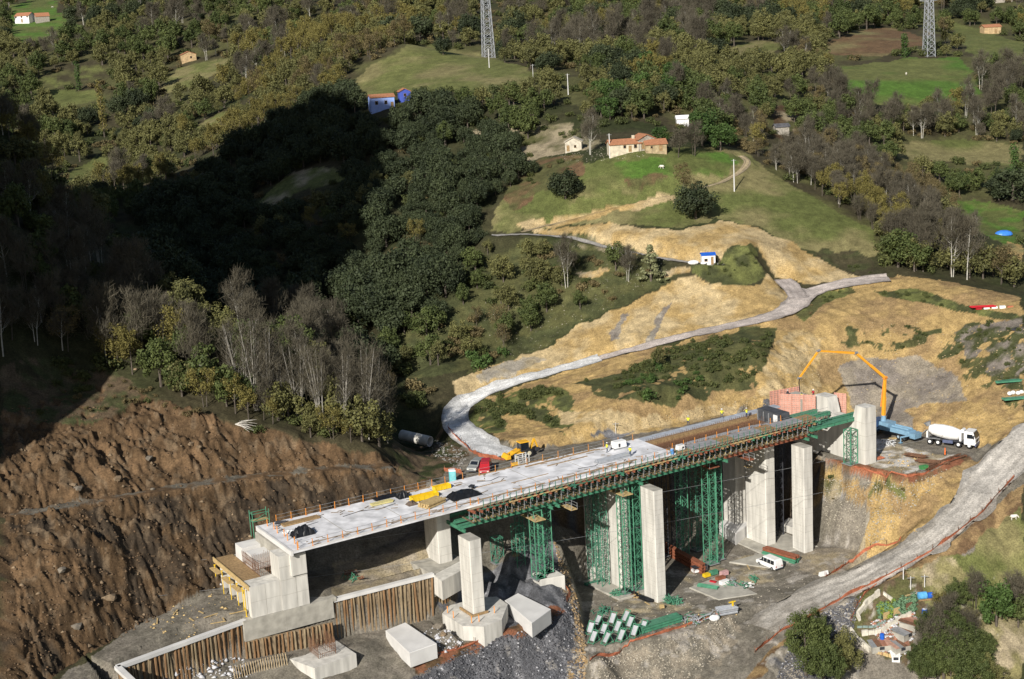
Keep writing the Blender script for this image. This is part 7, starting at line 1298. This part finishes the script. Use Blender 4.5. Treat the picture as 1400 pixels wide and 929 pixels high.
# shrubs and trees at the lower right
PT_('near',1102,925,1.0,'large olive green tree at the bottom edge left of the garden',1.15,0); PT_('near',1150,932,.85,'dense tree at the bottom edge in front of the garden',.9,1); PT_('near',1116,903,.6,'yellowish green tree top behind the large bottom tree',.9); PT_('near',1126,948,.95,'tree cut by the bottom edge left of the garden',1.0,2)
PT_('near',1308,838,.62,'green round tree at the top of the lower right thicket',.6,0); PT_('bare',1332,835,.55,'grey bare bush right of the round green tree',.55); PT_('laurel',1362,856,.95,'bright green conical tree alone on the tan slope',1.0,0); PT_('bare',1398,850,.8,'grey bare bush at the right edge',.7); PT_('green',1392,858,.6,'dark tree at the right edge of the tan slope',.6)
for i,(kd,px,py,s) in enumerate((('bare',1290,872,.75),('olive',1312,905,.95),('green',1340,925,.85),('bare',1275,905,.75),('green',1290,935,.95),('bare',1322,885,.6),('bare',1300,925,.8),('green',1265,940,.8),('olive',1330,955,1.0),('green',1352,945,.8))): PT_('near' if kd in ('green','olive') else kd,px,py,s*(.85 if kd in ('green','olive') else 1),['grey leafless bush at the top of the lower right thicket','yellow green domed tree in the lower right thicket','dark tree on the right flank of the lower thicket','grey twiggy bush right of the garden fence','tree at the bottom edge right of the garden','bare bush on the ridge of the lower thicket','bare bush in the middle of the lower thicket','tree right below the garden shacks','domed tree cut by the bottom edge','last tree on the right flank of the lower thicket'][i],s*.8)
for i,(px,py,s) in enumerate(((1270,880,.6),(1300,890,.75),(1282,925,.85),(1320,935,.9),(1345,900,.5),(1258,925,.6))): PT_('near',px,py,s,['small dense tree hugging the right side of the garden','dense tree in the heart of the lower right thicket','dense tree near the bottom edge of the lower right thicket','dense tree right of the bottom edge tree','small tree on the outer right flank of the thicket','small tree below the last garden shack'][i])
PT_('gold',1283,845,.5,'small golden bush beside the garden fence',.45)
# tall bare trees on the nose of the ridge, trunks pale
for i,(px,py,s) in enumerate(((515,600,1.1),(500,598,1.15),(527,604,.9),(470,590,1.0),(440,583,1.05),(410,578,1.0),(368,566,1.15),(350,560,1.2),(333,556,1.1),(385,570,1.0))): PT_('stem',px,py,s*.95,['tallest pale trunked bare tree on the nose of the ridge','second bare tree on the nose of the ridge','rightmost bare tree on the nose of the ridge','bare tree with golden undergrowth behind the cutting','slim bare tree behind the upper cutting edge','bare tree left of the slim one','pale trunked bare tree in the middle of the ridge','tall bare tree with clustered trunks on the ridge','left one of the clustered pale trunked trees','bare tree just right of the clustered trunks'][i],s*1.05,i % 3)
for i,(px,py,s,kd) in enumerate(((322,566,.7,'gold'),(340,575,.6,'gold'),(372,580,.5,'gold'),(455,600,.6,'gold'),(425,598,.5,'olive'),(480,606,.5,'gold'),(250,540,.8,'olive'),(280,555,.7,'gold'),(160,500,.8,'gold'),(90,480,.8,'rust'))): PT_(kd,px,py,s,'low yellowing bush tree in front of the ridge wood',s) ['group'] = 'yellowing bush trees along the ridge wood'
def poplar(px, py, h, lab):
    g_ = gp(px,py); t = thing('poplar',lab,'tree',g_,0); mb = MB(); mb.tube([(0,0,-.5),(0,0,h*.5),(0,0,h*.95)],[.3,.18,.04],6); mb.build('trunk',BARK,t); n = 40; c = np.c_[rng.normal(size=n)*.5, rng.normal(size=n)*.5, h*(.12+.86*np.arange(n)/n), .9*(1-.75*np.arange(n)/n)+.25]; o = bpy.data.objects.new('crown', leafmesh('crown', leaves(c,.5,1500,1.2,.6), LM['gold'])); COL.objects.link(o); o.parent = t
poplar(143,188,24,'tall thin golden poplar in the far left valley')
def ivy(px, py, h, lab):
    g_ = gp(px,py); t = thing('ivy_clad_tree',lab,'tree',g_,0); mb = MB(); mb.tube([(0,0,-.5),(0,0,h*.95)],[.35,.1],6); mb.build('trunk',BARK,t); n = 24; c = np.c_[rng.normal(size=n)*.4, rng.normal(size=n)*.4, h*(.05+.9*np.arange(n)/n), .8+.6*rng.random(n)]; o = bpy.data.objects.new('crown', leafmesh('crown', leaves(c,.5,1200,1.2,.6), LM['laurel'])); COL.objects.link(o); o.parent = t
ivy(1237,78,9,'ivy clad trunk left of the right pylon'); ivy(1267,76,7,'ivy clad stump below the right pylon'); ivy(108,124,14,'ivy clad dark trunk on the far left terrace'); ivy(1386,245,10,'slim ivy clad trunk at the right edge')
def cedar(px, py, h, lab):
    g_ = gp(px,py); t = thing('cedar',lab,'tree',g_,0); mb = MB(); mb.tube([(0,0,-.5),(0,0,h)],[.3,.05],6); mb.build('trunk',BARK,t); c = []
    for k in range(70): f = rng.random(); a = rng.random()*6.28; r_ = (1-f)*h*.5*rng.random()**.5; c.append((r_*math.cos(a), r_*math.sin(a), h*f+.4, .55))
    o = bpy.data.objects.new('crown', leafmesh('crown', leaves(np.array(c),.42,2200,1.1,.5,.5), LM['pale'])); COL.objects.link(o); o.parent = t
cedar(890,384,7.5,'pale spiky cedar at the end of the paved track'); cedar(1000-0,0+150,8,'x') if False else None
# bleached fallen branches
for i,(px,py,L_) in enumerate(((262,505,5),(322,585,4.5),(105,432,5),(1382,455,3.5))):
    g_ = MV(gp(px,py)); mb = MB()
    for k in range(14): a = -.4 + random.uniform(-.5,.5); e = Vector((math.cos(a),math.sin(a)*.4,random.uniform(-.25,.35)))*L_*random.uniform(.5,1); m_ = e*.5 + Vector((0,0,random.uniform(.1,.5))); mb.tube([(0,0,.3),m_,e],[.08,.05,.015],4); mb.tube([m_, m_+Vector((random.uniform(-1,1),random.uniform(-1,1),random.uniform(-.2,.6)))],[.035,.01],3)
    o = mb.build('fallen_branch', nmat('bleached wood',(.55,.52,.47),.9,0,.3,3) if i < 3 else DARK, None); o.location = g_ + Vector((0,0,.3)); tag(o,['bleached fallen branches on the ridge left of the pale trunks','grey fallen branches lying over the cutting edge','bleached dead branches high on the left ridge','dark uprooted stump on the east hill'][i],'dead branches')
# ------------------------------------------------------------------ rocks
def rockmesh(seed, mat):
    bm = bmesh.new(); bmesh.ops.create_icosphere(bm, subdivisions=1, radius=1); rs = random.Random(seed)
    for v in bm.verts: v.co *= rs.uniform(.6,1.15); v.co.z *= .7; v.co.x *= 1.2
    me = bpy.data.meshes.new('boulder'); bm.to_mesh(me); bm.free(); me.materials.append(mat); return me
RK = [rockmesh(i, nmat('tan stones',(.26,.19,.12),.9,0,.5,1) if i % 2 else nmat('grey brown rock',(.22,.19,.15),.9,0,.4,1.5,.4)) for i in range(6)]
for i,(px,py,s,lab) in enumerate(((160,494,1.0,'pale boulder perched on the top of the ridge clearing'),(160,656,1.1,'largest tan boulder on the bench of the brown cutting'),(108,672,1.2,'tan boulder at the left end of the bench'),(100,662,.8,'small boulder above the left bench boulder'),(203,628,1.1,'grey boulder half way up the upper cutting'),(185,505,.5,'small pale stone beside the perched boulder'),(208,670,.5,'stone on the bench edge'),(260,606,.9,'boulder at the foot of the pale cliff band'),(85,780,1.1,'tan boulder low in the left cutting'),(150,812,1.3,'big orange brown boulder low in the left cutting'),(105,850,1.2,'boulder near the foot of the left cutting'),(705,700+60,.8,'shale lump beside the green tower block'),(598,858,1.2,'brown boulder in front of the octagonal cap'),(606,868,.9,'grey boulder in front of the octagonal cap'))):
    g_ = gp(px,py); o = bpy.data.objects.new('boulder', RK[i % 6]); COL.objects.link(o); o.location = (g_[0],g_[1],ground(g_[0],g_[1])+.1); o.scale = [s*.75]*3; o.rotation_euler = (0,0,i*1.1); tag(o,lab,'boulder')
def rubble(name, polys, n, s0, s1, mat, label, lift=.0):
    P_ = []
    for poly in polys:
        xs = [p[0] for p in poly]; ys = [p[1] for p in poly]; k = 0; m_ = n // len(polys)
        while k < m_:
            x = random.uniform(min(xs),max(xs)); y = random.uniform(min(ys),max(ys))
            if inside(np.array([x]),np.array([y]),poly)[0]: P_.append(hitgrid(x,y)[:2]); k += 1
    P_ = np.array(P_); z = groundv(P_[:,0],P_[:,1]); n = len(P_); base = np.array([(1,0,0),(0,1,0),(-1,0,0),(0,-1,0),(0,0,.8),(0,0,-.6)],float); fc = np.array([(0,1,4),(1,2,4),(2,3,4),(3,0,4),(1,0,5),(2,1,5),(3,2,5),(0,3,5)])
    s = s0 + (s1-s0)*rng.random((n,1,1))**3; v = base[None]*(.6+.8*rng.random((n,6,1)))*s; a = rng.random((n,1))*6.28; c_, s_ = np.cos(a), np.sin(a); vx = v[:,:,0]*c_ - v[:,:,1]*s_; vy = v[:,:,0]*s_ + v[:,:,1]*c_
    v = np.stack([vx*1.2,vy,v[:,:,2]],-1) + np.stack([P_[:,0],P_[:,1],z+lift],-1)[:,None,:]; f = (fc[None] + np.arange(n)[:,None,None]*6).reshape(-1,3); me = bpy.data.meshes.new(name); me.vertices.add(n*6); me.vertices.foreach_set('co', v.astype(np.float32).ravel()); me.loops.add(f.size); me.polygons.add(len(f)); me.loops.foreach_set('vertex_index', f.astype(np.int32).ravel()); me.polygons.foreach_set('loop_start', np.arange(0,f.size,3,dtype=np.int32))
    try: me.polygons.foreach_set('loop_total', np.full(len(f),3,np.int32))
    except Exception: pass
    me.update(calc_edges=True); me.materials.append(mat); o = bpy.data.objects.new(name, me); COL.objects.link(o); tag(o,label,'rubble',kind='stuff')
rubble('rubble',[[(0,560),(180,545),(400,605),(540,640),(560,690),(360,750),(300,800),(100,905),(0,940)]],3400,.06,.3,nmat('brown rubble',(.145,.095,.055),.9,0,.5,1),'loose brown stones all over the left cutting')
rubble('rubble',[[(0,560),(180,545),(400,605),(540,640),(360,750),(100,905),(0,940)]],170,.1,.45,nmat('tan stones',(.26,.19,.12),.9,0,.5,1),'scattered tan stones on the left cutting')
rubble('rubble',[[(560,929),(640,885),(720,860),(770,830),(757,735),(790,828),(800,929)],[(1060,929),(1095,850),(1180,815),(1160,880),(1150,929)]],9000,.06,.26,SLATE,'broken dark shale on the spur and lower bank'); rubble('rubble',[[(560,929),(640,885),(720,860),(770,830),(757,735),(790,828),(800,929)],[(1060,929),(1095,850),(1180,815),(1160,880)]],700,.06,.25,nmat('light shale',(.42,.42,.44),.8,0,.3,2),'light flakes of shale on the spur')
rubble('rubble',[[(757,737),(774,775),(790,822),(800,870),(800,929),(792,929),(790,870),(778,815),(764,775)]],500,.08,.35,nmat('ochre shale',(.38,.27,.15),.9,0,.5,1),'ochre stones along the crest of the spur')
rubble('rubble',[[(805,905),(1000,842),(1008,865),(950,929),(805,929)],[(1120,650),(1240,660),(1300,640),(1200,745),(1125,715)]],3200,.05,.22,nmat('pale gravel',(.40,.36,.29),.9,0,.4,2),'pale stones on the gravel bank and platform slope')
rubble('rubble',[[(1150,440),(1400,440),(1400,600),(1330,590),(1170,560)],[(780,590),(900,570),(1040,540),(1050,556),(900,586)],[(1040,530),(1060,480),(1130,460),(1120,540)]],1900,.05,.22,nmat('yellow rubble',(.40,.31,.18),.9,0,.4,2),'pale stones on the yellow cuttings'); rubble('rubble',[[(230,915),(330,895),(345,929),(220,929)],[(310,780),(345,770),(330,800),(300,800)],[(560,870),(610,850),(640,885),(600,895)]],420,.1,.5,nmat('whitish rubble',(.56,.56,.58),.85,0,.3,2),'whitish lumps of rubble in front of the post wall')
rubble('rubble',[[(830,800),(1080,770),(1180,790),(1020,860),(830,850)],[(640,420),(900,330),(940,360),(700,500)],[(780,190),(900,190),(880,215),(760,225)]],1500,.05,.18,nmat('pale gravel',(.4,.36,.29)),'small pale stones strewn on the site floor'); rubble('rubble',[[(595,600),(640,620),(630,645),(590,620)]],260,.08,.3,nmat('gully rubble',(.27,.26,.24),.9,0,.4,2),'pale rubble beside the road bend')
rubble('litter',[[(1190,850),(1250,838),(1256,850),(1238,898),(1205,895)]],420,.1,.4,nmat('whitish rubble',(.5,.5,.5)),'pale clutter between the garden shacks')
rubble('litter',[[(1190,850),(1250,838),(1256,850),(1238,898),(1205,895)]],300,.1,.45,nmat('faded red sheet',(.36,.17,.11)),'reddish clutter between the garden shacks')
rubble('litter',[[(180,850),(300,800),(340,830),(250,880)],[(905,850),(1000,832),(1010,842),(930,860)],[(1195,620),(1280,620),(1230,645)]],260,.08,.3,WOODL,'bits of timber litter on the site roads')
# foundation with starter bars in front of the post wall
fr = root('rebar_foundation','grey foundation slab with rusty starter bars at the bottom left','foundation',2,2,5); ft = [BV(-3.4,-.2,5.6),BV(5.4,-.2,5.6),BV(5.8,6.2,5.6),BV(-1.1,7,5.6)]
mb = MB(); loft(mb, [[Vector((p.x,p.y,z)) for p in ft] for z in (4.4,6.8)]); own(mb,'slab',CONC,fr)
mb = MB()
for t_ in np.arange(.6,3.4,.3):
    for n_2 in (1.2,4.6): mb.bar(BV(t_,n_2,6.9),BV(t_+.05,n_2,9.0+random.random()*.6),.045)
for n_2 in np.arange(1.2,4.6,.3):
    for t_ in (.6,3.4): mb.bar(BV(t_,n_2,6.9),BV(t_,n_2+.05,9.0+random.random()*.6),.045)
for z in (7.5,8.3): mb.bar(BV(.6,1.2,z),BV(3.4,1.2,z),.045); mb.bar(BV(.6,4.6,z),BV(3.4,4.6,z),.045); mb.bar(BV(.6,1.2,z),BV(.6,4.6,z),.045); mb.bar(BV(3.4,1.2,z),BV(3.4,4.6,z),.045)
own(mb,'starter_bars',RUST,fr,kind='stuff')
pr_ = bpy.data.objects.new('pale_stakes',None); COL.objects.link(pr_); pr_.location = MV(gp(345,925)); tag(pr_,'row of pale stakes leaning at the bottom left below the post wall','stakes')
for i in range(22): g_ = gp(322+i*3.4, 929-i*.9); mb = MB(); mb.bar((g_[0],g_[1],g_[2]-.5),(g_[0]-.25,g_[1]+.3,g_[2]+1.9),.11); own(mb,'stake',nmat('sandy post',(.4,.31,.19)),pr_)
# power lines spanning the valley in front of the site
for i,(a_,b_,lab) in enumerate((((-40,842,195),(1440,602,262),'lower thin power line crossing in front of the columns'),((-40,800,200),(1440,560,268),'upper thin power line crossing in front of the columns'))):
    A_ = MV(atY(*a_)); B_ = MV(atY(*b_)); pts_ = [A_.lerp(B_,k/40) - Vector((0,0,14*(1-(2*k/40-1)**2)*.25)) for k in range(41)]; mb = MB(); mb.tube(pts_,.022,4); o = mb.build('power_line',GREY,None); tag(o,lab,'cable')
